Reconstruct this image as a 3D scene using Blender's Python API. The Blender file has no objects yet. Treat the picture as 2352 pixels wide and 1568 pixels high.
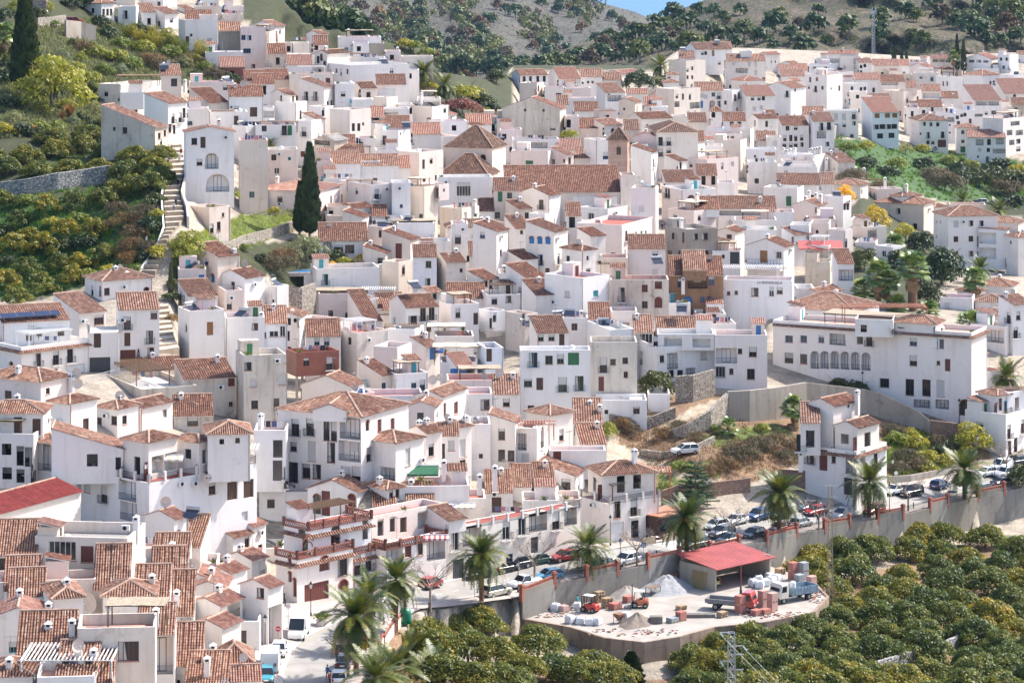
import bpy, bmesh, math, random
import numpy as np
from mathutils import Vector, Matrix
R = math.radians
scene = bpy.context.scene
COL = scene.collection
# ------------------------------------------------------------------ camera, sky, sun, exposure
F, YH, CX, CAMZ = 6669.0, -200.0, 1176.0, 150.0      # focal length and horizon in units of a 2352 px wide frame
cd = bpy.data.cameras.new('camera'); cam = bpy.data.objects.new('camera', cd); COL.objects.link(cam)
cd.sensor_width = 36; cd.lens = 36 * F / 2352; cd.shift_y = -(784 - YH) / 2352
cd.clip_start = 5; cd.clip_end = 60000
cam.location = (0, 0, CAMZ); cam.rotation_euler = (R(90), 0, 0)
scene.camera = cam
SUN_AZ = R(60)       # clockwise from +Y (away from the camera) towards +X
SUN_EL = R(47)
w = bpy.data.worlds.new('World'); scene.world = w; w.use_nodes = True
nt = w.node_tree
sky = nt.nodes.new('ShaderNodeTexSky'); sky.sky_type = 'NISHITA'; sky.sun_disc = False
sky.sun_elevation = SUN_EL; sky.sun_rotation = SUN_AZ; sky.altitude = 400; sky.air_density = 0.85; sky.dust_density = 2.6; sky.ozone_density = 1.0
bg = nt.nodes['Background']; nt.links.new(sky.outputs[0], bg.inputs[0]); bg.inputs[1].default_value = 0.135
sl = bpy.data.lights.new('sun', 'SUN'); sl.energy = 3.0; sl.angle = R(0.53); sl.color = (1, 0.955, 0.88)
so = bpy.data.objects.new('sun', sl); COL.objects.link(so)
so.rotation_euler = Vector((-math.sin(SUN_AZ) * math.cos(SUN_EL), -math.cos(SUN_AZ) * math.cos(SUN_EL), -math.sin(SUN_EL))).to_track_quat('-Z', 'Y').to_euler()
vs = scene.view_settings; vs.view_transform = 'Standard'; vs.look = 'None'; vs.gamma = 1; vs.use_curve_mapping = False
vs.exposure = 1.28
scene.cycles.max_bounces = 6; scene.cycles.diffuse_bounces = 2; scene.cycles.glossy_bounces = 2; scene.cycles.transmission_bounces = 3
scene.cycles.transparent_max_bounces = 4; scene.cycles.volume_bounces = 0
scene.cycles.use_adaptive_sampling = True; scene.cycles.use_denoising = True
scene.cycles.caustics_reflective = False; scene.cycles.caustics_refractive = False
rnd = random.Random(7)

# ------------------------------------------------------------------ where things stand: metres per pixel over the hillside
SC = [  # x, y (2352 px frame), pixels per metre there
(685,1450,19.0),(820,1545,20.2),(300,1545,22.5),(60,1400,21),(300,1250,19),(60,1230,18.6),(60,1130,17.4),(300,1130,17.3),(100,960,16.2),(30,850,14.8),(300,860,14.8),(150,780,14),
(400,700,13.3),(340,630,13),(420,540,12.8),(100,600,12.7),(100,500,12.4),(100,420,12),(400,390,12),(250,340,11.2),(100,330,11.3),(215,240,10.4),(80,200,10.5),
(175,50,9.4),(0,0,9.6),(60,100,10),(350,130,9.5),(500,60,9.0),(600,0,8.6),(450,180,9.8),(800,200,9.7),(800,100,8.9),(1000,180,8.9),(980,110,8.5),(1080,200,8.6),(1060,250,9.1),(600,250,10.1),
(640,400,11.1),(560,480,11.7),(1000,460,10.9),(900,560,11.8),(750,680,12.4),(500,750,13.4),(520,850,14.2),(600,960,15),(850,800,13.3),(1100,800,13.3),(1050,900,14.4),
(800,1100,16.6),(960,1110,16.6),(800,1390,18.15),(1027,1336,17.36),(811,1370,17.9),(1033,1398,17.95),(1198,1376,17.6),(1180,1305,16.95),(680,1395,18.3),(900,1440,18.7),(650,1600,20.9),(640,1300,17.2),(450,1350,19.0),(1130,1200,16.0),(1300,1080,15.4),(1330,1210,15.8),(1330,1310,17.05),(1330,1282,16.8),(1500,1200,15.5),(1500,1260,16.45),
(1700,1240,16.05),(1850,1215,15.6),(1990,1180,15.1),(2150,1130,14.6),(2300,1090,14.1),(2352,1060,13.9),
(1950,1120,14.8),(1870,1070,14.5),(2000,960,13.6),(2150,1040,13.9),(1780,900,13.5),(1720,900,13.6),(1575,1040,14.6),(1480,1010,14.2),(1400,960,14),(1450,900,13.8),(1600,800,13),(1500,690,12.5),
(1300,620,12.1),(1540,520,10.9),(1100,430,10.4),(1430,430,10.1),(1450,320,9.3),(1330,210,8.1),(1480,235,8.0),(1600,230,7.6),(1900,260,7.1),(2050,330,7.2),(2300,350,7.2),(2200,220,6.2),(1950,150,6.0),(1700,140,6.2),
(1750,330,8.2),(1900,380,9),(1900,440,10),(1850,560,11),(2080,640,11.3),(1700,640,12),(2240,610,10.6),(2330,630,10.8),(2300,800,12.6),(2100,760,12.5),(2050,480,9.3),(2150,430,7.9),(2300,470,7.6),
(1250,160,7.4),(1400,165,7.0),
(1700,1300,16.7),(1600,1390,17.6),(1350,1350,17.3),(1350,1440,18.2),(1750,1390,17.6),(1880,1360,17.2),(1500,1460,18.4),(1500,1545,18.7),(1250,1440,18.3),(1150,1500,19.4),(2000,1260,15.9),(2200,1190,15.0),(2330,1170,14.8),(2200,1300,16.4),(1900,1480,18.8),(2330,1400,17.8),(2200,1520,19.2),(1700,1560,19.6),
(1050,1560,20.6),(0,1700,24),(1176,1750,22.6),(2352,1750,21.5),(-250,1400,21),(-250,700,13.4),(-250,200,10.4),(2600,1050,13.6),(2600,1400,17.5),(2600,600,10.5),(2600,300,7.0)]
_p = np.array([(a / 300., b / 300.) for a, b, c in SC]); _v = np.log(np.array([c for a, b, c in SC], float))
def _phi(r2): return 0.5 * r2 * np.log(r2 + 1e-9)
_n = len(SC); _K = _phi(((_p[:, None] - _p[None]) ** 2).sum(-1)) + np.eye(_n) * 0.03
_Q = np.hstack([np.ones((_n, 1)), _p]); _A = np.block([[_K, _Q], [_Q.T, np.zeros((3, 3))]])
_w = np.linalg.solve(_A, np.concatenate([_v, np.zeros(3)]))
def smap(px, py):
 q = np.stack([np.asarray(px, float) / 300., np.asarray(py, float) / 300.], -1); sh = q.shape[:-1]; q = q.reshape(-1, 2)
 k = _phi(((q[:, None] - _p[None]) ** 2).sum(-1))
 return np.exp(k @ _w[:_n] + _w[_n] + q @ _w[_n + 1:]).reshape(sh)
def S(px, py): return float(smap([px], [py])[0])
def Pt(px, py, D): return Vector(((px - CX) / F * D, D, CAMZ - (py - YH) / F * D))
def G(px, py, dz=0.0):
 v = Pt(px, py, F / S(px, py)); v.z += dz; return v
def sec(c, r): return lambda x, y: (588 * c + x / 4.0, 392 * r + y / 4.0)

# ------------------------------------------------------------------ mesh collecting
class MB:
 def __init__(self): self.v = []; self.f = []; self.m = []
 def add(self, vs, fs, mi=0):
  b = len(self.v); self.v.extend([tuple(p) for p in vs]); self.f.extend([tuple(i + b for i in f) for f in fs]); self.m.extend([mi] * len(fs))
 def box(self, x0, y0, z0, x1, y1, z1, mi=0):
  self.add([(x0, y0, z0), (x1, y0, z0), (x1, y1, z0), (x0, y1, z0), (x0, y0, z1), (x1, y0, z1), (x1, y1, z1), (x0, y1, z1)],
     [(0, 3, 2, 1), (4, 5, 6, 7), (0, 1, 5, 4), (1, 2, 6, 5), (2, 3, 7, 6), (3, 0, 4, 7)], mi)
 def bar(self, a, b, r, mi=0, n=4, r2=None):
  a = Vector(a); b = Vector(b); d = (b - a)
  if d.length < 1e-6: return
  d.normalize(); t = Vector((0, 0, 1)) if abs(d.z) < 0.9 else Vector((1, 0, 0))
  u = d.cross(t).normalized(); w_ = d.cross(u); r2 = r if r2 is None else r2
  vs = []
  for c, rr in ((a, r), (b, r2)):
   for i in range(n):
    an = 2 * math.pi * (i + 0.5) / n; vs.append(c + u * (math.cos(an) * rr) + w_ * (math.sin(an) * rr))
  fs = [(i, (i + 1) % n, n + (i + 1) % n, n + i) for i in range(n)] + [tuple(range(n - 1, -1, -1)), tuple(range(n, 2 * n))]
  self.add(vs, fs, mi)
 def lathe(self, prof, n=12, mi=0, c=(0, 0, 0)):
  vs = [(c[0] + r * math.cos(2 * math.pi * i / n), c[1] + r * math.sin(2 * math.pi * i / n), c[2] + z) for r, z in prof for i in range(n)]
  fs = [(k * n + i, k * n + (i + 1) % n, (k + 1) * n + (i + 1) % n, (k + 1) * n + i) for k in range(len(prof) - 1) for i in range(n)]
  fs += [tuple(range(n - 1, -1, -1)), tuple((len(prof) - 1) * n + i for i in range(n))]
  self.add(vs, fs, mi)
 def mesh(self, name, mats, smooth=False):
  me = bpy.data.meshes.new(name); me.from_pydata(self.v, [], self.f)
  for m in mats: me.materials.append(m)
  if len(mats) > 1: me.polygons.foreach_set('material_index', self.m)
  if smooth: me.polygons.foreach_set('use_smooth', [True] * len(self.f))
  me.update(); return me
 def build(self, name, mats, parent=None, smooth=False, loc=None, rz=0):
  return link(name, self.mesh(name, mats if isinstance(mats, (list, tuple)) else [mats], smooth), parent, loc, rz)
def link(name, data, parent=None, loc=None, rz=0, sc=None):
 o = bpy.data.objects.new(name, data); COL.objects.link(o)
 if parent is not None: o.parent = parent
 if loc is not None: o.location = loc
 if rz: o.rotation_euler = (0, 0, rz)
 if sc is not None: o.scale = sc if isinstance(sc, (tuple, list)) else (sc, sc, sc)
 return o
def thing(name, label, cat, loc=(0, 0, 0), rz=0, group=None, sc=None):
 o = link(name, None, None, loc, rz, sc); o.empty_display_size = 0.5
 return tag(o, label, cat, group)
def tag(o, label=None, cat=None, group=None, kind=None):
 if label: o['label'] = label
 if cat: o['category'] = cat
 if group: o['group'] = group
 if kind: o['kind'] = kind
 return o
def copy_tree(o, parent=None):
 c = o.copy(); COL.objects.link(c); c.parent = parent
 for ch in list(o.children): copy_tree(ch, c)
 return c

# ------------------------------------------------------------------ materials
MATS = {}
def nodes_mat(name):
 m = bpy.data.materials.new(name); m.use_nodes = True; return m, m.node_tree, m.node_tree.nodes['Principled BSDF']
def noise(nt, scale, detail=3, vec=None, rough=0.55):
 n = nt.nodes.new('ShaderNodeTexNoise'); n.inputs['Scale'].default_value = scale; n.inputs['Detail'].default_value = detail; n.inputs['Roughness'].default_value = rough
 if vec is not None: nt.links.new(vec, n.inputs['Vector'])
 return n
def ramp(nt, src, stops):
 r = nt.nodes.new('ShaderNodeValToRGB'); nt.links.new(src, r.inputs[0]); e = r.color_ramp.elements
 while len(e) < len(stops): e.new(0.5)
 for i, (p, c) in enumerate(stops): e[i].position = p; e[i].color = (*c, 1) if len(c) == 3 else c
 return r
def mixc(nt, fac, a, b, mode='MIX'):
 m = nt.nodes.new('ShaderNodeMix'); m.data_type = 'RGBA'; m.blend_type = mode
 for k, s in (('Factor', fac), ('A', a), ('B', b)):
  i = [q for q in m.inputs if q.name == k and (q.type == ('VALUE' if k == 'Factor' else 'RGBA'))][0]
  if isinstance(s, (int, float)): i.default_value = s
  elif isinstance(s, tuple): i.default_value = (*s, 1)
  else: nt.links.new(s, i)
 return [q for q in m.outputs if q.type == 'RGBA'][0]
def pos(nt, scale=(1, 1, 1)):
 g = nt.nodes.new('ShaderNodeNewGeometry'); mp = nt.nodes.new('ShaderNodeMapping'); mp.inputs['Scale'].default_value = scale
 nt.links.new(g.outputs['Position'], mp.inputs['Vector']); return mp.outputs[0]
def bump(nt, src, bsdf, strength=0.3, dist=0.05):
 b = nt.nodes.new('ShaderNodeBump'); b.inputs['Strength'].default_value = strength; b.inputs['Distance'].default_value = dist
 nt.links.new(src, b.inputs['Height']); nt.links.new(b.outputs[0], bsdf.inputs['Normal'])
def plain(name, col, rough=0.6, metal=0.0, var=0.0, scale=2.0, emit=None):
 if name in MATS: return MATS[name]
 m, t, b = nodes_mat(name); b.inputs['Roughness'].default_value = rough; b.inputs['Metallic'].default_value = metal
 if var:
  n = noise(t, scale, 4, pos(t)); d = tuple(max(0, c * (1 - var)) for c in col); u = tuple(min(1, c * (1 + var)) for c in col)
  t.links.new(ramp(t, n.outputs[0], [(0.3, d), (0.7, u)]).outputs[0], b.inputs['Base Color'])
 else: b.inputs['Base Color'].default_value = (*col, 1)
 MATS[name] = m; return m
def wall_mat(name, col, dirt, amount=0.5, rough=0.9):
 m, t, b = nodes_mat(name); b.inputs['Roughness'].default_value = rough
 oi = t.nodes.new('ShaderNodeObjectInfo')
 big = noise(t, 0.16, 4, pos(t)); st = noise(t, 1.0, 4, pos(t, (1.1, 1.1, 0.12))); fine = noise(t, 2.6, 5, pos(t))
 c = mixc(t, ramp(t, big.outputs[0], [(0.42, (0, 0, 0)), (0.75, (amount * 0.8,) * 3)]).outputs[0], col, dirt)
 c = mixc(t, ramp(t, st.outputs[0], [(0.52, (0, 0, 0)), (0.8, (amount,) * 3)]).outputs[0], c, tuple(x * 0.82 for x in dirt))
 c = mixc(t, ramp(t, fine.outputs[0], [(0.56, (0, 0, 0)), (0.78, (amount * 0.6,) * 3)]).outputs[0], c, tuple(x * 0.9 for x in dirt))
 pt = noise(t, 0.45, 6, pos(t), 0.7); c = mixc(t, ramp(t, pt.outputs[0], [(0.60, (0, 0, 0)), (0.66, (amount * 0.7,) * 3)]).outputs[0], c, tuple(x * 0.75 for x in dirt))
 hv = ramp(t, oi.outputs['Random'], [(0, (0.97, 0.90, 0.82)), (0.2, (0.99, 0.94, 0.90)), (0.4, (1, 1, 1)), (0.6, (0.97, 0.91, 0.88)), (0.8, (1, 0.98, 0.96)), (1, (0.93, 0.95, 1.0))])
 c = mixc(t, 1.0, c, hv.outputs[0], 'MULTIPLY')
 t.links.new(c, b.inputs['Base Color']); bump(t, fine.outputs[0], b, 0.25, 0.04)
 MATS[name] = m; return m
WHITE = wall_mat('whitewash', (0.87, 0.835, 0.80), (0.70, 0.58, 0.47), 0.36)
CREAM = wall_mat('cream_plaster', (0.78, 0.70, 0.62), (0.58, 0.46, 0.36), 0.5)
PINK = wall_mat('pink_bounce_plaster', (0.78, 0.68, 0.64), (0.60, 0.48, 0.42), 0.35)  # pink mostly stands for light bounced onto walls, put into the plaster colour
DIRTY = wall_mat('stained_plaster', (0.70, 0.63, 0.54), (0.36, 0.28, 0.21), 0.8)
CONC = wall_mat('concrete_wall', (0.42, 0.38, 0.33), (0.25, 0.21, 0.17), 0.7)
PALE = wall_mat('pale_blue_wash', (0.74, 0.79, 0.83), (0.62, 0.6, 0.58), 0.3)
EARTH = wall_mat('earth_stone_wall', (0.36, 0.215, 0.125), (0.21, 0.115, 0.065), 0.9)
def brick_mat(name, c1, c2, mortar, sc):
 m, t, b = nodes_mat(name); b.inputs['Roughness'].default_value = 0.9
 tc = t.nodes.new('ShaderNodeTexCoord'); mp = t.nodes.new('ShaderNodeMapping'); mp.inputs['Rotation'].default_value = (R(90), 0, 0)
 t.links.new(tc.outputs['Object'], mp.inputs[0])
 br = t.nodes.new('ShaderNodeTexBrick'); br.inputs['Scale'].default_value = sc; br.inputs['Color1'].default_value = (*c1, 1); br.inputs['Color2'].default_value = (*c2, 1)
 br.inputs['Mortar'].default_value = (*mortar, 1); br.inputs['Mortar Size'].default_value = 0.015
 t.links.new(mp.outputs[0], br.inputs['Vector'])
 n = noise(t, 0.8, 4, pos(t)); c = mixc(t, ramp(t, n.outputs[0], [(0.4, (0, 0, 0)), (0.8, (.5, .5, .5))]).outputs[0], br.outputs[0], tuple(x * 0.6 for x in c1))
 t.links.new(c, b.inputs['Base Color']); MATS[name] = m; return m
BRICK = brick_mat('red_brick', (0.36, 0.115, 0.075), (0.28, 0.085, 0.055), (0.34, 0.24, 0.19), 2.0)
TOWERBRICK = brick_mat('tower_brick', (0.46, 0.24, 0.17), (0.52, 0.32, 0.24), (0.55, 0.42, 0.34), 2.2)
def stone_mat(name, c1, c2, gap, sc):
 m, t, b = nodes_mat(name); b.inputs['Roughness'].default_value = 0.95
 v = t.nodes.new('ShaderNodeTexVoronoi'); v.inputs['Scale'].default_value = sc; v.inputs['Randomness'].default_value = 0.9; t.links.new(pos(t, (1, 1, 1.5)), v.inputs['Vector'])
 e = t.nodes.new('ShaderNodeTexVoronoi'); e.feature = 'DISTANCE_TO_EDGE'; e.inputs['Scale'].default_value = sc; e.inputs['Randomness'].default_value = 0.9; t.links.new(pos(t, (1, 1, 1.5)), e.inputs['Vector'])
 c = ramp(t, v.outputs['Color'], [(0.2, c1), (0.8, c2)])
 ed = ramp(t, e.outputs['Distance'], [(0.02, (0, 0, 0)), (0.12, (1, 1, 1))])
 t.links.new(mixc(t, ed.outputs[0], gap, c.outputs[0]), b.inputs['Base Color']); bump(t, ed.outputs[0], b, 0.7, 0.12)
 MATS[name] = m; return m
STONE = stone_mat('rubble_stone', (0.30, 0.25, 0.20), (0.50, 0.44, 0.37), (0.12, 0.10, 0.08), 2.2)
STONE_RED = stone_mat('red_rubble_stone', (0.30, 0.17, 0.12), (0.46, 0.30, 0.22), (0.22, 0.15, 0.11), 2.6)
STONE_GREY = stone_mat('grey_rubble_stone', (0.26, 0.25, 0.24), (0.5, 0.48, 0.45), (0.10, 0.10, 0.10), 1.7)
def tile_mat(name, stops, lich=0.25):
 m, t, b = nodes_mat(name); b.inputs['Roughness'].default_value = 0.85
 v = t.nodes.new('ShaderNodeTexVoronoi'); v.inputs['Scale'].default_value = 2.3; t.links.new(pos(t), v.inputs['Vector'])
 oi = t.nodes.new('ShaderNodeObjectInfo')
 c = ramp(t, v.outputs['Color'], stops)
 n = noise(t, 0.7, 4, pos(t)); c2 = mixc(t, ramp(t, n.outputs[0], [(0.45, (0, 0, 0)), (0.75, (lich,) * 3)]).outputs[0], c.outputs[0], (0.17, 0.10, 0.07))
 hv = ramp(t, oi.outputs['Random'], [(0, (0.8, 0.8, 0.82)), (0.5, (1, 1, 1)), (1, (1.0, 0.92, 0.88))])
 c2 = mixc(t, 1.0, c2, hv.outputs[0], 'MULTIPLY'); t.links.new(c2, b.inputs['Base Color']); MATS[name] = m; return m
TILE = tile_mat('clay_tile', [(0.12, (0.19, 0.085, 0.055)), (0.45, (0.32, 0.155, 0.10)), (0.8, (0.44, 0.265, 0.185)), (0.95, (0.56, 0.42, 0.32))], 0.45)
TILE_OLD = tile_mat('weathered_tile', [(0.1, (0.085, 0.036, 0.025)), (0.45, (0.21, 0.078, 0.045)), (0.8, (0.33, 0.16, 0.095)), (0.95, (0.48, 0.32, 0.22))], 0.6)
TILE_NEW = tile_mat('pink_tile', [(0.1, (0.30, 0.125, 0.09)), (0.5, (0.41, 0.205, 0.15)), (0.9, (0.52, 0.32, 0.24))], 0.3)
TILE_DARK = tile_mat('dark_tile', [(0.1, (0.10, 0.06, 0.045)), (0.5, (0.19, 0.11, 0.075)), (0.9, (0.36, 0.22, 0.15))], 0.4)
TILE_RED = tile_mat('red_roof', [(0.1, (0.34, 0.06, 0.05)), (0.9, (0.44, 0.10, 0.08))], 0.05)
CHAN = plain('tile_channel', (0.11, 0.055, 0.036), 0.9, 0, 0.35, 1.5)  # darker than the rows: rib shading put into the channel colour
RIDGE = plain('ridge_mortar', (0.42, 0.28, 0.21), 0.9, 0, 0.25, 1.2)
EAVE = plain('eave_white', (0.74, 0.71, 0.68), 0.9)
SHEET = plain('corrugated_sheet', (0.45, 0.41, 0.36), 0.8, 0, 0.35, 0.8)
def glass(name, col, rough=0.08):
 m, t, b = nodes_mat(name); b.inputs['Base Color'].default_value = (*col, 1); b.inputs['Roughness'].default_value = rough; b.inputs['Specular IOR Level'].default_value = 0.6
 MATS[name] = m; return m
GLASS = glass('window_glass', (0.025, 0.027, 0.03)); INSIDE = plain('dark_interior', (0.05, 0.045, 0.04), 0.9)
WCOL = {'': plain('brown_timber', (0.085, 0.042, 0.026), 0.6), 'W': plain('white_frame', (0.75, 0.74, 0.72), 0.5), 'U': plain('blue_paint', (0.03, 0.17, 0.42), 0.5), 'G': plain('green_paint', (0.03, 0.16, 0.06), 0.5),
  'R': plain('red_brown_paint', (0.15, 0.04, 0.03), 0.6), 'T': plain('turquoise_paint', (0.06, 0.36, 0.42), 0.5), 'O': plain('orange_timber', (0.30, 0.14, 0.05), 0.6), 'K': plain('dark_grey_paint', (0.06, 0.06, 0.065), 0.6),
  'Y': plain('yellow_blind', (0.65, 0.55, 0.25), 0.7)}
IRON = plain('black_iron', (0.025, 0.025, 0.028), 0.5, 0.3); WIRON = plain('white_iron', (0.7, 0.7, 0.7), 0.5)
SHUT = plain('pale_shutter', (0.66, 0.63, 0.60), 0.6)
FLOORS = {'p': plain('pink_terrace', (0.55, 0.33, 0.27), 0.9, 0, 0.15, 0.6), 'r': plain('red_terrace', (0.38, 0.10, 0.075), 0.8, 0, 0.2, 1.0), 'w': plain('pale_terrace', (0.66, 0.62, 0.57), 0.9, 0, 0.15, 0.6), 'v': plain('gravel_roof', (0.30, 0.28, 0.26), 0.95, 0, 0.5, 6.0), 'd': plain('dirt_roof', (0.36, 0.25, 0.17), 0.95, 0, 0.4, 1.0)}
THATCH = plain('reed_thatch', (0.36, 0.29, 0.21), 0.95, 0, 0.4, 5.0)
METAL = plain('galvanised_metal', (0.5, 0.5, 0.5), 0.35, 0.7); STEEL = plain('dull_steel', (0.3, 0.31, 0.32), 0.5, 0.6)
DISH = plain('dish_grey', (0.62, 0.54, 0.48), 0.5); BLACK = plain('black_rubber', (0.02, 0.02, 0.02), 0.7); PLASTIC = plain('white_plastic', (0.78, 0.77, 0.74), 0.45)
TERRA = plain('terracotta', (0.42, 0.17, 0.10), 0.8, 0, 0.15)
TIMBER = plain('timber', (0.20, 0.12, 0.07), 0.8, 0, 0.3, 3.0)
PALEWOOD = plain('pallet_wood', (0.42, 0.30, 0.19), 0.85, 0, 0.3, 2.0)
# ------------------------------------------------------------------ walking and standing bodies
def body_mesh(stride, arms=.1):
 verts = [(0, 0, .95), (0, 0, 1.15), (0, 0, 1.38), (0, 0, 1.48), (0, .02, 1.6), (0, .02, 1.72)]; rad = [(.16, .11), (.15, .10), (.17, .11), (.06, .06), (.085, .095), (.07, .08)]; ed = [(0, 1), (1, 2), (2, 3), (3, 4), (4, 5)]
 for sg in (-1, 1):
  st = stride * sg; b = len(verts); verts += [(sg * .1, 0, .88), (sg * .11, st * .45 + .03, .5), (sg * .11, st, .1), (sg * .12, st + .15, .05)]; rad += [(.09, .09), (.062, .065), (.045, .045), (.045, .035)]; ed += [(0, b), (b, b + 1), (b + 1, b + 2), (b + 2, b + 3)]
  b = len(verts); verts += [(sg * .19, 0, 1.40), (sg * .26, -.03 - st * .3, 1.15), (sg * .25, .1 - st * .5 + arms, .93), (sg * .25, .13 - st * .55 + arms, .84)]; rad += [(.055, .055), (.045, .045), (.035, .035), (.04, .025)]; ed += [(2, b), (b, b + 1), (b + 1, b + 2), (b + 2, b + 3)]
 me = bpy.data.meshes.new('body'); me.from_pydata(verts, ed, []); tmp = bpy.data.objects.new('tmp', me); COL.objects.link(tmp); sk_ = tmp.modifiers.new('s', 'SKIN'); sk_.use_smooth_shade = True
 for i, r in enumerate(rad): me.skin_vertices[0].data[i].radius = r
 me.skin_vertices[0].data[0].use_root = True; tmp.modifiers.new('d', 'SUBSURF').levels = 1; dg = bpy.context.evaluated_depsgraph_get(); m2 = bpy.data.meshes.new_from_object(tmp.evaluated_get(dg)); bpy.data.objects.remove(tmp)
 for m in range(4): m2.materials.append(BLACK)
 for pl in m2.polygons: c = pl.center; pl.material_index = 3 if c.z < .1 else (2 if c.z < .98 and abs(c.x) < .2 else (1 if .98 <= c.z < 1.46 or (c.z > .95 and abs(c.x) > .17) else 0)); pl.use_smooth = True
 m2.name = 'body'; return m2
PBODY = [body_mesh(.28), body_mesh(.08)]
TXT = {}
def text_mesh(t):
 c = bpy.data.curves.new('lettering', 'FONT'); c.body = t; c.size = 1.0; c.align_x = 'CENTER'; c.align_y = 'CENTER'; c.extrude = .02; c.resolution_u = 3; tmp = bpy.data.objects.new('tmp', c); COL.objects.link(tmp)
 dg = bpy.context.evaluated_depsgraph_get(); m = bpy.data.meshes.new_from_object(tmp.evaluated_get(dg)); bpy.data.objects.remove(tmp); m.name = 'lettering'; m.materials.clear(); m.materials.append(IRON); TXT[t] = m
for t_ in ('BARRESTAURANTE', 'LA BODEGUILLA', 'LA TABERNA', 'NOVASOL', '30'): text_mesh(t_)
# ------------------------------------------------------------------ the ground
def in_poly(px, py, poly):
 px = np.asarray(px, float); py = np.asarray(py, float); r = np.zeros(px.shape, bool); n = len(poly)
 for i in range(n):
  x1, y1 = poly[i]; x2, y2 = poly[(i + 1) % n]
  c = ((y1 > py) != (y2 > py)) & (px < (x2 - x1) * (py - y1) / (y2 - y1 + 1e-12) + x1); r ^= c
 return r
SKYLINE = [(-400, -60), (600, -40), (700, 40), (860, 90), (980, 110), (1010, 165), (1130, 185), (1180, 150), (1500, 150), (1560, 115), (1700, 110), (1900, 118), (2110, 130), (2352, 120), (2800, 120)]
_sx = [a for a, b in SKYLINE]; _sy = [b for a, b in SKYLINE]
PAVE, GRASS, SCRUB, DIRT, SOIL, GRAVEL, LUSH = range(7)
ZONES = [  # later ones win
(SCRUB, [(-400, -80), (230, -10), (330, 60), (480, 120), (530, 180), (470, 190), (225, 200), (235, 290), (350, 300), (385, 400), (380, 560), (330, 640), (195, 650), (80, 685), (-400, 720)]),
(LUSH, [(-400, 460), (360, 470), (330, 640), (195, 660), (60, 690), (-400, 720)]),
(GRASS, [(440, 540), (560, 490), (680, 480), (680, 530), (500, 590), (400, 620), (395, 560)]),
(SCRUB, [(390, 600), (600, 560), (760, 540), (850, 580), (860, 625), (650, 640), (480, 600), (400, 650)]),
(SCRUB, [(560, -90), (1600, -90), (1600, 60), (1500, 165), (1180, 160), (1000, 178), (960, 145), (840, 128), (720, 118), (620, 92), (560, 45)]), (SCRUB, [(940, 150), (1180, 165), (1180, 290), (1050, 280), (960, 210)]),
(LUSH, [(1900, 310), (2352, 370), (2800, 370), (2800, 470), (2352, 480), (2150, 460), (2000, 420), (1920, 380)]),
(SCRUB, [(1930, 460), (2050, 440), (2160, 520), (2180, 640), (2100, 720), (1950, 700), (1960, 560)]),
(SCRUB, [(2160, 460), (2800, 450), (2800, 560), (2200, 480)]),
(SOIL, [(1380, 940), (1600, 900), (1800, 900), (1860, 950), (2050, 930), (2280, 1000), (2280, 1050), (2050, 1110), (1840, 1060), (1720, 1110), (1500, 1120), (1440, 1050)]),
(GRASS, [(1600, 1000), (1780, 970), (1830, 1000), (1700, 1040), (1620, 1020)]), (GRASS, [(2030, 1000), (2160, 990), (2210, 1020), (2180, 1060), (2040, 1090)]), (GRASS, [(1510, 1080), (1640, 1060), (1660, 1110), (1520, 1140)]),
(DIRT, [(1410, 1010), (1470, 1040), (1560, 1080), (1740, 1120), (1740, 1140), (1540, 1090), (1420, 1060)]), (DIRT, [(1500, 990), (1600, 930), (1690, 905), (1690, 915), (1560, 970), (1480, 1015)]),
(SOIL, [(880, 1450), (1180, 1440), (1330, 1490), (1560, 1470), (1760, 1300), (2250, 1180), (2800, 1170), (2800, 1900), (860, 1900)]),
(LUSH, [(2260, 1165), (2800, 1150), (2800, 1230), (2300, 1215)]),
(GRAVEL, [(1190, 1400), (1300, 1330), (1570, 1290), (1780, 1300), (1900, 1370), (1860, 1400), (1560, 1470), (1380, 1450)]),
]
ZCOL = {PAVE: (0.42, 0.37, 0.32), GRASS: (0.115, 0.16, 0.03), SCRUB: (0.05, 0.058, 0.02), DIRT: (0.50, 0.43, 0.35), SOIL: (0.27, 0.175, 0.11), GRAVEL: (0.36, 0.32, 0.28), LUSH: (0.05, 0.11, 0.025)}
WALL_LINE = [(963, 1401), (1033, 1398), (1198, 1376), (1273, 1346), (1347, 1330), (1418, 1316), (1488, 1301), (1560, 1286), (1630, 1273), (1697, 1258), (1761, 1248), (1829, 1230), (1894, 1219), (1951, 1209), (2016, 1197), (2074, 1187), (2136, 1171), (2176, 1161), (2246, 1146), (2306, 1133), (2400, 1112)]
DROPS = [  # metres the land falls away below the first guess
(5.0, [(230, 215), (400, 225), (520, 160), (640, 20), (860, 110), (980, 125), (1000, 190), (960, 215), (1040, 290), (1180, 290), (1190, 185), (1490, 185), (1520, 260), (1530, 170), (2352, 150), (2700, 150), (2700, 330), (2352, 330), (2130, 310), (1930, 290), (1900, 330), (1960, 420), (1940, 640), (1760, 690), (1740, 790), (1600, 830), (1380, 880), (1380, 1060), (1250, 1030), (1130, 1090), (620, 1070), (610, 960), (480, 880), (420, 820), (420, 660), (640, 640), (860, 590), (760, 530), (690, 480), (560, 480), (440, 440), (440, 340), (400, 300), (240, 330)]),
(4.0, [(-400, 1000), (350, 1010), (560, 1110), (570, 1420), (520, 1568), (520, 1760), (-400, 1760)]),
(4.5, [(940, 1760), (900, 1500), (950, 1415), (1033, 1400), (1198, 1370)] + [(a, b - 6) for a, b in WALL_LINE[3:]] + [(2800, 1100), (2800, 1760)]),
]
_dg = None
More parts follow.
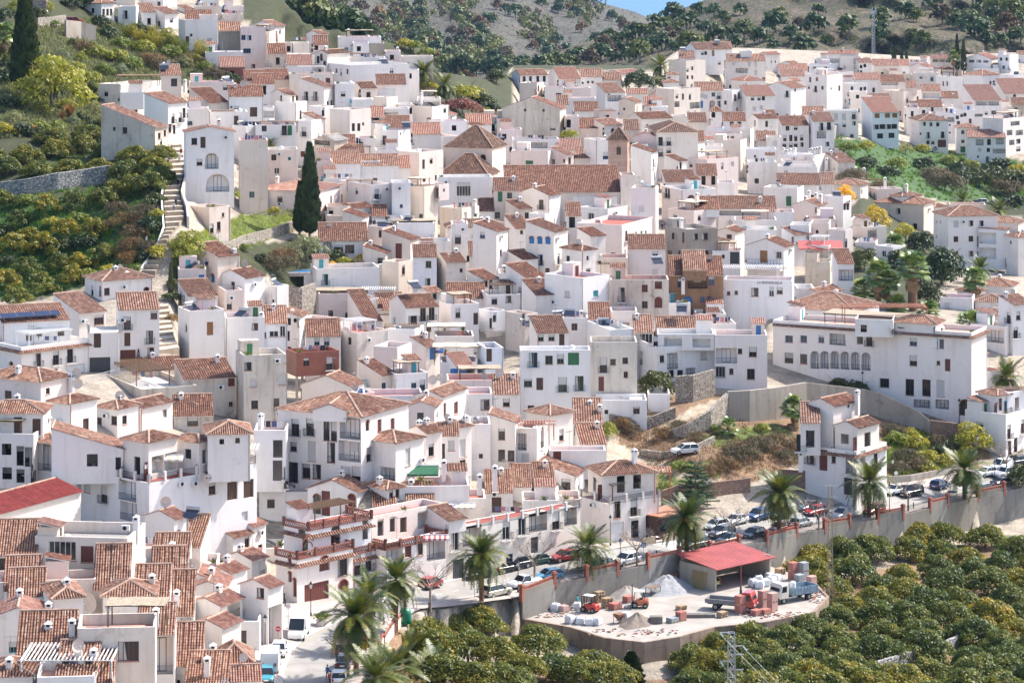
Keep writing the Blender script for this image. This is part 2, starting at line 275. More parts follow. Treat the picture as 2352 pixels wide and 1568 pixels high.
def _drop_grid():
 global _dg
 gx = np.arange(-440, 2821, 10.0); gy = np.arange(-120, 1771, 10.0); XX, YY = np.meshgrid(gx, gy); g = np.zeros(XX.shape)
 for k, (dz, poly) in enumerate(DROPS):
  m = in_poly(XX, YY, poly).astype(float)
  if k < 2:
   for _ in range(3):
    p = np.pad(m, 1, mode='edge'); m = (p[:-2, 1:-1] + p[2:, 1:-1] + p[1:-1, :-2] + p[1:-1, 2:] + p[1:-1, 1:-1]) / 5
  g = np.maximum(g, m * dz)
 _dg = g
_drop_grid()
def sink(px, py): return float(_dg[int(np.clip(round((py + 120) / 10), 0, _dg.shape[0] - 1)), int(np.clip(round((px + 440) / 10), 0, _dg.shape[1] - 1))])
def GL(px, py, dz=0.0, dl=None):
 d = sink(px, py) if dl is None else dl
 v = G(px, py - d * S(px, py)) if d > 0.3 else G(px, py); v.z += dz - (d if d > 0.3 else 0); return v
def ground():
 xs = np.arange(-420, 2790, 9.0); NY = 210
 X = np.repeat(xs[None], NY, 0); y0 = np.interp(xs, _sx, _sy); t = np.linspace(0, 1, NY)[:, None]
 Y = y0[None] + (1740 - y0[None]) * t
 s = smap(X, Y); D = F / s
 V = np.stack([(X - CX) / F * D, D, CAMZ - (Y - YH) / F * D], -1)
 V[..., 2] -= _dg[np.clip(np.round((Y + 120) / 10).astype(int), 0, _dg.shape[0] - 1), np.clip(np.round((X + 440) / 10).astype(int), 0, _dg.shape[1] - 1)]
 cl = np.zeros(X.shape, int)
 for z, poly in ZONES: cl[in_poly(X, Y, poly)] = z
 back = []
 for k, (dd, dz) in enumerate([(25, -4), (70, -18), (160, -50), (400, -110)]):   # over the crest and down
  b = V[0].copy(); b[:, 0] *= (b[:, 1] + dd) / b[:, 1]; b[:, 1] += dd; b[:, 2] += dz; back.append(b)
 V = np.concatenate([np.array(back[::-1]), V], 0); cl = np.concatenate([np.full((4, len(xs)), SCRUB), cl], 0)
 near = V[-1].copy(); nn = []
 for dd, dz in [(60, -8), (140, -30), (230, -45)]:
  b = near.copy(); b[:, 0] *= (b[:, 1] - dd) / b[:, 1]; b[:, 1] -= dd; b[:, 2] += dz; nn.append(b)
 V = np.concatenate([V, np.array(nn)], 0); cl = np.concatenate([cl, np.full((3, len(xs)), SOIL)], 0)
 ny, nx = cl.shape; idx = np.arange(ny * nx).reshape(ny, nx)
 q = np.stack([idx[1:, :-1], idx[1:, 1:], idx[:-1, 1:], idx[:-1, :-1]], -1).reshape(-1, 4)
 me = bpy.data.meshes.new('ground'); me.from_pydata(V.reshape(-1, 3).tolist(), [], q.tolist())
 ca = me.color_attributes.new('zone', 'FLOAT_COLOR', 'POINT')
 pal = np.array([(*ZCOL[i], 1) for i in range(7)]); ca.data.foreach_set('color', pal[cl.reshape(-1)].astype(np.float32).ravel())
 m, t, b = nodes_mat('hillside_ground'); b.inputs['Roughness'].default_value = 0.95
 a = t.nodes.new('ShaderNodeVertexColor'); a.layer_name = 'zone'
 n1 = noise(t, 0.35, 5, pos(t)); n2 = noise(t, 2.2, 4, pos(t))
 c = mixc(t, 1.0, a.outputs[0], ramp(t, n1.outputs[0], [(0.3, (0.62, 0.6, 0.55)), (0.7, (1.15, 1.1, 1.05))]).outputs[0], 'MULTIPLY')
 c = mixc(t, 0.8, c, ramp(t, n2.outputs[0], [(0.3, (0.6, 0.58, 0.55)), (0.7, (1.2, 1.2, 1.15))]).outputs[0], 'MULTIPLY')
 t.links.new(c, b.inputs['Base Color']); bump(t, n2.outputs[0], b, 0.6, 0.3)
 me.materials.append(m); me.polygons.foreach_set('use_smooth', [True] * len(me.polygons))
 tag(link('ground', me), 'hillside ground of terraces, bare soil and paving under the village', None, None, 'structure')
ground()

# ------------------------------------------------------------------ hills and sea behind
def fbm(x, y, seed=0):
 r = np.zeros_like(x); rs = np.random.RandomState(seed)
 for o in range(5):
  for k in range(3):
   a = rs.rand() * 6.28; ph = rs.rand() * 6.28; fq = 2 ** o
   r += np.sin((x * math.cos(a) + y * math.sin(a)) * fq * 2.2 + ph) / fq / 3
 return r
def hill_mat(name, stops, sc, scrub):
 m, t, b = nodes_mat(name); b.inputs['Roughness'].default_value = 0.95
 n1 = noise(t, sc, 6, pos(t)); n2 = noise(t, sc * 9, 5, pos(t), 0.7); n3 = noise(t, 0.22, 5, pos(t), 0.75)
 c = mixc(t, ramp(t, n2.outputs[0], [(0.42, (0, 0, 0)), (0.58, (1, 1, 1))]).outputs[0], ramp(t, n1.outputs[0], stops).outputs[0], scrub)
 c = mixc(t, ramp(t, n3.outputs[0], [(0.46, (0, 0, 0)), (0.54, (.85, .85, .85))]).outputs[0], c, (scrub[0] * .55, scrub[1] * .68, scrub[2] * .5))
 t.links.new(c, b.inputs['Base Color']); bump(t, n3.outputs[0], b, 1.0, 1.2); return m
def hill(name, label, x0, x1, top, bot, Dfun, mat, amp, seed, nx=170, ny=90):
 xs = np.linspace(x0, x1, nx); yt = np.interp(xs, [a for a, b in top], [b for a, b in top]); yb = np.interp(xs, [a for a, b in bot], [b for a, b in bot])
 t = np.linspace(0, 1, ny)[:, None]; X = np.repeat(xs[None], ny, 0); Y = yt[None] + (yb - yt)[None] * t
 D = Dfun(X, Y, t); nz = fbm(X / 230., Y / 130., seed); fade = np.clip(t * 5, 0, 1) * np.clip((1 - t) * 4, 0.2, 1)
 D = D + nz * amp * fade
 V = np.stack([(X - CX) / F * D, D, CAMZ - (Y - YH) / F * D], -1)
 bk = []
 for dd, dz in [(60, -6), (250, -60), (700, -220)]:
  b = V[0].copy(); b[:, 0] *= (b[:, 1] + dd) / b[:, 1]; b[:, 1] += dd; b[:, 2] += dz; bk.append(b)
 A = np.concatenate([np.array(bk[::-1]), V], 0); ny2 = ny + 3; idx = np.arange(ny2 * nx).reshape(ny2, nx)
 q = np.stack([idx[1:, :-1], idx[1:, 1:], idx[:-1, 1:], idx[:-1, :-1]], -1).reshape(-1, 4)
 me = bpy.data.meshes.new(name); me.from_pydata(A.reshape(-1, 3).tolist(), [], q.tolist()); me.materials.append(mat)
 me.polygons.foreach_set('use_smooth', [True] * len(me.polygons))
 tag(link(name, me), label, None, None, 'structure')
 def at(px, py):
  i = np.clip(np.searchsorted(xs, px), 1, nx - 1);
  tt = (py - np.interp(px, xs, yt)) / (np.interp(px, xs, yb) - np.interp(px, xs, yt)); j = int(np.clip(round(tt * (ny - 1)), 0, ny - 1))
  return Pt(px, py, float(D[j, i]))
 return at
FARTOP = [(-500, -150), (400, -150), (900, -120), (1200, -45), (1330, -4), (1400, 12), (1460, 28), (1500, 46), (1560, 75), (1700, 130)]
far_at = hill('far_hill', 'blue hazy far hillside with scattered pines behind the upper village', -500, 1720, FARTOP, [(-500, 260), (1720, 260)],
    lambda X, Y, t: 3100 - 1500 * t ** 0.8, hill_mat('far_hill_ground', [(0.35, (0.10, 0.08, 0.07)), (0.65, (0.19, 0.145, 0.125))], 0.02, (0.07, 0.068, 0.05)), 120, 3)
NEARTOP = [(1000, 205), (1130, 165), (1260, 130), (1330, 100), (1420, 80), (1480, 58), (1530, 34), (1600, 8), (1660, -18), (1800, -90), (2100, -150), (2500, -190), (2900, -190)]
near_at = hill('near_hill', 'brown scrubby hill with dark pines rising behind the far right houses', 1000, 2900, NEARTOP, [(1000, 300), (2900, 300)],
    lambda X, Y, t: 1700 - 430 * t ** 0.7 + 0 * X, hill_mat('near_hill_ground', [(0.3, (0.12, 0.08, 0.06)), (0.55, (0.19, 0.125, 0.09)), (0.75, (0.25, 0.155, 0.11))], 0.03, (0.085, 0.075, 0.05)), 70, 8)
me = bpy.data.meshes.new('sea'); zs = CAMZ - 400
me.from_pydata([(-30000, 3000, zs), (30000, 3000, zs), (30000, 50000, zs), (-30000, 50000, zs)], [], [(0, 1, 2, 3)])
m_, t_, b_ = nodes_mat('sea_water'); b_.inputs['Base Color'].default_value = (0.05, 0.16, 0.30, 1); b_.inputs['Roughness'].default_value = 0.5
_sn = noise(t_, 0.02, 5, pos(t_, (0.3, 1, 1))); bump(t_, _sn.outputs[0], b_, 0.4, 3.0)
me.materials.append(m_); tag(link('sea', me), 'pale blue sea seen through the gap between the hills', None, None, 'structure')
# ------------------------------------------------------------------ house building kit
NEAR_D = 436.0
WCODE = {'W': WHITE, 'C': CREAM, 'P': PINK, 'D': DIRTY, 'K': CONC, 'U': PALE, 'E': EARTH, 'B': BRICK, 'S': STONE, 'N': STONE_RED, 'T': TOWERBRICK}
TCODE = {'n': TILE_NEW, 'o': TILE_OLD, 'd': TILE_DARK, 'r': TILE_RED, 't': TILE, 'x': SHEET}
TYPES = {'w': (1.05, 1.25), 's': (0.6, 0.7), 'd': (0.95, 2.1), 't': (0.9, 1.75), 'b': (1.1, 2.1), 'a': (1.1, 1.6), 'A': (1.7, 2.3), 'g': (2.8, 2.4), 'G': (2.6, 1.9), 'r': (1.05, 1.25), 'l': (1.6, 2.2)}
CACHE = {}; HREF = {}; CURTAIN = plain('pale_curtain', (.55, .5, .46), .9)
def rib_mesh(n, pitch, mat):
 k = ('rib', n, mat.name)
 if k in CACHE: return CACHE[k]
 mb = MB(); pr = [(-0.1, 0.0), (-0.07, 0.065), (0, 0.095), (0.07, 0.065), (0.1, 0.0)]
 for i in range(n):
  y0, y1 = i / n, (i + 1.12) / n
  vs = [(a * 1.06, y0, b + 0.035) for a, b in pr] + [(a * 0.92, min(y1, 1), b) for a, b in pr]
  mb.add(vs, [(j, j + 1, 6 + j, 5 + j) for j in range(4)] + [(4, 3, 2, 1, 0)], 0)
 CACHE[k] = mb.mesh('tile_row', [mat]); return CACHE[k]
def slope2d(poly):
 p = [Vector(q) for q in poly]; u = (p[1] - p[0]); L = u.length; u.normalize()
 n = None
 for q in p[2:]:
  c = u.cross(q - p[0])
  if c.length > 1e-4: n = c.normalized(); break
 if n.z < 0: n = -n
 v = n.cross(u)
 if v.z < 0: v = -v
 return p, u, v, n, [((q - p[0]).dot(u), (q - p[0]).dot(v)) for q in p]
def vspan(q2, x):
 ys = []
 for i in range(len(q2)):
  (x1, y1), (x2, y2) = q2[i], q2[(i + 1) % len(q2)]
  if (x1 - x) * (x2 - x) <= 0 and abs(x1 - x2) > 1e-6: ys.append(y1 + (y2 - y1) * (x - x1) / (x2 - x1))
 return (min(ys), max(ys)) if len(ys) >= 2 else None
def tile_slope(mb, poly, rows, pitch=0.42):
 """slab + barrel rows; materials 0 rows, 1 channel, 2 eave. rows: list to collect rows as own objects, or None"""
 p, u, v, n, q2 = slope2d(poly)
 if sum((b - a).cross(c - a).dot(n) for a, b, c in zip(p, p[1:], p[2:])) < 0: p = p[::-1]
 k = len(p); th = n * 0.10
 mb.add(p + [q - th for q in p], [tuple(range(k))], 1)
 b = len(mb.v) - 2 * k
 mb.f.append(tuple(b + k + i for i in range(k - 1, -1, -1))); mb.m.append(2)
 for i in range(k): mb.f.append((b + i, b + k + i, b + k + (i + 1) % k, b + (i + 1) % k)); mb.m.append(2)
 o = Vector(poly[0]); xs = [a for a, c in q2]; x0, x1 = min(xs), max(xs); nn = max(2, int(round((x1 - x0) / pitch))); st = (x1 - x0) / nn
 kk = pitch / 0.42; pr = [(-0.135 * kk, 0.0), (-0.08 * kk, 0.105 * kk), (0.08 * kk, 0.105 * kk), (0.135 * kk, 0.0)]
 for i in range(nn):
  x = x0 + (i + 0.5) * st; sp = vspan(q2, x)
  if not sp or sp[1] - sp[0] < 0.25: continue
  a, c = sp[0] - (0.08 if sp[0] < 0.05 else 0), sp[1]
  if rows is not None:
   M = Matrix((u, v, n)).transposed().to_4x4(); M.translation = o + u * x + v * a + n * 0.005
   M = M @ Matrix.Rotation(rnd.uniform(-.012, .012), 4, 'Z'); rows.append((M, c - a)); continue
  vs = [o + u * (x + s_) + v * a + n * (h + 0.005) for s_, h in pr] + [o + u * (x + s_) + v * c + n * (h + 0.005) for s_, h in pr]
  mb.add(vs, [(0, 1, 5, 4), (1, 2, 6, 5), (2, 3, 7, 6), (3, 2, 1, 0)], 0)
def roof_part(root, polys, caps, mat, D, near=True):
 mb = MB(); rows = [] if (D < NEAR_D and near) else None
 for p in polys: tile_slope(mb, p, rows, 0.30 if D < NEAR_D else (0.38 if D < 700 else 0.5))
 for a, b in caps: mb.bar(Vector(a) + Vector((0, 0, 0.06)), Vector(b) + Vector((0, 0, 0.06)), 0.16, 3, 6)
 r = mb.build('roof', [mat, CHAN, EAVE, RIDGE], root)
 if rows:
  for M, L in rows:
   n = max(2, int(round(L / 0.48))); o = link('tile_row', rib_mesh(n, 0.42, mat), r)
   o.matrix_local = M @ Matrix.Diagonal((1, L, 1, 1))
 return r
def rails(mb, pts, h, sp, mi=0, r=0.014, base=0.08):
 for a, b in zip(pts, pts[1:]):
  a = Vector(a); b = Vector(b); L = (b - a).length; n = max(1, int(L / sp))
  for zz in (base, h): mb.bar(a + Vector((0, 0, zz)), b + Vector((0, 0, zz)), 0.024, mi)
  for i in range(n + 1):
   q = a.lerp(b, i / n); mb.bar(q + Vector((0, 0, base)), q + Vector((0, 0, h)), r, mi)
def opening_mesh(t, col, W, H, D):
 far = D > 620; var = rnd.randrange(5) if t in 'wtb' else 0; k = (t, col, round(W, 2), round(H, 2), far, var)
 if k in CACHE: return CACHE[k]
 mb = MB(); fr = WCOL.get(col.replace('J', '').replace('Q', ''), WCOL['']); gl = GLASS; w2 = W / 2; dp = 0.2
 if t in 'ws' or t in 'tbaG':
  if t == 'a':
   n = 8; pts = [(-w2, 0), (w2, 0)] + [(w2 * math.cos(math.pi * i / n), H - w2 + w2 * math.sin(math.pi * i / n)) for i in range(n + 1)]
  else: pts = [(-w2, 0), (w2, 0), (w2, H), (-w2, H)]
  solid = t == 'a' and col
  mb.add([(x, dp, z) for x, z in pts], [tuple(range(len(pts)))], 1 if solid else 0)
  f = 0.07
  if t != 'a':
   for x0, x1, z0, z1 in ((-w2, -w2 + f, 0, H), (w2 - f, w2, 0, H), (-w2 + f, w2 - f, 0, f), (-w2 + f, w2 - f, H - f, H)): mb.box(x0, dp - 0.06, z0, x1, dp + 0.02, z1, 1)
  nm = max(1, int(round(W / 0.6)) - 1) if t != 'a' else 1
  for i in range(nm): x = -w2 + W * (i + 1) / (nm + 1); mb.box(x - 0.035, dp - 0.05, 0.07, x + 0.035, dp + 0.02, H - 0.07 if t != 'a' else H - 0.03, 1)
  if t != 'a' and var in (1, 2):
   bh = H * (.3 if var == 1 else .55)
   for i in range(int(bh / .09)): mb.box(-w2 + f, dp - 0.075, H - .09 * (i + 1) + .012, w2 - f, dp - 0.062, H - .09 * i - .0, 3)
  if t != 'a' and var == 3: mb.add([(-w2 + f, dp - .004, f), (-w2 + W * .42, dp - .004, f), (-w2 + W * .30, dp - .004, H - f), (-w2 + f, dp - .004, H - f)], [(0, 1, 2, 3)], 4)
  if t == 'a':
   for i in range(8):
    a0, a1 = math.pi * i / 8, math.pi * (i + 1) / 8; r0 = w2
    mb.bar((r0 * math.cos(a0), -0.03, H - w2 + r0 * math.sin(a0)), (r0 * math.cos(a1), -0.03, H - w2 + r0 * math.sin(a1)), 0.07, 2)
 elif t in 'dg':
  mb.add([(-w2, dp, 0), (w2, dp, 0), (w2, dp, H), (-w2, dp, H)], [(0, 1, 2, 3)], 1)
  n = max(1, int(W / 0.32))
  for i in range(n): x0 = -w2 + W * i / n; mb.box(x0 + 0.015, dp - 0.035, 0.03, x0 + W / n - 0.015, dp - 0.003, H - 0.05, 1)
 elif t == 'r':
  nz = max(4, int(H / 0.12))
  for i in range(nz): mb.box(-w2, dp - 0.04, H * i / nz, w2, dp, H * (i + 0.82) / nz, 1)
 elif t in 'lA':   # open recess
  pass
 CACHE[k] = mb.mesh('window' if t not in 'dg' else 'door', [gl, SHUT if (t == 'r' and not col) else fr, TERRA, SHUT, CURTAIN]); return CACHE[k]
def sill_mesh(W):
 k = ('sill', round(W, 2))
 if k not in CACHE: mb = MB(); mb.box(-W / 2 - 0.08, -0.09, -0.08, W / 2 + 0.08, 0.14, -0.005); CACHE[k] = mb.mesh('sill', [TERRA])
 return CACHE[k]
def rail_mesh(W, dep, far, white=False):
 k = ('rail', round(W, 1), dep, far, white)
 if k not in CACHE:
  mb = MB(); w2 = W / 2
  if dep > 0:
   mb.box(-w2, -dep, -0.16, w2, -0.003, -0.04, 1)
   rails(mb, [(-w2 + .03, -0.01, 0), (-w2 + .03, -dep + .03, 0), (w2 - .03, -dep + .03, 0), (w2 - .03, -0.01, 0)], 0.95, 0.26 if far else 0.14, 0, 0.02 if far else 0.014)
  else: rails(mb, [(-w2, 0.05, 0), (w2, 0.05, 0)], 0.9, 0.26 if far else 0.15, 0, 0.02 if far else 0.014)
  CACHE[k] = mb.mesh('railing', [WIRON if white else IRON, EAVE]);
 return CACHE[k]
def grille_mesh(W, H):
 k = ('grille', round(W, 1), round(H, 1))
 if k not in CACHE:
  mb = MB(); w2 = W / 2 + .05; n = int(W / 0.14)
  for i in range(n + 1): x = -w2 + 2 * w2 * i / n; mb.bar((x, -0.12, -0.05), (x, -0.12, H + .05), 0.012)
  for z in (0, H / 3, 2 * H / 3, H): mb.bar((-w2, -0.12, z), (w2, -0.12, z), 0.014)
  for x in (-w2, w2):
   for z in (0, H): mb.bar((x, -0.12, z), (x, 0, z), 0.014)
  CACHE[k] = mb.mesh('grille', [IRON])
 return CACHE[k]
def wall_face(mb, L, z0, z1, holes, put, mi=0):
 """L wide wall from z0 to z1 with rectangular holes (u0,z0,u1,z1,depth,kind); put(u,dep,z)->point"""
 us = sorted({0, L} | {h[0] for h in holes} | {h[2] for h in holes}); zs = sorted({z0, z1} | {h[1] for h in holes} | {h[3] for h in holes})
 for i in range(len(us) - 1):
  for j in range(len(zs) - 1):
   a, b, c, d = us[i], us[i + 1], zs[j], zs[j + 1]; mu, mz = (a + b) / 2, (c + d) / 2
   if any(h[0] < mu < h[2] and h[1] < mz < h[3] for h in holes): continue
   mb.add([put(a, 0, c), put(b, 0, c), put(b, 0, d), put(a, 0, d)], [(0, 1, 2, 3)], mi)
 for a, c, b, d, dep, t in holes:
  ps = [(a, c), (b, c), (b, d), (a, d)]
  for i in range(4):
   (x0, y0), (x1, y1) = ps[i], ps[(i + 1) % 4]
   mb.add([put(x0, 0, y0), put(x0, dep, y0), put(x1, dep, y1), put(x1, 0, y1)], [(0, 1, 2, 3)], mi)
  if t in 'lAG' and dep > 0.5:
   mb.add([put(a, dep, c), put(b, dep, c), put(b, dep, d), put(a, dep, d)], [(0, 1, 2, 3)], mi)
  if t == 'A':    # spandrels turn the hole into a round arch
   w2 = (b - a) / 2; cx = (a + b) / 2; zc = d - w2; n = 6
   for sgn in (-1, 1):
    pts = [put(cx + sgn * w2, 0.02, d)] + [put(cx + sgn * w2 * math.cos(math.pi / 2 * i / n), 0.02, zc + w2 * math.sin(math.pi / 2 * i / n)) for i in range(n + 1)]
    f = [(0, i, i + 1) for i in range(1, n + 1)]
    mb.add(pts, f, mi)
  if t == 'a':
   w2 = (b - a) / 2; cx = (a + b) / 2; zc = d - w2; n = 6
   for sgn in (-1, 1):
    pts = [put(cx + sgn * w2, 0.01, d)] + [put(cx + sgn * w2 * math.cos(math.pi / 2 * i / n), 0.01, zc + w2 * math.sin(math.pi / 2 * i / n)) for i in range(n + 1)]
    mb.add(pts, [(0, i, i + 1) for i in range(1, n + 1)], mi)
def chimney(root, p, h=1.5, w_=0.62):
 mb = MB(); x, y, z = p; a = w_ / 2
 mb.box(x - a, y - a, z - h - 1.6, x + a, y + a, z - 0.62)
 mb.box(x - a - .08, y - a - .08, z - 0.62, x + a + .08, y + a + .08, z - 0.54)
 for sx in (-1, 1):
  for sy in (-1, 1): mb.box(x + sx * a * .8 - .07, y + sy * a * .8 - .07, z - 0.54, x + sx * a * .8 + .07, y + sy * a * .8 + .07, z - 0.24)
 b = a + .1; mb.add([(x - b, y - b, z - .24), (x + b, y - b, z - .24), (x + b, y + b, z - .24), (x - b, y + b, z - .24), (x, y, z + .1)], [(3, 2, 1, 0), (0, 1, 4), (1, 2, 4), (2, 3, 4), (3, 0, 4)], 1)
 mb.box(x - a * .7, y - a * .7, z - .54, x + a * .7, y + a * .7, z - .25, 2)
 return mb.build('chimney', [WHITE, EAVE, INSIDE], root)
def dish_mesh(r):
 k = ('dish', round(r, 1))
 if k not in CACHE:
  mb = MB(); n = 16; vs = [(0, 0.12 * r, 0)]
  for ring in (0.5, 1.0):
   for i in range(n): a = 2 * math.pi * i / n; vs.append((ring * r * math.cos(a), 0.12 * r - 0.3 * r * ring * ring, ring * r * math.sin(a)))
  fs = [(0, 1 + i, 1 + (i + 1) % n) for i in range(n)] + [(1 + i, 1 + n + i, 1 + n + (i + 1) % n, 1 + (i + 1) % n) for i in range(n)]
  vs2 = [(v[0], v[1] + 0.03, v[2]) for v in vs]; mb.add(vs, fs); mb.add(vs2, [tuple(reversed(f)) for f in fs])
  mb.bar((0, 0.1, -0.1), (0, 0.25, -r - 0.9), 0.05); mb.bar((0, 0, -r * .8), (0, -r * .75, 0), 0.025); mb.bar((-r * .6, -.1, -r * .3), (0, -r * .75, 0), 0.02); mb.box(-.06, -r * .8 - .08, -.06, .06, -r * .75 + .05, .06)
  CACHE[k] = mb.mesh('satellite_dish', [DISH])
 return CACHE[k]
def ac_mesh():
 if 'ac' not in CACHE:
  mb = MB(); mb.box(-.45, -.42, 0, .45, -.12, .62); mb.lathe([(0.01, 0), (.25, 0), (.25, .02), (.01, .025)], 14, 1)
  mb.v[8:] = [(x - .1, -.425 - z, y + .31) for x, y, z in mb.v[8:]]; mb.box(-.35, -.12, -.05, -.3, 0, .03); mb.box(.3, -.12, -.05, .35, 0, .03)
  CACHE['ac'] = mb.mesh('air_conditioner', [PLASTIC, BLACK])
 return CACHE['ac']
def antenna_mesh():
 if 'ant' not in CACHE:
  mb = MB(); mb.bar((0, 0, -3.2), (0, 0, 0), 0.03); mb.bar((-.7, 0, -.1), (.7, .3, -.1), 0.02)
  for i in range(7): q = Vector((-.6 + .2 * i, -.1 + .09 * i, -.1)); mb.bar(q + Vector((-.1, .3, 0)), q - Vector((-.1, .3, 0)), .014)
  CACHE['ant'] = mb.mesh('antenna', [STEEL])
 return CACHE['ant']
def heater_mesh():
 if 'heat' not in CACHE:
  mb = MB(); n = 12
  mb.bar((-1.0, 0.35, 1.0), (1.0, 0.35, 1.0), 0.30, 0, 12); mb.add([(-.9, -1.3, .12), (.9, -1.3, .12), (.9, .1, .85), (-.9, .1, .85), (-.9, -1.3, .04), (.9, -1.3, .04), (.9, .1, .77), (-.9, .1, .77)], [(0, 1, 2, 3), (7, 6, 5, 4), (0, 4, 5, 1), (1, 5, 6, 2), (2, 6, 7, 3), (3, 7, 4, 0)], 1)
  for x in (-.8, .8): mb.bar((x, .35, -0.6), (x, .35, .9), .03, 2); mb.bar((x, -1.3, -0.4), (x, -1.3, .1), .03, 2); mb.bar((x, -1.3, .03), (x, .35, .03), .03, 2)
  CACHE['heat'] = mb.mesh('solar_heater', [METAL, glass('solar_collector', (0.015, 0.02, 0.04), 0.15), STEEL])
 return CACHE['heat']
PARENT = {}
HOUSES = []
def house(c, r, line):
 """one row of the village table"""
 f = sec(c, r); plus = line.startswith('+'); line = line.lstrip('+').strip()
 parts = [q.strip() for q in line.split('|')]; tk = parts[0].split()
 xL, xC, xR, yE, yB = [float(q) for q in tk[:5]]; roof = tk[5]; th = float(tk[6]); fl = tk[7:]
 opt = dict(q.split('=') for q in fl if '=' in q); code = ''.join(q for q in fl if '=' not in q)
 wm = WCODE[next((q for q in code if q in WCODE), 'W')]; tcode = roof[1:] or 't'; roof = roof[0]
 (pxL, _), (pxC, pyE), (pxR, pyB) = f(xL, yE), f(xC, yE), f(xR, yB)
 s = S(pxC, pyB); D = F / s
 if plus: D = PARENT['D'] + float(opt.get('k', 2)); s = F / D
 elif 'k' in opt: D += float(opt['k']); s = F / D
 sp, cp = (pxC - pxL) / s, (pxR - pxC) / s; t = R(max(2.0, min(88, th)))
 if sp / math.sin(t) < 5.5 and cp > sp: t = math.asin(min(0.95, max(sp, .15) / 6.5)) if th < 35 else t;
 if cp / math.cos(t) < 5.0 and sp > cp: t = math.acos(min(0.95, max(cp, .15) / 6.0)) if th > 55 else t
 kL, kC, kR = [(q - CX) / F for q in (pxL, pxC, pxR)]
 t -= math.atan(kC); X = kC * D; wd = (kR * D - X) / (math.cos(t) - kR * math.sin(t)); dp = (X - kL * D) / (math.sin(t) + kL * math.cos(t))
 wd = float(opt.get('w', max(wd, 3.0))); dp = float(opt.get('d', max(min(dp, 40), 4.0)))
 zB = CAMZ - (pyB - YH) / F * D; zE = CAMZ - (pyE - YH) / F * D; H = zE - zB; low = -0.6 if plus else -(sink(pxC, pyB) + 2.5); low = float(opt.get('low', low))
 if plus: root = PARENT['root']; base = Matrix.Translation((X, D, zB)) @ Matrix.Rotation(t, 4, 'Z');
 else:
  nm = opt.get('name', 'house'); root = thing(nm, None, nm.split('_')[-1], (X, D, zB), t, 'white village houses' if nm == 'house' else None); PARENT.update(root=root, D=D, t=t); PARENT['M'] = Matrix.Translation((X, D, zB)) @ Matrix.Rotation(t, 4, 'Z')
  lab = parts[2] if len(parts) > 2 else ''
  if 'id' in opt: HREF[opt['id']] = dict(root=root, X=X, D=D, t=t, zB=zB)
  HOUSES.append(dict(root=root, px=(pxL + pxR) / 2, py=pyB, pt=pyE, roof=roof, wm=wm.name, H=H, label=lab, no=0, tc=tcode, D=D, M=PARENT['M'].copy(), name=nm, area=(pxR - pxL) * (pyB - pyE)))
 if plus:
  rel = PARENT['M'].inverted() @ base; holder = None
 local = (lambda o: setattr(o, 'matrix_local', (PARENT['M'].inverted() @ base) @ o.matrix_local) or o) if plus else (lambda o: o)
 # ---- openings
 holesA, holesB, objs = [], [], []
 if len(parts) > 1:
  for q in parts[1].split():
   ty = q[0]; body = q[1:]; col = ''
   while body and body[0].isalpha(): col += body[0]; body = body[1:]
   sz = None
   if ':' in body: body, sz = body.split(':')
   ox, oy = [float(a) for a in body.split(',')]; px, py = f(ox, oy)
   if ty in 'CQOVPNLYZ' : objs.append((ty, col, px, py, sz)); continue
   kk = (px - CX) / F; face = 'A' if px < pxC else 'B'
   if face == 'B': u = (kk * D - X) / (math.cos(t) - kk * math.sin(t)); dep = D + u * math.sin(t); L = wd
   else: y = (X - kk * D) / (math.sin(t) + kk * math.cos(t)); dep = D + y * math.cos(t); L = dp; u = L - y
   z = CAMZ - (py - YH) / F * dep - zB
   if ty == 'K': objs.append(('K', col, face, u, z)); continue
   W, Hh = TYPES[ty]
   if sz: W, Hh = [float(a) for a in sz.split('x')]
   W = min(W, L - 0.3); u = min(max(u, W / 2 + 0.12), L - W / 2 - 0.12); z0 = max(low + 0.2, min(z - Hh / 2, H - Hh - 0.15))
   dpt = 0.2 if ty not in 'lAG' else 1.3
   h = (u - W / 2, z0, u + W / 2, z0 + Hh, dpt, ty); hs = holesA if face == 'A' else holesB
   if any(not (h[2] + .05 < g[0] or g[2] + .05 < h[0] or h[3] + .05 < g[1] or g[3] + .05 < h[1]) for g in hs): continue
   hs.append(h); HOUSES[-1]['no'] += 1
   loc = (u, 0, z0) if face == 'B' else (0, L - u, z0); rz = 0 if face == 'B' else -math.pi / 2
   far = D > 620
   if ty in 'lAG':
    inn = link('door' if Hh > 1.95 else 'window', opening_mesh('b' if Hh > 1.95 else 'w', col, min(1.5, W * .6), Hh * 0.86, D), root, (u + (0 if face == 'A' else 0), 1.12, z0 + 0.02) if face == 'B' else (1.12, L - u, z0 + 0.02), rz); local(inn)
    if ty in 'lG' or ty == 'A': local(link('railing', rail_mesh(W, 0, far), root, loc, rz))
   else:
    o = local(link('door' if ty in 'dg' else 'window', opening_mesh(ty, col, W, Hh, D), root, loc, rz))
    if D < 600 and ty in 'wsrt': link('sill', sill_mesh(W), o)
    if ty == 'b' or 'Q' in col: link('railing', rail_mesh(W + 0.5, 0.5, far), o)
    elif ty == 't' and Hh > 1.6 and D < 600: link('railing', rail_mesh(W, 0, far), o)
    elif ty == 'w' and 'J' in col: link('grille', grille_mesh(W, Hh), o)
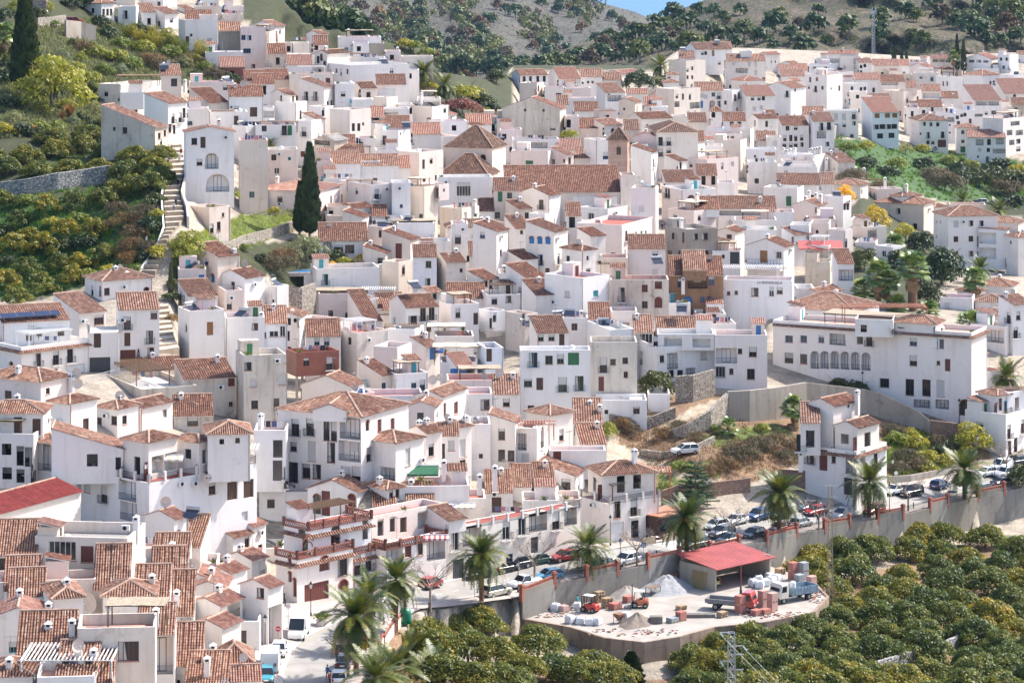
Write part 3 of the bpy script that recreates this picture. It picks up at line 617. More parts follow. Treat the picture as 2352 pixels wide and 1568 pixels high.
 if not holesA and not holesB and 'x' not in code and H > 2.4:
  for face, L, hs in (('B', wd, holesB), ('A', dp, holesA)):
   n = int(L / 3.0)
   for i in range(n):
    for zt in (H - 2.25, H - 5.0):
     if zt < 0.1 or rnd.random() < 0.42: continue
     ty = rnd.choice('wwstbr'); W, Hh = TYPES[ty]; u = (i + 0.5) * L / n + rnd.uniform(-.5, .5); z0 = zt + (1.2 - Hh if Hh > 1.3 else 0); h = (u - W / 2, z0, u + W / 2, z0 + Hh, 0.2, ty)
     if z0 < .05 or u - W / 2 < .2 or u + W / 2 > L - .2 or any(not (h[2] + .1 < g[0] or g[2] + .1 < h[0] or h[3] + .1 < g[1] or g[3] + .1 < h[1]) for g in hs): continue
     hs.append(h); o = local(link('window', opening_mesh(ty, rnd.choice(['', '', 'R', 'O', 'T', 'W']), W, Hh, D), root, (u, 0, z0) if face == 'B' else (0, L - u, z0), 0 if face == 'B' else -math.pi / 2))
     if ty == 'b': link('railing', rail_mesh(W + .5, .5, D > 620), o)
 if not plus and low < -4 and 'x' not in code:
  for face, L, hs in (('B', wd, holesB), ('A', dp, holesA)):
   n = int(L / 3.2)
   for i in range(n):
    for z0 in (-2.6, -5.4):
     if z0 < low + 1.2 or rnd.random() < 0.45: continue
     ty = rnd.choice('wwwrtd'); W, Hh = TYPES[ty]; u = (i + 0.5) * L / n + rnd.uniform(-.4, .4); h = (u - W / 2, z0, u + W / 2, z0 + Hh, 0.2, ty)
     if u - W / 2 < .15 or u + W / 2 > L - .15 or any(not (h[2] + .1 < g[0] or g[2] + .1 < h[0] or h[3] + .1 < g[1] or g[3] + .1 < h[1]) for g in hs): continue
     hs.append(h); link('door' if ty == 'd' else 'window', opening_mesh(ty, rnd.choice(['', '', 'R', '', 'T', 'W']), W, Hh, D), root, (u, 0, z0) if face == 'B' else (0, L - u, z0), 0 if face == 'B' else -math.pi / 2)
 Hw = H
 if roof == 'f' and ('b' in code or 'i' in code):
  bb = MB(); H -= 0.85; pts = [(0, dp), (0, 0), (wd, 0), (wd, dp)]
  for (ax_, ay_), (bx_, by_) in zip(pts, pts[1:]):
   L_ = math.hypot(bx_ - ax_, by_ - ay_); n_ = max(1, int(L_ / 2.6)); d_ = Vector(((bx_ - ax_) / L_, (by_ - ay_) / L_, 0)); o0 = Vector((ax_, ay_, H))
   for k_ in range(n_ + 1): c_ = o0 + d_ * (L_ * k_ / n_); bb.box(c_.x - .16, c_.y - .16, H, c_.x + .16, c_.y + .16, H + 1.15, 1)
   if 'b' in code:
    m_ = max(2, int(L_ / .4))
    for k_ in range(m_): p0, p1 = o0 + d_ * (L_ * k_ / m_), o0 + d_ * (L_ * (k_ + 1) / m_); bb.bar(p0 + Vector((0, 0, .1)), p1 + Vector((0, 0, .75)), .06); bb.bar(p0 + Vector((0, 0, .75)), p1 + Vector((0, 0, .1)), .06)
    for z_ in (.06, .84): bb.bar(o0 + Vector((0, 0, z_)), o0 + d_ * L_ + Vector((0, 0, z_)), .12)
   else: rails(bb, [o0, o0 + d_ * L_], .95, .18 if D < 500 else .3, 0, .016 if D < 500 else .025)
  local(bb.build('balustrade', [plain('brick_lattice_parapet', (.25, .105, .075), .9) if 'b' in code else IRON, plain('brick_lattice_parapet', (.25, .105, .075), .9) if 'b' in code else WHITE], root))
  opt['ph'] = '0.05'
 # ---- walls
 o_ = 0.35 if roof in 'hgGsaS' else 0.0; pit = float(opt.get('p', 0.36)); mb = MB()
 wall_face(mb, wd, low, H, holesB, lambda u, q, z: (u, q, z)); wall_face(mb, dp, low, H, holesA, lambda u, q, z: (q, dp - u, z))
 mb.add([(wd, 0, low), (wd, dp, low), (wd, dp, H), (wd, 0, H)], [(0, 1, 2, 3)]); mb.add([(wd, dp, low), (0, dp, low), (0, dp, H), (wd, dp, H)], [(0, 1, 2, 3)])
 polys, caps = [], []
 if roof == 'f':
  pw = 0.22; z0 = H - float(opt.get('ph', 0.85))
  for a, b, c_, d_ in ((0, 0, wd, pw), (0, dp - pw, wd, dp), (0, pw, pw, dp - pw), (wd - pw, pw, wd, dp - pw)): mb.add([(a, b, H), (c_, b, H), (c_, d_, H), (a, d_, H)], [(0, 1, 2, 3)])
  i = [(pw, pw), (wd - pw, pw), (wd - pw, dp - pw), (pw, dp - pw)]
  for k in range(4): (a, b), (c_, d_) = i[k], i[(k + 1) % 4]; mb.add([(a, b, H), (c_, d_, H), (c_, d_, z0), (a, b, z0)], [(0, 1, 2, 3)])
  fb = MB(); fb.add([(pw, pw, z0), (wd - pw, pw, z0), (wd - pw, dp - pw, z0), (pw, dp - pw, z0)], [(0, 1, 2, 3)])
  fc = opt.get('f', rnd.choice('pwwpwr')); local(fb.build('terrace_floor', FLOORS[fc], root))
 elif roof == 'h':
  e = o_; a, b, c_, d_ = -e, -e, wd + e, dp + e
  if wd >= dp: m_ = (d_ - b) / 2; rz_ = H + pit * m_; r0, r1 = (a + m_, (b + d_) / 2, rz_), (c_ - m_, (b + d_) / 2, rz_)
  else: m_ = (c_ - a) / 2; rz_ = H + pit * m_; r0, r1 = ((a + c_) / 2, b + m_, rz_), ((a + c_) / 2, d_ - m_, rz_)
  A_, B_, C_, D_ = (a, b, H), (c_, b, H), (c_, d_, H), (a, d_, H)
  if wd >= dp: polys = [(A_, B_, r1, r0), (B_, C_, r1), (C_, D_, r0, r1), (D_, A_, r0)]; caps = [(r0, r1), (A_, r0), (D_, r0), (B_, r1), (C_, r1)]
  else: polys = [(A_, B_, r0), (B_, C_, r1, r0), (C_, D_, r1), (D_, A_, r0, r1)]; caps = [(r0, r1), (A_, r0), (B_, r0), (C_, r1), (D_, r1)]
 elif roof == 'g':
  rz_ = H + pit * dp / 2; e = o_; ez = H - pit * e; s_ = 0.12
  polys = [((-s_, -e, ez), (wd + s_, -e, ez), (wd + s_, dp / 2, rz_), (-s_, dp / 2, rz_)), ((wd + s_, dp + e, ez), (-s_, dp + e, ez), (-s_, dp / 2, rz_), (wd + s_, dp / 2, rz_))]; caps = [((-s_, dp / 2, rz_), (wd + s_, dp / 2, rz_))]
  for x in (0, wd): mb.add([(x, 0, H), (x, dp, H), (x, dp / 2, rz_ - 0.06)], [(0, 1, 2) if x else (2, 1, 0)])
 elif roof == 'G':
  rz_ = H + pit * wd / 2; e = o_; ez = H - pit * e; s_ = 0.12
  polys = [((-e, dp + s_, ez), (-e, -s_, ez), (wd / 2, -s_, rz_), (wd / 2, dp + s_, rz_)), ((wd + e, -s_, ez), (wd + e, dp + s_, ez), (wd / 2, dp + s_, rz_), (wd / 2, -s_, rz_))]; caps = [((wd / 2, -s_, rz_), (wd / 2, dp + s_, rz_))]
  for y in (0, dp): mb.add([(0, y, H), (wd, y, H), (wd / 2, y, rz_ - 0.06)], [(0, 1, 2) if not y else (2, 1, 0)])
 elif roof == 's':
  pit = float(opt.get('p', 0.3)); rz_ = H + pit * dp; e = o_; ez = H - pit * e; s_ = 0.1
  polys = [((-s_, -e, ez), (wd + s_, -e, ez), (wd + s_, dp, rz_), (-s_, dp, rz_))]; caps = [((-s_, dp, rz_), (wd + s_, dp, rz_))]
  for x in (0, wd): mb.add([(x, 0, H), (x, dp, H), (x, dp, rz_ - .05)], [(0, 1, 2) if x else (2, 1, 0)])
  mb.add([(wd, dp, H), (0, dp, H), (0, dp, rz_ - .05), (wd, dp, rz_ - .05)], [(0, 1, 2, 3)])
 elif roof == 'a':
  pit = float(opt.get('p', 0.3)); rz_ = H + pit * wd; e = o_; ez = H - pit * e; s_ = 0.1
  polys = [((-e, dp + s_, ez), (-e, -s_, ez), (wd, -s_, rz_), (wd, dp + s_, rz_))]; caps = [((wd, -s_, rz_), (wd, dp + s_, rz_))]
  for y in (0, dp): mb.add([(0, y, H), (wd, y, H), (wd, y, rz_ - .05)], [(0, 1, 2) if not y else (2, 1, 0)])
  mb.add([(wd, 0, H), (wd, dp, H), (wd, dp, rz_ - .05), (wd, 0, rz_ - .05)], [(0, 1, 2, 3)])
 elif roof == 'S':
  pit = float(opt.get('p', 0.3)); rz_ = H - pit * dp; ez = rz_
  polys = [((wd, dp, rz_ + .05), (0, dp, rz_ + .05), (0, 0, H + .05), (wd, 0, H + .05))]; caps = [((0, 0, H), (wd, 0, H))]
 wo = mb.build('wall', wm, root); local(wo)
 if polys: local(roof_part(root, polys, caps, TCODE[tcode[0]], D))
 if roof == 'f' and 'e' in code:    # tile skirt under the parapet
  sb = MB(); sl = [((-.5, -.5, H - .95), (wd + .5, -.5, H - .95), (wd, -0.003, H - .6), (0, -0.003, H - .6)), ((-.5, dp, H - .95), (-.5, -.5, H - .95), (-0.003, -0.003, H - .6), (-0.003, dp, H - .6))]
  for p_ in sl: tile_slope(sb, p_, None)
  local(sb.build('tile_skirt', [TCODE[tcode[0]], CHAN, EAVE], root))
 # ---- rooftop clutter
 if 'x' not in code:
  def fit(nm, me, p, rz=0, sc=None): return local(link(nm, me, root, p, rz, sc))
  if roof == 'f':
   zf = H - float(opt.get('ph', 0.85))
   if wd > 4.2 and dp > 4.2 and rnd.random() < .5 and not (len(parts) > 1 and 'P' in parts[1]):
    bw, bd, bh = rnd.uniform(2.0, 3.2), rnd.uniform(2.0, 2.8), rnd.uniform(2.1, 2.6); bx = rnd.choice([.25, wd - bw - .25]); by = dp - bd - .25; sh = MB(); sh.box(bx, by, zf, bx + bw, by + bd, zf + bh); st_ = local(sh.build('stair_head', wm, root))
    fit('door', opening_mesh('d', rnd.choice(['', 'R', 'T', 'U', 'G', 'W']), .85, 1.95, D), (bx + bw * .5, by - .2, zf + .02))
    if rnd.random() < .6:
     rb = MB(); tile_slope(rb, ((bx - .2, by - .25, zf + bh + .02), (bx + bw + .2, by - .25, zf + bh + .02), (bx + bw + .2, by + bd + .1, zf + bh + .6), (bx - .2, by + bd + .1, zf + bh + .6)), None, .38); local(rb.build('roof', [TCODE[rnd.choice('tno')], CHAN, EAVE], root))
   if rnd.random() < .45: fit('antenna', antenna_mesh(), (rnd.uniform(.4, wd - .4), rnd.uniform(dp * .5, dp - .4), zf + rnd.uniform(2.4, 3.4)), rnd.uniform(0, 3))
   if rnd.random() < .16: fit('solar_heater', heater_mesh(), (rnd.uniform(1.2, max(1.3, wd - 1.2)), dp * .6, zf + .6), rnd.uniform(-1, 1))
   if rnd.random() < .22: tk_ = MB(); tk_.lathe([(.45, 0), (.47, 1.0), (.3, 1.15), (.1, 1.2)], 12); local(tk_.build('water_tank', rnd.choice([PLASTIC, STEEL]), root, True, (rnd.uniform(.8, max(.9, wd - .8)), dp * .7, zf)))
   if rnd.random() < .2 and wd > 5 and dp > 4 and not (len(parts) > 1 and 'P' in parts[1]): pergola(root, (PARENT['M'].inverted() @ (PARENT['M'] if not plus else base)) @ Vector((wd * .5, dp * .25, zf + 2.2)), 0 if not plus else t - PARENT['t'], wd * .6, dp * .5, 2.2, rnd.choice(['', 'B', 'W', 'A', '']))
   if rnd.random() < .25 and D < 700: pot_plant((PARENT['M'] if not plus else base) @ Vector((rnd.uniform(.5, wd - .5), .5, zf)))
   if rnd.random() < .10 and wd > 4: laundry((PARENT['M'] if not plus else base) @ Vector((wd * .5, dp * .4, zf + 1.6)), min(4, wd - 1))
  else:
   zr = {'h': H + pit * min(wd, dp) * .3, 'g': H + pit * dp * .42, 'G': H + pit * wd * .4, 's': H + .3 * dp * .75, 'a': H + .3 * wd * .75, 'S': H}[roof]; cy = {'s': dp * .78}.get(roof, dp * .5)
   if rnd.random() < .5: ch_ = chimney(root, (0, 0, 0)); ch_.location = (wd * rnd.choice([.2, .8, .6]), cy, zr + 1.15); local(ch_)
   if rnd.random() < .4: fit('antenna', antenna_mesh(), (wd * rnd.uniform(.15, .85), cy, zr + rnd.uniform(1.8, 2.8)), rnd.uniform(0, 3))
   if rnd.random() < .2: fit('satellite_dish', dish_mesh(rnd.choice([.5, .7])), (wd * rnd.uniform(.2, .8), cy, zr + 1.0), -t + rnd.uniform(-.7, .7))
  if rnd.random() < .35 and D < 700 and H > 2.5:
   pb_ = MB(); ux = rnd.choice([.18, wd - .18]); pb_.bar((ux, -.06, low), (ux, -.06, H - .1), .05, 0, 6); local(pb_.build('drainpipe', rnd.choice([PLASTIC, STEEL, TERRA]), root))
  if rnd.random() < .3 and D < 700 and H > 3 and wd > 3:
   ua = rnd.uniform(.8, wd - .8); za = H - rnd.uniform(.9, 1.5)
   if not any(g[0] - .6 < ua < g[2] + .6 and g[1] - .8 < za < g[3] + .3 for g in holesB): fit('air_conditioner', ac_mesh(), (ua, 0, za - .3))
 # ---- things fixed to the house
 Mi = PARENT['M'].inverted()
 for q in objs:
  if q[0] == 'K':
   _, col, face, u, z = q; local(link('air_conditioner', ac_mesh(), root, (u, 0, z - .3) if face == 'B' else (0, dp - u, z - .3), 0 if face == 'B' else -math.pi / 2)); continue
  ty, col, px, py, sz = q; Dm = D + 0.45 * (dp * math.cos(t) + wd * math.sin(t)); wp = Pt(px, py, Dm); lp = Mi @ wp; ang = -PARENT['t']
  if ty == 'C': chimney(root, lp, float(sz or 1.4))
  elif ty == 'Q': link('satellite_dish', dish_mesh(float(sz or 0.6)), root, lp, ang + rnd.uniform(-.5, .5))
  elif ty == 'O': link('antenna', antenna_mesh(), root, lp, rnd.uniform(0, 3))
  elif ty == 'V': link('solar_heater', heater_mesh(), root, lp, ang + rnd.uniform(-.6, .6))
  elif ty == 'P':
   W, Dp, Hh = [float(a) for a in (sz or '4x3x2.3').split('x')]; pergola(root, lp, ang, W, Dp, Hh, col)
  elif ty == 'L': laundry(wp, float(sz or 3))
  elif ty == 'N': pot_plant(wp)
  elif ty == 'Z': awning(root, lp, ang, *[float(a) for a in (sz or '3x1.4').split('x')], col)
 return root
def pergola(root, lp, ang, W, Dp, Hh, col):
 mb = MB(); w2 = W / 2; mp = TIMBER if 'W' not in col else WCOL['W']
 for x in (-w2, w2):
  for y in (0, Dp): mb.bar((x, y, -Hh), (x, y, 0), 0.09)
  mb.bar((x, -.3, 0.05), (x, Dp + .3, 0.05), 0.07)
 for y in (0, Dp): mb.bar((-w2 - .3, y, .12), (w2 + .3, y, .12), 0.07)
 o = mb.build('pergola', [TERRA if 'R' in col else mp], root, loc=lp, rz=ang)
 cv = MB()
 if 'R' in col or 'W' in col or 'B' in col:
  n = int(W / 0.4)
  for i in range(n + 1): x = -w2 + W * i / n; cv.box(x - .05, -.5, .2, x + .05, Dp + .5, .32)
  cv.build('slat', [TERRA if 'R' in col else (WCOL['W'] if 'W' in col else TIMBER)], o)
 else:
  n = 8; vs = [];
  for i in range(n + 1):
   for j in range(5): vs.append((-w2 - .3 + (W + .6) * i / n, -.4 + (Dp + .8) * j / 4, .24 + rnd.uniform(-.04, .06)))
  fs = [(i * 5 + j, (i + 1) * 5 + j, (i + 1) * 5 + j + 1, i * 5 + j + 1) for i in range(n) for j in range(4)]
  cv.add(vs, fs); cv.add([(a, b, c - .1) for a, b, c in vs], [tuple(reversed(q)) for q in fs])
  cv.build('thatch_cover' if 'A' not in col else 'canvas_cover', [THATCH if 'A' not in col else plain('tan_canvas', (.62, .5, .36), .9)], o)
AWN = {}
def awning(root, lp, ang, W, dep, col):
 c = {'G': (0.02, 0.12, 0.06), 'R': (0.55, 0.12, 0.11), 'U': (0.03, 0.08, 0.25), 'W': (0.75, 0.72, 0.68), 'T': (0.6, 0.48, 0.34)}.get(col[:1], (0.6, 0.55, 0.5)); m = plain('awning_' + (col[:1] or 'plain'), c, 0.8)
 mb = MB(); n = 10
 for i in range(n):
  x0, x1 = -W / 2 + W * i / n, -W / 2 + W * (i + 1) / n; k = i % 2 if 'z' in col else 0
  mb.add([(x0, 0, 0), (x1, 0, 0), (x1, -dep, -dep * .45), (x0, -dep, -dep * .45), (x1, -dep, -dep * .45 - .25), (x0, -dep, -dep * .45 - .25)], [(3, 2, 1, 0), (2, 3, 5, 4)], k)
  mb.add([(x0, 0, -.04), (x1, 0, -.04), (x1, -dep, -dep * .45 - .04), (x0, -dep, -dep * .45 - .04)], [(0, 1, 2, 3)], k)
 mb.bar((-W / 2, -.05, 0), (W / 2, -.05, 0), .08, 1)
 mb.build('awning', [m, WCOL['W']], root, loc=lp, rz=ang)
NL = [0]
def laundry(wp, W):
 lab = ['row of drying clothes and towels hung along a rooftop line', ][0]
 o = thing('clothes_line', None, 'laundry', wp); mb = MB()
 for x in (-W / 2, W / 2): mb.bar((x, 0, -1.5), (x, 0, .1), .03)
 mb.bar((-W / 2, 0, 0), (W / 2, 0, 0), .012); mb.build('line', [STEEL], o)
 cs = [(.7, .7, .68), (.10, .12, .2), (.55, .28, .28), (.16, .2, .32), (.6, .5, .4), (.04, .04, .05)]; x = -W / 2 + .3
 while x < W / 2 - .4:
  wdt = rnd.uniform(.35, .8); h = rnd.uniform(.5, 1.0); mb = MB(); n = 4
  vs = [(x + wdt * i / n, .05 * math.sin(i * 2 + x), -h * j / 3) for i in range(n + 1) for j in range(4)]; fs = [(i * 4 + j, i * 4 + j + 1, i * 4 + j + 5, i * 4 + j + 4) for i in range(n) for j in range(3)]
  mb.add(vs, fs); mb.add([(a, b + .02, c) for a, b, c in vs], [tuple(reversed(q)) for q in fs]); c = rnd.choice(cs)
  mb.build('garment', [plain('cloth_%d' % cs.index(c), c, .9)], o); x += wdt + .12
 HOUSES.append(dict(root=o, laundry=1, px=wp.x, py=wp.z)) if False else LAUNDRY.append(o)
LAUNDRY = []; POTS = []
def pot_plant(wp):
 if 'pot' not in CACHE:
  mb = MB(); mb.lathe([(.2, 0), (.3, .4), (.33, .4), (.33, .47), (.27, .47)], 10); CACHE['pot'] = mb.mesh('pot', [TERRA]); mb = MB(); q = random.Random(3)
  for i in range(40):
   a = q.uniform(0, 6.28); e = q.uniform(.2, 1.4); l = q.uniform(.4, .9); d = Vector((math.cos(a) * math.cos(e), math.sin(a) * math.cos(e), math.sin(e))); sd = d.cross(Vector((0, 0, 1))).normalized() * .06
   p0 = Vector((0, 0, .45)); p1 = p0 + d * l * .6; p2 = p0 + d * l - Vector((0, 0, .12)); mb.add([p0, p1 + sd, p2, p1 - sd], [(0, 1, 2, 3)])
  CACHE['potp'] = mb.mesh('foliage', [LEAFM['pot']])
 o = thing('potted_plant', None, 'plant', wp); link('pot', CACHE['pot'], o); link('foliage', CACHE['potp'], o, None, rnd.uniform(0, 6), rnd.uniform(.9, 1.5)); POTS.append(o)
LEAFM = {}
def leaf_mat(name, stops, rough=0.45, trans=0.3, sc=1.2):
 m, t, b = nodes_mat(name); b.inputs['Roughness'].default_value = rough; oi = t.nodes.new('ShaderNodeObjectInfo')
 n = noise(t, sc, 3, pos(t)); c = ramp(t, n.outputs[0], stops).outputs[0]
 hv = ramp(t, oi.outputs['Random'], [(0, (0.62, 0.78, 0.7)), (0.4, (0.95, 1, 0.95)), (0.75, (1.35, 1.2, 0.85)), (1, (1.7, 1.35, 0.7))]); c = mixc(t, 1.0, c, hv.outputs[0], 'MULTIPLY')
 t.links.new(c, b.inputs['Base Color'])
 tr = t.nodes.new('ShaderNodeBsdfTranslucent'); t.links.new(c, tr.inputs[0]); mx = t.nodes.new('ShaderNodeMixShader'); mx.inputs[0].default_value = trans
 out = t.nodes['Material Output']; t.links.new(b.outputs[0], mx.inputs[1]); t.links.new(tr.outputs[0], mx.inputs[2]); t.links.new(mx.outputs[0], out.inputs[0]); LEAFM[name] = m; return m
leaf_mat('pot', [(0.3, (0.05, 0.10, 0.02)), (0.7, (0.16, 0.20, 0.04))])
# ------------------------------------------------------------------ the village, house by house (positions read in tiles of the frame, 4 px per unit)
TABLE = {}
TABLE[0, 0] = '''
290 425 440 8 140 f 80 S
765 932 1050 32 185 h 45 | w852,100 t952,115 t988,115 t1020,115
1085 1250 1275 60 265 f 75
1090 1500 1625 5 90 f 60 | w1380,60 d1460,55 w1530,60
1270 1300 1430 110 240 s 20 | t1370,200
1400 1515 1640 125 275 s 40 | d1460,235 wU1575,188
1640 1700 2000 185 475 f 15 | w1925,375 d1715,375 s1757,325
+1830 1835 2000 140 290 f 8 k=3
2005 2012 2215 285 470 s 8 K
1785 1792 2035 60 165 f 5 C | C1960,40
1700 1706 1950 172 230 so 5
2035 2042 2230 130 190 f 5 C | Q2090,110 O2240,80
2205 2212 2440 250 540 f 8 P | wU2225,347 wU2270,470:1.8x1.2 wU2290,350
1880 1886 2230 480 610 f 10
2010 2020 2250 615 720 sn 5 B
2235 2242 2440 740 850 so 8 C
905 1105 1480 775 985 f 55 f=w | w975,862 PB1260,705:9x4x2.2 C1700,730
+1095 1102 1320 850 985 f 10 k=-1
1465 1480 1665 690 870 s 15 C | w1600,760:1.4x1.8 V1510,640
1735 1745 2150 755 880 f 8 P | w2070,805 L1790,830:4 C2000,760
930 1425 1540 1172 1415 s 62 D p=0.34 | w1147,1168 w1463,1250 w1515,1225 t1480,1320 s1050,1027
1325 1545 1720 950 1260 s 52 f=r | b1590,1090 t1600,1190 b1655,1080 t1560,1180 b1690,1040
1690 1705 2150 1215 1740 G 8 p=0.2 | w1785,1300 d1865,1310 A1945,1480:2.6x3 A2060,1480:2.6x3 G2010,1320:5x2 w1833,1490 A2000,1680:4.4x3.4 C2010,1090
1720 1726 1920 1000 1150 f 5
1920 1930 2275 1030 1150 f 8 | d2170,1110 C2165,1010 PB2050,1030:5x3x2
1750 1910 2100 945 1060 so 25 C
2095 2105 2420 885 1110 so 8 | K2130,985 w2170,1000 d2330,1030:1.6x2.1 ZW2300,965
2130 2250 2430 1160 1290 f 40 | s2260,1240
1060 1065 1240 -20 40 f 6 C
1640 1720 1790 95 130 s 40
1830 1840 2010 -10 55 f 5
2050 2060 2240 60 120 f 6 P | V2100,90
'''
TABLE[1, 0] = '''
1730 2170 2270 1362 1660 hd 72 C name=church d=11 w=10 p=0.85 x | a2088,1465:1.2x2.2 | tall cream church crossing under a dark pyramid tiled roof
+1668 2130 2185 1612 1760 hd 75 k=-7 d=11 w=9 p=0.9 C
+1470 1690 1760 1600 1730 hd 65 k=-5 p=0.9 C

-160 -150 110 1290 1700 f 5 C
105 112 385 1375 1690 f 10 C
-50 170 265 240 340 gn 60 P
-40 125 180 290 540 f 70 C
80 86 185 375 470 so 5 C
185 190 330 395 470 f 5 P | d300,385
335 341 490 395 480 f 5 | L410,345:4
490 575 660 312 420 g 50 | d545,360
520 526 665 410 480 so 8 P | w552,440
555 655 860 492 665 go 50 C | t570,550 t630,580 t600,520 t585,640
750 758 1150 340 420 f 5 | C850,265
885 891 1040 395 490 f 5 | w945,450 b945,450
1030 1036 1180 400 480 f 5 K
1330 1340 1630 520 665 f 5 C
1180 1190 1330 470 560 f 6 P | C1300,430
860 866 1190 530 625 f 5 | w1135,580 PB950,500:5x3x2
660 865 1410 600 770 f 25
300 310 720 680 860 f 5 C
-30 -20 300 730 800 so 8 C
105 115 280 490 620 so 5 C
270 280 520 595 665 sn 5
280 370 500 500 600 f 50
-40 -30 170 770 910 so 5 | d75,830 ZU120,790
145 250 345 855 965 gn 40 | d235,920
400 625 720 800 990 s 65 | b458,885 b545,885 b660,970 b695,965
720 726 905 770 965 f 10 | w800,865
880 965 1110 810 905 go 30 C
1100 1110 1380 775 910 so 8 | gW1200,850:4x1.8
1080 1190 1300 895 1005 f 50
870 880 1080 915 1000 f 8
1165 1172 1410 1000 1115 f 5 | l1230,1050:3.2x2 G1340,1050:3x2
1430 1620 1775 980 1090 f 50 | wG1735,1015 C1520,850
+1480 1490 1700 905 985 f 8 k=4 f=w | l1590,950:5x1.6
1300 1310 1440 960 1070 f 5 | dG1420,960
180 360 465 940 1135 f 60 | d410,1060
-20 -10 170 990 1110 f 5 | G90,1050:4x1.6
-10 -2 370 1150 1335 f 5 | w75,1160 b260,1190 dG310,1195 PB200,1130:8x3x2.2
360 510 600 1110 1335 f 65 | b440,1210 w575,1250
470 545 600 1095 1220 s 45 | dU545,1170 dU575,1190
545 600 720 980 1145 f 45 | dU610,1010
680 850 1055 1010 1235 f 40 | t895,1170 t945,1170 s985,1140 C1010,1000
1050 1056 1170 1075 1155 sn 5 | wW1085,1100:1.8x1.2
530 720 845 1290 1440 gx 55 D | l610,1310:4x1
690 700 920 1345 1410 so 5 D
720 730 1000 1440 1480 so 10 P
1080 1310 1420 1200 1345 f 60 | s1330,1230 b1180,1290 b1170,1290 V1380,1170
+1130 1140 1420 1165 1200 so 8 k=4
930 940 1100 1270 1355 f 8 | dU945,1320 PB1000,1245:5x3x2
1430 1440 1700 1230 1310 sn 8
1690 1716 1940 1115 1235 f 10
1580 1588 1720 1110 1165 f 5 | K1640,1130 K1690,1130
1730 1800 1840 1060 1115 sn 60
1920 1926 2165 1140 1190 sn 5
1480 1640 1870 1260 1405 f 30 | d1620,1310
1310 1500 1720 1400 1568 f 50 P | wT1400,1515 d1540,1510 w1610,1480
1090 1100 1310 1380 1510 f 5 | w1110,1455 O1180,1380
2205 2212 2430 1090 1185 f 5 C
2240 2246 2440 1190 1300 f 5 P | rG2280,1255
640 650 960 1500 1580 s 8 | L930,1500:3
480 490 700 1480 1600 f 5 P
880 890 1140 1480 1590 f 8 | PB1000,1480:6x3x2
860 866 1310 1520 1600 s 5
1200 1210 1420 1540 1600 sn 8
1850 1950 2160 1235 1330 f 30
2070 2080 2250 1075 1110 f 4 C
1150 1160 1320 620 700 f 6
1380 1388 1500 640 740 f 8 | wT1400,700
'''
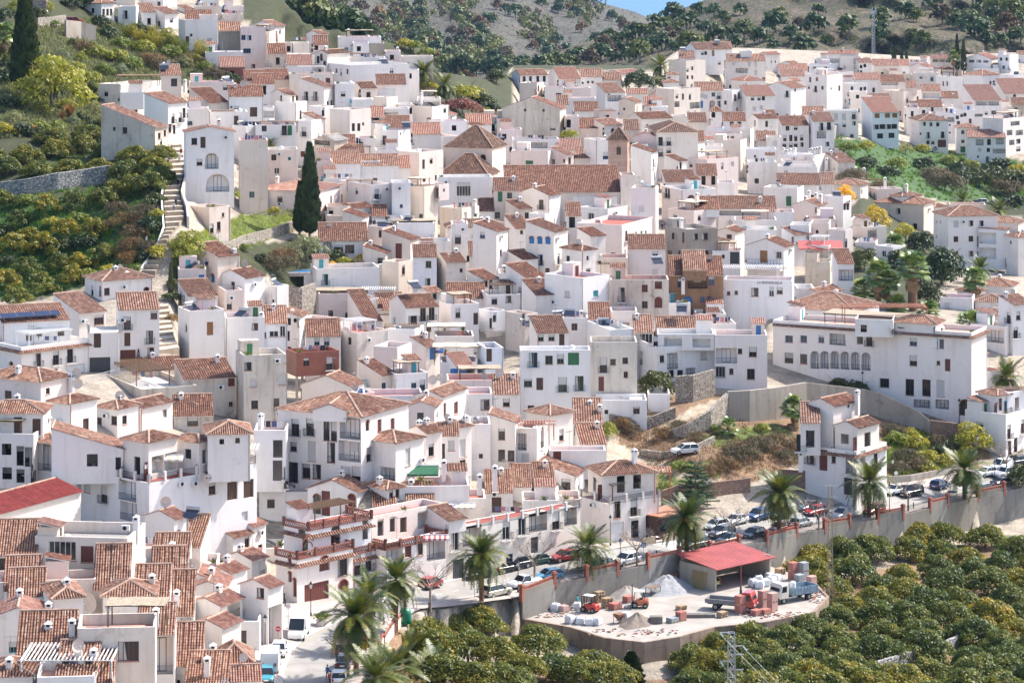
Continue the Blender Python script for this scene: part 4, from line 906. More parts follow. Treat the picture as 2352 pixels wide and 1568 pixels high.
TABLE[2, 0] = '''
900 1060 1090 1290 1830 hd 75 T name=bell_tower d=4.3 w=4 p=1.15 x | a980,1385:1x1.8 a1075,1385:.8x1.6 | slim red brick bell tower with dark pointed tiled roof beside the church

-5 75 330 690 770 g 20 | r112,730:.9x1.7 r170,730:.9x1.7 r237,728:.9x1.7 r297,726:.9x1.7
330 430 630 722 800 gn 12 | d570,765
620 626 830 705 800 s 5 | s650,765 s700,757 s740,757
825 832 1010 735 770 s 5
855 985 1180 680 715 gn 55
70 230 290 765 885 f 60 C | w243,815:1.4x1.8 C155,750
290 300 480 800 895 f 5 | w430,870:1.6x.8
480 490 720 810 895 f 5 P
470 480 775 905 965 f 5 f=p | r610,945 r660,945 A700,950
775 855 1040 850 1035 s 20 | G940,905:4x1.7 K890,870 A895,960 A940,960 s905,1020
1050 1060 1250 860 925 gn 20
950 1130 1190 940 1075 g 65 C | K990,1045
1210 1216 1330 970 1045 sn 5
-90 440 495 1000 1240 g 78 D | w375,1180:1.4x1 s120,1000 s290,1000
485 495 615 1070 1245 f 8 P | bQ520,1135 Q465,985:.5
565 575 800 1020 1065 so 5
410 420 500 960 1060 s 8
610 616 790 1175 1215 so 5 C
750 800 960 1020 1195 S 10 P | O890,1100
960 966 1160 1110 1190 f 5
1060 1190 1470 1090 1190 go 30
1465 1475 1610 1065 1140 f 5 C
1270 1280 1435 985 1065 f 5
1320 1490 1730 820 1065 f 45 C | w1515,885 t1570,890 t1635,890 G1500,960:2x1.6 G1560,970:2.4x1.9 G1680,970:4x1.8 w1620,1040 t1680,1045 b1690,905
1675 1682 1940 830 1000 s 12 | r1745,880 r1780,890 wT1850,870 bT1900,880 dU1740,960 A1840,960 bT1900,960
1380 1390 1530 760 815 h 10 | PB1500,770:4x2x2
1405 1415 1535 690 745 h 10 | w1445,725
1440 1600 1780 560 735 f 45 C | w1610,645 w1655,630 w1610,712 w1655,712
+1530 1540 1680 530 570 s 8 k=4 | V1570,470
1590 1690 2020 455 615 g 20 | w1750,490 w1780,490 dO1848,490 wO1905,580 t1925,575 V1700,420 V1885,400
1820 1830 2020 440 470 s 8
1965 1975 2330 560 745 s 8 | r2035,588 r2180,590:.9x1.8 r2240,590:.9x1.8 r2240,670:.9x1.8 w2255,730 w2315,730 G2110,650:4x1.6
+2090 2100 2205 470 565 f 8 k=3 | w2118,550
1950 1956 2095 620 705 s 8 | s1995,645 s2000,712
2015 2130 2310 745 835 hn 30 | d2150,800 G2230,795:4x1.4 V2120,700
2085 2150 2420 880 1095 sn 15 | w2210,905 w2270,905 w2310,905 s2120,905 r2225,1000 r2290,990 GW2280,1005:5x1.5
1935 2020 2110 830 1045 f 50 | bO2050,900 bO2085,880 w1960,945 dO2070,1020
2170 2260 2430 1090 1260 go 30 | t2230,1135 t2340,1140 w2250,1215 w2330,1215
1820 1826 1905 1025 1145 h 5 p=0.8 | a1850,1040 a1885,1040 a1865,1105
1610 1620 1790 1120 1180 so 5 C
1930 1940 2150 1110 1185 so 5 | w2020,1140 w2090,1140
1250 1340 1710 1215 1450 hd 8 | bQ1355,1300 bQ1440,1300 bQ1355,1400 bQ1440,1400
1120 1335 1350 1260 1430 gn 78 P | w1230,1400
1025 1035 1170 1190 1260 sd 8 C
1715 1725 2115 1225 1300 f 5 | aR1975,1250 dK2025,1250 Q1740,1240:.7 N1820,1260
1850 2100 2155 1290 1460 f 70 C | s2130,1380
1605 1612 1770 1290 1350 so 5 C
1390 1640 1770 1340 1480 f 60 | V1660,1410
1760 1770 1940 1340 1470 f 8 | G1820,1440:5x1.6 C1800,1290
2080 2190 2220 1190 1310 f 70 C
2150 2160 2430 1370 1490 f 5
1600 1790 2080 1465 1610 f 45 P
1400 1530 1610 1480 1610 so 55 | d1550,1530 C1505,1480
0 10 430 1280 1410 f 5 f=r | l90,1330:3x1.8 l250,1340:4x1.6 PB250,1300:9x4x2.2
-10 330 400 1390 1545 f 75 P | rG160,1500:1.8x1.2
400 410 640 1375 1440 sn 8
350 490 560 1420 1545 s 50 P | d380,1505 d530,1490
660 770 900 1285 1545 f 30 | wU868,1430:1.8x1.8 Q700,1250:.5
570 580 830 1450 1510 s 5 C | N700,1480 N590,1500
1090 1280 1340 1400 1568 so 70 | b1300,1500
2160 2170 2430 1490 1590 f 5
1110 1120 1250 1330 1390 f 5
1770 1780 1950 1180 1240 f 6 U
2240 2250 2430 1290 1370 s 8 C
840 850 1010 1150 1240 s 40 C
1290 1300 1420 930 990 s 6
'''
TABLE[3, 0] = '''
-60 -20 110 500 625 gn 40 | s30,570 s68,570
95 235 310 600 665 g 50
550 556 830 495 625 gn 8 | G600,560:4x1.6 C690,440
+655 661 845 515 645 f 8 k=-1
370 376 580 590 665 f 5
240 246 365 645 700 sn 5
90 100 240 655 710 sn 8 | w120,685 V160,600
540 650 785 665 755 f 40 | w720,730
785 835 960 575 695 gn 15 | w855,615 w890,605 t855,670 C862,530
900 910 1110 640 705 f 5 D
955 962 1210 600 645 sn 5
1225 1231 1470 570 645 f 5 | C1350,550 C1405,550
1270 1480 1550 630 705 gn 65 P | s1495,660 V1230,620
1490 1496 1780 535 645 gn 4 C | wY1540,560:2.2x1.2 wY1600,560:2.2x1.2 w1655,560:2x1.2
1815 2040 2120 540 665 gn 70 | wW1870,565:2.2x1.2 wW1935,565:2.2x1.2 wW2000,565:2.2x1.2
2110 2220 2300 505 655 f 60 | r2140,545 w2192,545 r2165,620
2280 2290 2430 500 565 g 10 | V2310,440
1560 1600 1720 640 685 ho 20
1795 1970 2130 695 805 h 45 | a2045,765 a2075,760
1880 1890 2125 630 685 f 5
2130 2260 2430 690 805 f 45 | t2232,745 t2245,745
1545 1680 1790 710 900 f 35 | t1610,770 t1645,770
1340 1346 1560 670 810 f 8 C
1110 1120 1330 685 745 f 5 C | V1190,730
985 1000 1260 750 835 so 5 | l1120,770:6x1.2 V1290,745
790 800 1030 730 785 sn 5
680 745 915 770 885 f 25 | w772,812 w855,820 w890,815
345 540 685 690 970 f 50
-30 210 345 810 1010 g 60 | b175,865 C140,760 w250,770
160 235 305 745 835 gn 40 | w245,770 V250,700
750 756 910 845 965 f 5
800 890 960 880 985 f 45 | w855,920
880 910 1140 925 995 s 10 | w975,965 V990,870 C900,860
1050 1245 1410 840 1000 f 50 C | bO1280,920 bO1375,915
+1265 1272 1370 805 850 s 5 k=3 P
1400 1410 1590 835 930 s 5 | G1500,880:6x1.8
1580 1590 1750 900 945 so 5 | C1700,860
1790 1890 2145 920 1125 sn 15 | G1960,950:4x1.6 G2070,950:4x1.6 w2005,1040 w2075,1035:1.8x1.3 GR1930,1060:3x1
2090 2170 2430 860 955 sn 12 | r2200,900 w2265,885 r2290,885
1375 1385 1600 980 1085 so 8 | b1430,1040 t1510,1000
1250 1270 1390 990 1105 f 10 | d1325,1050
1600 1610 1700 970 1045 f 8
1480 1490 1725 1040 1245 f 12 | s1505,1060 w1590,1080:2x1.2 G1680,1100:2.4x1.6 s1670,1150 s1670,1220
1300 1390 1655 1110 1365 h 15 | s1330,1150 w1435,1140 w1495,1145 w1560,1145 b1470,1245 b1605,1240 s1330,1225 s1400,1230 w1470,1310 w1515,1310 gR1598,1320
860 955 1200 1030 1290 sn 15 U | rO1003,1065:1.6x1.4 rO1098,1063:1.6x1.4 rO1165,1062:1.6x1.4 w993,1168:1.8x1.5 w1050,1165:1.8x1.5 w1105,1165:1.8x1.5 w1160,1163:1.8x1.5 w1030,1250:1.9x1.6 w1135,1245:1.9x1.6
510 516 830 1015 1185 f 8 | r625,1075:1.1x2 r697,1075:1.1x2 b788,1065 w628,1160 w700,1150 w790,1135
370 415 610 1115 1390 s 15 | b490,1165 b560,1160 G490,1240 b550,1235 w545,1325 b380,1190 t430,1240 s570,1380
310 320 520 1050 1115 s 8 | b455,1080
90 130 375 1150 1385 so 15 | wO180,1180 wO255,1175 tO155,1270 tO210,1270 tO255,1270 tO310,1265 wO150,1335 wO210,1333 wO255,1333 wO310,1330
-40 0 80 1090 1260 so 20 | w30,1140 b40,1220
1700 1720 1900 1010 1185 f 10 | w1740,1080 w1780,1060 w1810,1055 dR1858,1120 w1750,1130
1720 1730 1920 1175 1410 hn 8 | w1790,1215 w1890,1215 w1790,1297 w1840,1298 dG1790,1375:1.6x2 w1825,1375
1820 1830 2185 1260 1500 sn 5 | a2030,1305:1.2x2 a2065,1305:1.2x2 G1945,1310 G2130,1300 r1945,1380 w2025,1380 G2130,1390:4x1.5 dG2015,1470 s1930,1440
1970 2160 2430 1090 1460 f 55 | G2270,1135:5x1.4 G2220,1220:3x1.7 G2310,1220:4x1.7 G2240,1310:3x1.7 w2300,1300:2.4x1.6 w2300,1370:2.4x1.6
115 430 520 1430 1560 f 70 | C140,1355 C170,1372 C205,1365 C245,1355 C385,1365 C400,1358 C430,1355 C450,1350 C480,1345 C540,1450 C625,1440
-20 -10 120 1260 1475 f 5 C
120 130 430 1480 1600 f 6
520 640 800 1490 1600 s 30 C | C805,1530 C880,1540
2230 2240 2430 960 1070 so 8 D
430 440 560 540 600 f 5
110 120 340 700 760 sn 6
1050 1056 1300 600 650 sn 6
640 650 790 750 830 f 6
1790 1800 2000 820 880 f 8
2010 2020 2230 980 1070 f 8 | s2190,1040
'''
TABLE[0, 1] = '''
1720 1925 2118 340 575 f 42 C f=d | t1945,530 t1980,522 t2010,513 t2040,505 s2050,405
780 940 1400 1015 1200 h 25 | t848,1100 t920,1105 w983,1110 a1345,1110 K1268,1125 C1060,870 C1165,920 PR1140,1040:8x4x3
-30 195 830 1620 1930 f 33 f=w e | b350,1740 b515,1720 b645,1700 gW690,1870:3.6x3 s515,1840 a105,1800 a140,1800 w250,1850 | white house with solar panels, small pool terrace and three flowered balconies
+-60 20 640 1395 1620 s 22 k=6 d=6.5 p=.26 | t265,1510 t360,1495 PW230,1440:8x3x2.6 w560,1480
540 725 975 1305 1660 s 33 d=7.5 | wR910,1370:1.9x1.6 K755,1380 t860,1560 d940,1590
800 815 1100 1440 1850 f 32 f=w i | d895,1560:1.1x2.2 wR860,1580 gK895,1815:3.2x3.4 tR1040,1775:1.1x3 b960,1590:3x2
1065 1090 1465 1275 1810 s 32 d=6 | bR1170,1400 wR1415,1325 d1170,1550 b1375,1530 K1130,1370 gR1175,1745:2.4x3.4 b1190,1600 w1385,1660 ZT1310,1290:3x1.2 b1390,1590
1795 2000 2200 790 1130 so 40 C | wU1897,835 aU1953,985 C2150,710
1630 1640 1895 905 1060 f 8 P f=p | dU1852,1010
1990 2250 2430 985 1290 go 50 | t2140,1065
1635 1730 2000 1150 1300 so 25 | t1660,1165 t1690,1185
1635 1740 2060 1290 1640 f 25 | dO1930,1450:1.1x2.2 wR1710,1440 O1810,1200
2000 2070 2230 1100 1300 f 20 P | w2095,1240
2060 2070 2430 1350 1640 f 10 f=p | C2400,1290
-150 -120 130 1570 1720 s 30
'''
TABLE[1, 1] = '''
0 560 770 190 410 hn 70 P p=0.22 | wJ220,265 K225,305 t690,270 C195,50
610 620 850 70 140 f 5 | L740,30:6
770 1050 1250 130 380 f 30 | bU1110,215 bU1110,330 w925,185 PB950,100:5x3x2
1240 1250 1420 110 440 f 10 | sU1335,325 dR1200,455
780 960 1060 240 310 f 35 B f=r
790 900 1070 345 430 go 40
640 850 1030 420 510 f 60 C
850 975 1040 430 565 so 60 | s872,480
1060 1066 1190 415 485 so 15 | s1080,475
1330 1540 1670 150 450 f 55 C | dK1515,445 O1490,240
+1600 1680 1760 130 250 f 45 k=3 P | d1665,205 s1728,180
1690 1890 2050 345 480 f 55 C | C2010,260
1660 1672 2170 60 240 f 5 | wW1908,170:3x3
1970 2110 2200 115 270 f 40 f=r
2180 2190 2420 180 430 so 8 C | dG2243,240 w2330,230 w2210,410
2040 2050 2190 370 430 so 8
1740 1760 2300 525 610 hd 8
1790 1800 1950 490 730 f 10 f=r | w1855,630:1.2x1.8
1990 2210 2320 560 960 so 60 | L2110,585:6 wU2080,565 w2250,755 t2250,760
1440 1446 1660 790 1110 so 8 | wG1585,860 wG1578,1025:1x1.5
1635 1750 1930 840 1120 go 20 C | s1695,865 s1885,915 C1770,760
1940 2090 2230 1000 1140 so 45 | w2110,1035 t2160,1035
1030 1160 1280 520 650 f 40 P | t1140,570
1160 1420 1500 640 850 so 70 C | dR1310,740:1.3x3 s1455,710
1180 1310 1440 840 1015 f 50 C | t1355,910
980 1190 1230 760 890 so 75 C | wJ1143,830
570 580 1030 640 800 so 5 p=0.4 | A658,720:2x3 wR758,720:1.8x1.6 wR860,720:1.8x1.6
500 550 1135 900 1120 f 8 f=d
1090 1140 1390 1280 1330 s 8 | PTB1230,1150:8x4x3
1225 1380 1675 1255 1475 go 20 | bO1535,1320:1.1x2.4 bO1615,1310:1.1x2.4 wJ1440,1385:1.6x2 dT1272,1400 tO1587,1430 V1450,1075
1530 1595 1690 1120 1215 g 40 | rO1643,1150
1680 1790 2050 1230 1425 f 20 f=p | t1855,1305 d2020,1360
+2110 2170 2270 1290 1445 f 40 k=2 | t2170,1350
1740 1750 2110 1170 1230 so 8
265 400 475 1340 1430 s 60 | w295,1385 s360,1375 C330,1270
-20 -10 290 1400 1640 s 8 | wW245,1475:.9x1.8 wW165,1500:1.5x1 wW55,1510:1.5x1
310 700 910 1400 1470 f 50 f=p
450 460 780 1520 1720 so 12 | tT560,1570 tT650,1560
690 930 1215 1490 1740 f 35 C
840 1010 1140 1380 1450 so 15
830 950 1130 1180 1300 f 30 | t970,1210 PW1120,1100:6x3x2.4
1210 1460 1540 1460 1600 f 60 | PB1340,1440:6x3x2.2
1640 1650 2000 1520 1620 f 5 f=r | PA1745,1440:6x4x2.6 N1900,1500
2070 2120 2430 1140 1280 f 15 | w2190,1195 w2320,1180
2225 2235 2430 940 1110 f 10 f=p
100 180 300 1060 1340 f 40 | s158,1200
570 576 960 1130 1240 f 3 P f=p | P740,1110:11x4x2.6
1490 1500 1780 650 740 f 6 f=w | P1680,620:6x4x2.5
1290 1300 1640 480 590 f 8 f=r | P1450,470:8x4x2.5
1200 1210 1330 440 520 f 8
640 650 860 330 430 f 10 C | t690,270
400 410 620 160 260 f 8 P
1450 1460 1640 760 800 so 6
1950 1960 2180 780 840 so 8
'''
TABLE[2, 1] = '''
-70 -60 1000 195 345 so 3 C name=church d=12 p=0.38 x | | brick and stone church nave with one very long brown tiled roof
+985 1000 1100 40 345 f 20 C k=0 x

40 335 445 225 390 go 60
-60 55 185 350 480 so 35 C | w137,412
-70 30 180 530 730 so 30 | s88,565
185 300 385 400 530 f 55
550 562 980 240 360 f 8 | PB860,190:6x3x2
620 880 1070 350 490 f 55 f=p | wWJ727,430:1.4x1.8 K505,365
490 500 620 410 570 so 8 | dO552,475:1.2x2.2
590 1010 1295 500 695 f 68 P | b1050,600 t1110,610 t1140,600 bT1190,600 tT1230,590
1095 1315 1345 160 570 f 75
1375 1555 1875 175 330 f 25 | b1415,205 b1440,210 a1645,270:1.8x2.2 a1805,270:1.8x2.2
1380 1410 1690 100 190 so 10
1690 1700 1885 40 140 so 8 P | d1760,90 d1850,90
1885 1891 2040 110 310 f 5
1430 1670 1890 370 500 f 50 P f=r | C1700,200
+1670 1680 1900 350 400 so 10 k=3
1890 1900 2430 345 440 so 5 | GW2050,390:10x1.1 C2280,235
1405 1610 1890 540 840 f 30 K | w1480,600 d1573,615 w1688,607 w1773,605:1.4x1.4 d1450,785:1.8x2.2 d1537,785 w1665,770 w1775,770:1.6x1.6 C1555,430
1890 2050 2135 565 750 go 60 C | wJ1995,615
1840 2100 2130 740 860 f 75 | s1940,787 dK2045,790:1.8x2.4
1945 2575 2590 1010 1400 f 80 id=bodega x | PW2130,905:13x4x2.6 w2232,1115:1.3x1.6 s1990,1125 s2060,1120 tW2385,1108 w2460,1100
1435 1445 1940 955 1260 so 3 E p=0.4 | wU1548,1035:1.1x1.6 wU1832,1015:1.1x1.6 G1705,1010:3.6x2.4 aU1615,1185:1.8x1.5 sU1748,1183:.8x1.1 sU1813,1180:.8x1.1
+1560 1572 1785 905 980 s 3 k=-1 E p=0.4
125 385 510 565 890 so 65 | aU180,635:1.1x1.5 aU255,638:1.1x1.5 aU330,640:1.1x1.5 bU258,820 bU428,810 d325,945
600 720 860 600 740 so 40
455 640 770 735 940 ho 40 | w515,815:1x1.4 s695,800 wJ700,930
-40 90 240 815 940 so 40 | d25,890 d108,898
-60 120 310 980 1210 so 35 | b103,1070 b218,1040
300 640 895 985 1340 f 45 f=r | r508,1133:1.3x1.2 rT770,1130:1.3x1.2 rG770,1300:1.3x1.2
1060 1070 1410 715 840 so 5 P | wU1315,765
810 820 1065 800 860 f 5 C | PB940,730:6x3x2
895 905 1440 1000 1300 f 3 D | b1008,1140:1.1x2.6 rR1220,1080 rR1345,1050:1.3x1.3 wR1220,1230 aR1345,1210:1.4x2 w1025,1250 V1330,850
90 215 435 1140 1300 so 30 | s440,1290
-60 120 200 1320 1420 f 40 C | dK163,1380
160 230 520 1490 1700 so 15 | wG235,1525 wG283,1530 wG363,1525 d458,1520
455 470 700 1350 1490 f 8 | V420,1350 V530,1330 C635,1280
700 710 905 1360 1480 so 10 P
640 900 1120 1460 1720 f 20 | V840,1420 sW920,1535
1300 1335 1770 1470 1700 g 5 p=0.5 | w1340,1545 w1455,1530:1.4x1.4 d1585,1540 ZRz1440,1475:6x1 ZRz1740,1490:5x1.3 V1560,1290 w1170,1530:1.4x1.6
1110 1120 1300 1480 1700 s 8 | wW1195,1540:4.4x1.6
1770 1820 2060 1405 1690 f 12 | GW1870,1510 G1945,1510:2.6x2 C1830,1340
900 910 1150 1290 1410 f 5 f=r | PB1050,1310:6x3x2.2 Q1150,1270:.8
1290 1420 1640 1220 1330 f 30 | C1525,1190 C1570,1185 O1490,1170
1665 1690 1965 1315 1410 f 8
2040 2050 2430 450 530 f 5
2130 2140 2430 540 600 f 5
1000 1010 1140 490 560 f 6 f=r
60 70 330 820 870 f 8
1440 1450 1680 580 660 f 6 C
640 650 830 480 600 f 6 C
1200 1210 1330 680 760 f 6
'''
TABLE[3, 1] = '''
-190 145 240 700 1010 go 68 id=bar | wWJ100,775 dO-40,790:1.6x2.4
80 95 485 125 170 so 4
90 96 455 -40 70 f 4
480 490 590 120 180 s 5
585 850 920 135 240 h 65 C
-40 270 330 160 330 f 70 | rG190,280:1.2x2.2 GW60,315:5x1 C375,180 C440,200
230 450 535 320 390 g 60 P | C345,230 C485,210
515 690 765 240 430 f 55 | a705,330 a735,330
765 920 950 450 540 f 70
410 560 580 480 640 f 70 P
235 380 400 500 660 f 70 | P310,495:5x3x2
575 700 765 545 800 f 55 P | w715,670:1x2
340 560 620 690 830 f 70 | G460,770:6x2.4 ZR475,640:9x3
770 910 1090 520 670 f 40 C | G950,580
800 990 1010 660 760 f 75
990 1135 1242 700 870 f 50
590 640 790 850 1160 so 15 | G720,960:3.4x2.2 w650,930
340 570 600 840 1010 f 75 D
240 270 430 1080 1190 f 15 | PA340,930:4x3x4
375 480 680 1130 1240 g 60 | C600,1100
985 1430 1525 310 570 h 70 C | w1195,372:1.2x1.4 wJ1350,510
+1170 1230 1410 240 300 h 40 k=3 | C1272,120
1525 1655 2110 420 890 h 20 | r1728,490:1.1x1.5 wO1865,484 wO1960,485 wO1727,630 wO1865,626 wO1727,767 wO1865,763 s1550,470 s1583,470 s1550,605 G1995,650:3.6x2.3 G2060,650:.5x2 G1995,790:3.6x2.3 G1995,880:3.6x1.4
+1935 2195 2215 548 890 s 70 k=-1 p=0.05 | l2000,620:3.6x2.4 l2110,620:3.6x2.4 l2000,760:3.6x2.4 l2110,760:3.6x2.4
2185 2300 2430 615 970 h 35 | s2230,660
1480 1530 1660 340 400 h 40
1930 2230 2290 1065 1170 h 70
1780 1870 2000 1115 1190 h 45 | w1920,1160
1900 2180 2200 1210 1310 h 75 | K2030,1265
1580 1880 1900 1170 1290 f 78 | PB1810,1215:6x3x2.4
1945 2180 2200 1335 1440 h 75
1860 2180 2290 1430 1700 f 65 | l2060,1510:4.6x2.6 w2230,1530
2180 2250 2430 1230 1700 s 40 | w2300,1330:1x1.6 b2210,1350 b2250,1490 b2340,1400
90 800 1020 1300 1500 h 70 | aG355,1380:1x2.6 wG485,1370:1.2x1.5 dG578,1395:1.2x2.4
45 1870 2010 1490 2380 f 73 f=p e | wU193,1545:1.4x1.2 wU328,1545:1.2x1.2 wU490,1545 l640,1550:3x2 w845,1555 b930,1555 wU1335,1570:1.3x1.4 wU1540,1585:.8x1.6 wU1595,1590:.8x1.6 wJ193,1718:1.5x1.7 wR328,1728:1.3x1.7 A432,1738:1.7x3.1 A522,1738:1.7x3.1 A615,1738:1.7x3.1 A708,1743:1.7x3.1 A803,1746:1.7x3.1 A900,1752:1.7x3.1 l1095,1755:6x2.6 wR1335,1743:1.3x1.8 s1565,1765 dR1650,1785 wJ1070,1948:1.6x1.5 tJ1302,1988:1.5x2.8 tJ1455,1993:1.5x2.8 r1585,1998:1.4x2.8 a1860,2178:2x2.8 l1415,2140:3x1.4 l1600,2145:2.4x1.6
+1145 1540 1610 1410 1500 h 75 k=3 | wU1220,1560 C1600,1430
+800 1150 1170 1370 1500 f 72 k=4 f=r | PR1080,1265:14x4x2.6
1690 1880 2010 1700 1870 h 45 | w1900,1760:.7x1.6 w1955,1740:.7x2
350 360 620 440 520 f 8 P
130 240 400 590 660 s 40
0 10 240 380 470 f 6 f=r
920 1000 1240 170 280 f 20 P | PB960,90:4x3x2 C1075,60
1660 1670 2000 310 370 f 8 C
2000 2300 2351 480 560 h 60
'''
TABLE[0, 2] = '''
-150 375 655 375 560 h 50 P | w75,502:1.3x1.6 w440,455:.9x.9 Q710,290:.8 Q710,385:.8 C655,290
1280 1395 1700 262 340 go 15
1545 1690 2165 345 610 so 12 D d=7 p=.26 | w1640,510 dR1910,550:1x2 rR2130,355 s2120,575
730 1300 1810 440 570 f 20 D f=w | wK1640,515:1x1.6 s1740,515
2165 2240 2630 130 790 f 15 D | wJ2260,230 r2325,380 r2590,350:1.2x1.6 w2340,580 tR2540,575 K2560,660
1590 1600 1960 680 790 so 8 D | w1770,730:1.6x1.4 O1775,590
-200 395 465 660 1300 h 62 | d165,770:1.1x2.2 d335,785:1.1x2.2 t185,1050:1x2.6 t260,1060:1x2.6 wJ60,990:1.3x1.5 wJ65,1210:1.3x1.6 wJ188,1235:1.1x1.8 wJ263,1240:1.1x1.8 K445,715 l40,820:5x.2
+-250 310 420 850 1310 f 62 k=-2.5 | t185,1050:1x2.6 t260,1060:1x2.6 wJ60,990:1.3x1.5 wJ65,1210:1.3x1.6 wJ188,1235:1.1x1.8 wJ263,1240:1.1x1.8
465 640 890 575 900 h 45 | d790,775:1.2x2.1 K555,735
885 1080 1285 625 840 h 50 | d910,765 w1050,725 w1145,720 K980,680
1080 1290 1585 610 810 g 50
320 500 700 935 1320 h 55 | G415,1060:3.6x3.6 G420,1240:3.6x2.8 w615,1110:1.6x1.6 w620,1320:1.6x1.4
540 700 820 990 1390 h 45
740 1370 2360 1240 1640 f 40 f=r i | b955,1400:1.3x2.3 l1170,1370:3.6x2.6 r800,1330:1.4x1.6 w1950,1350:1.2x1.5 d2135,1370:1.8x2.4 d2285,1350:1.8x2.4 K1660,1305 K1785,1300 b1000,1560:1.3x2.2 l1180,1560:3.4x2.4 | big white terraced block with red shutters and a long railed terrace
+800 1120 1140 985 1260 s 75 k=4.5 d=9 | wJ848,1090:1.4x1.6 t1112,1120:.7x1.6
+1130 1365 1630 930 1270 h 45 k=2.2 | dR1260,1140:1.1x2.3 K1240,1040 lR1450,1130:2.2x2.3 lR1580,1100:2.2x2.3 ZTz1510,1040:5x1
+1580 1830 1900 930 1250 h 50 k=6
+1890 1910 2300 855 1250 h 30 k=5 | s2038,920 s2183,910 PW2110,1000:7x3x2.6
-200 -100 745 1600 1830 sr 50
'''
TABLE[1, 2] = '''
245 370 685 105 325 f 25 B f=d low=0 w=7.5 d=5 k=2 | | unfinished red brick upper room raised on bare concrete columns
420 870 990 415 560 g 68 | ZU930,430:3x1 PG650,450:8x3x2.2
980 990 1530 500 590 f 5 f=r
200 968 1400 695 1340 h 58 p=0.3 | b360,790:1.3x2.4 b495,785:1.3x2.4 t648,810:1x3 t715,815:1x3 l890,800:3.4x3 b200,985:1.3x2.4 wJ345,965 r512,1005:1.3x2.8 t690,1020:1.3x2.8 l880,1010:3.6x2.8 wJ1037,1035:1.2x1.9 t198,1185:1.3x2.8 wJ343,1200:1.5x2.8 wJ462,1190:1.3x2 wJ560,1195:1.3x2 l693,1195:3x2.6 t825,1230:1.5x2.6 t922,1235:1.5x2.6 dR1135,780:1.1x2 dR1255,770:1.1x2 a1025,770:1x1.6
+-20 275 300 815 1340 f 58 k=-1.5 | b200,985:1.3x2.4 t198,1185:1.3x2.8 C45,655
+520 830 920 640 700 g 60 k=0.6
960 1283 1540 935 1340 h 50 p=0.3 | r1395,1060:1.1x2.4 K1520,1085 l1210,1220:2.6x2 r1025,1225:1x1.6 ZG1480,1135:6x2
1485 1560 1670 840 1200 g 40 | t1610,995:1x1.7 C1500,715:3
1660 1670 1835 860 1180 g 12 | t1685,1015:.9x2.4 r1795,955:.9x1.5
1750 1835 1955 795 1160 h 40 | r1900,980:1.2x2.6 C1925,670:2 d1900,1150:1.2x2
1955 1965 2060 760 1160 f 15
1400 1640 1695 600 790 g 70 P | dK1510,720:1x2.2 dK1570,715:1x2.2 ZG1550,640:4x1 C1320,660 C1370,655
1470 1700 1930 505 700 g 65 | dR1735,630:1x2.2 rR1838,610:1.5x1.9
1930 1940 2170 480 630 f 8 f=r | wR2105,580:1.4x1.7
2170 2180 2420 480 640 s 8 | w2300,560
1080 1300 1430 55 300 f 60 P | w1385,180:1.1x1.8 O1340,110
940 1150 1290 310 480 so 40 C | tU1168,430
1180 1290 1580 300 480 f 20 f=r | tU1450,430 tU1530,400 Q1620,350:.8 Q1690,330:.6
1450 1560 1690 50 210 s 40 | dU1625,110:1.4x2 ZU1640,60:3x1
1690 1700 2030 190 300 f 6 f=r | PA1860,60:8x4x2.8 N1740,130
1750 1860 2020 250 360 sn 20 | dU1920,300:3x2
2030 2110 2260 60 350 f 30 U | d2125,110 s2220,295
1750 1760 2360 355 430 f 3 P f=r
475 930 1075 1385 1640 g 65 k=2 | dR640,1470:1.3x3.4 aR880,1490:1.2x2.8 aR1000,1475:1.1x2.2 a560,1490:1.2x2.8
1000 1205 1365 1360 1490 h 40 | w1243,1405:.7x1.2 w1300,1390:.7x1.2
1290 1300 1960 1330 1440 f 30 f=r | C1430,1270 C1725,1080 C2055,1210 C2195,1130:2 Q1370,1340:.9 Q1740,1280:1 N1580,1380 N1510,1320
30 480 500 1380 1570 f 75 f=p
1060 1070 1290 1560 1660 s 28
1370 1380 1640 1500 1660 s 28 | K1790,1510 ZTz1880,1480:4x1
1630 1640 1820 1490 1660 s 28
1820 1830 2110 1440 1660 f 30 f=r | d1500,1540
2100 2110 2360 1385 1600 s 30 | K2195,1400 ZTz2180,1430:4x1 d2210,1500:1.4x2.2 d2070,1520:1.4x2.2
700 940 1080 480 560 f 30 P
980 990 1180 420 470 f 6 | C1090,420 C1130,420
'''
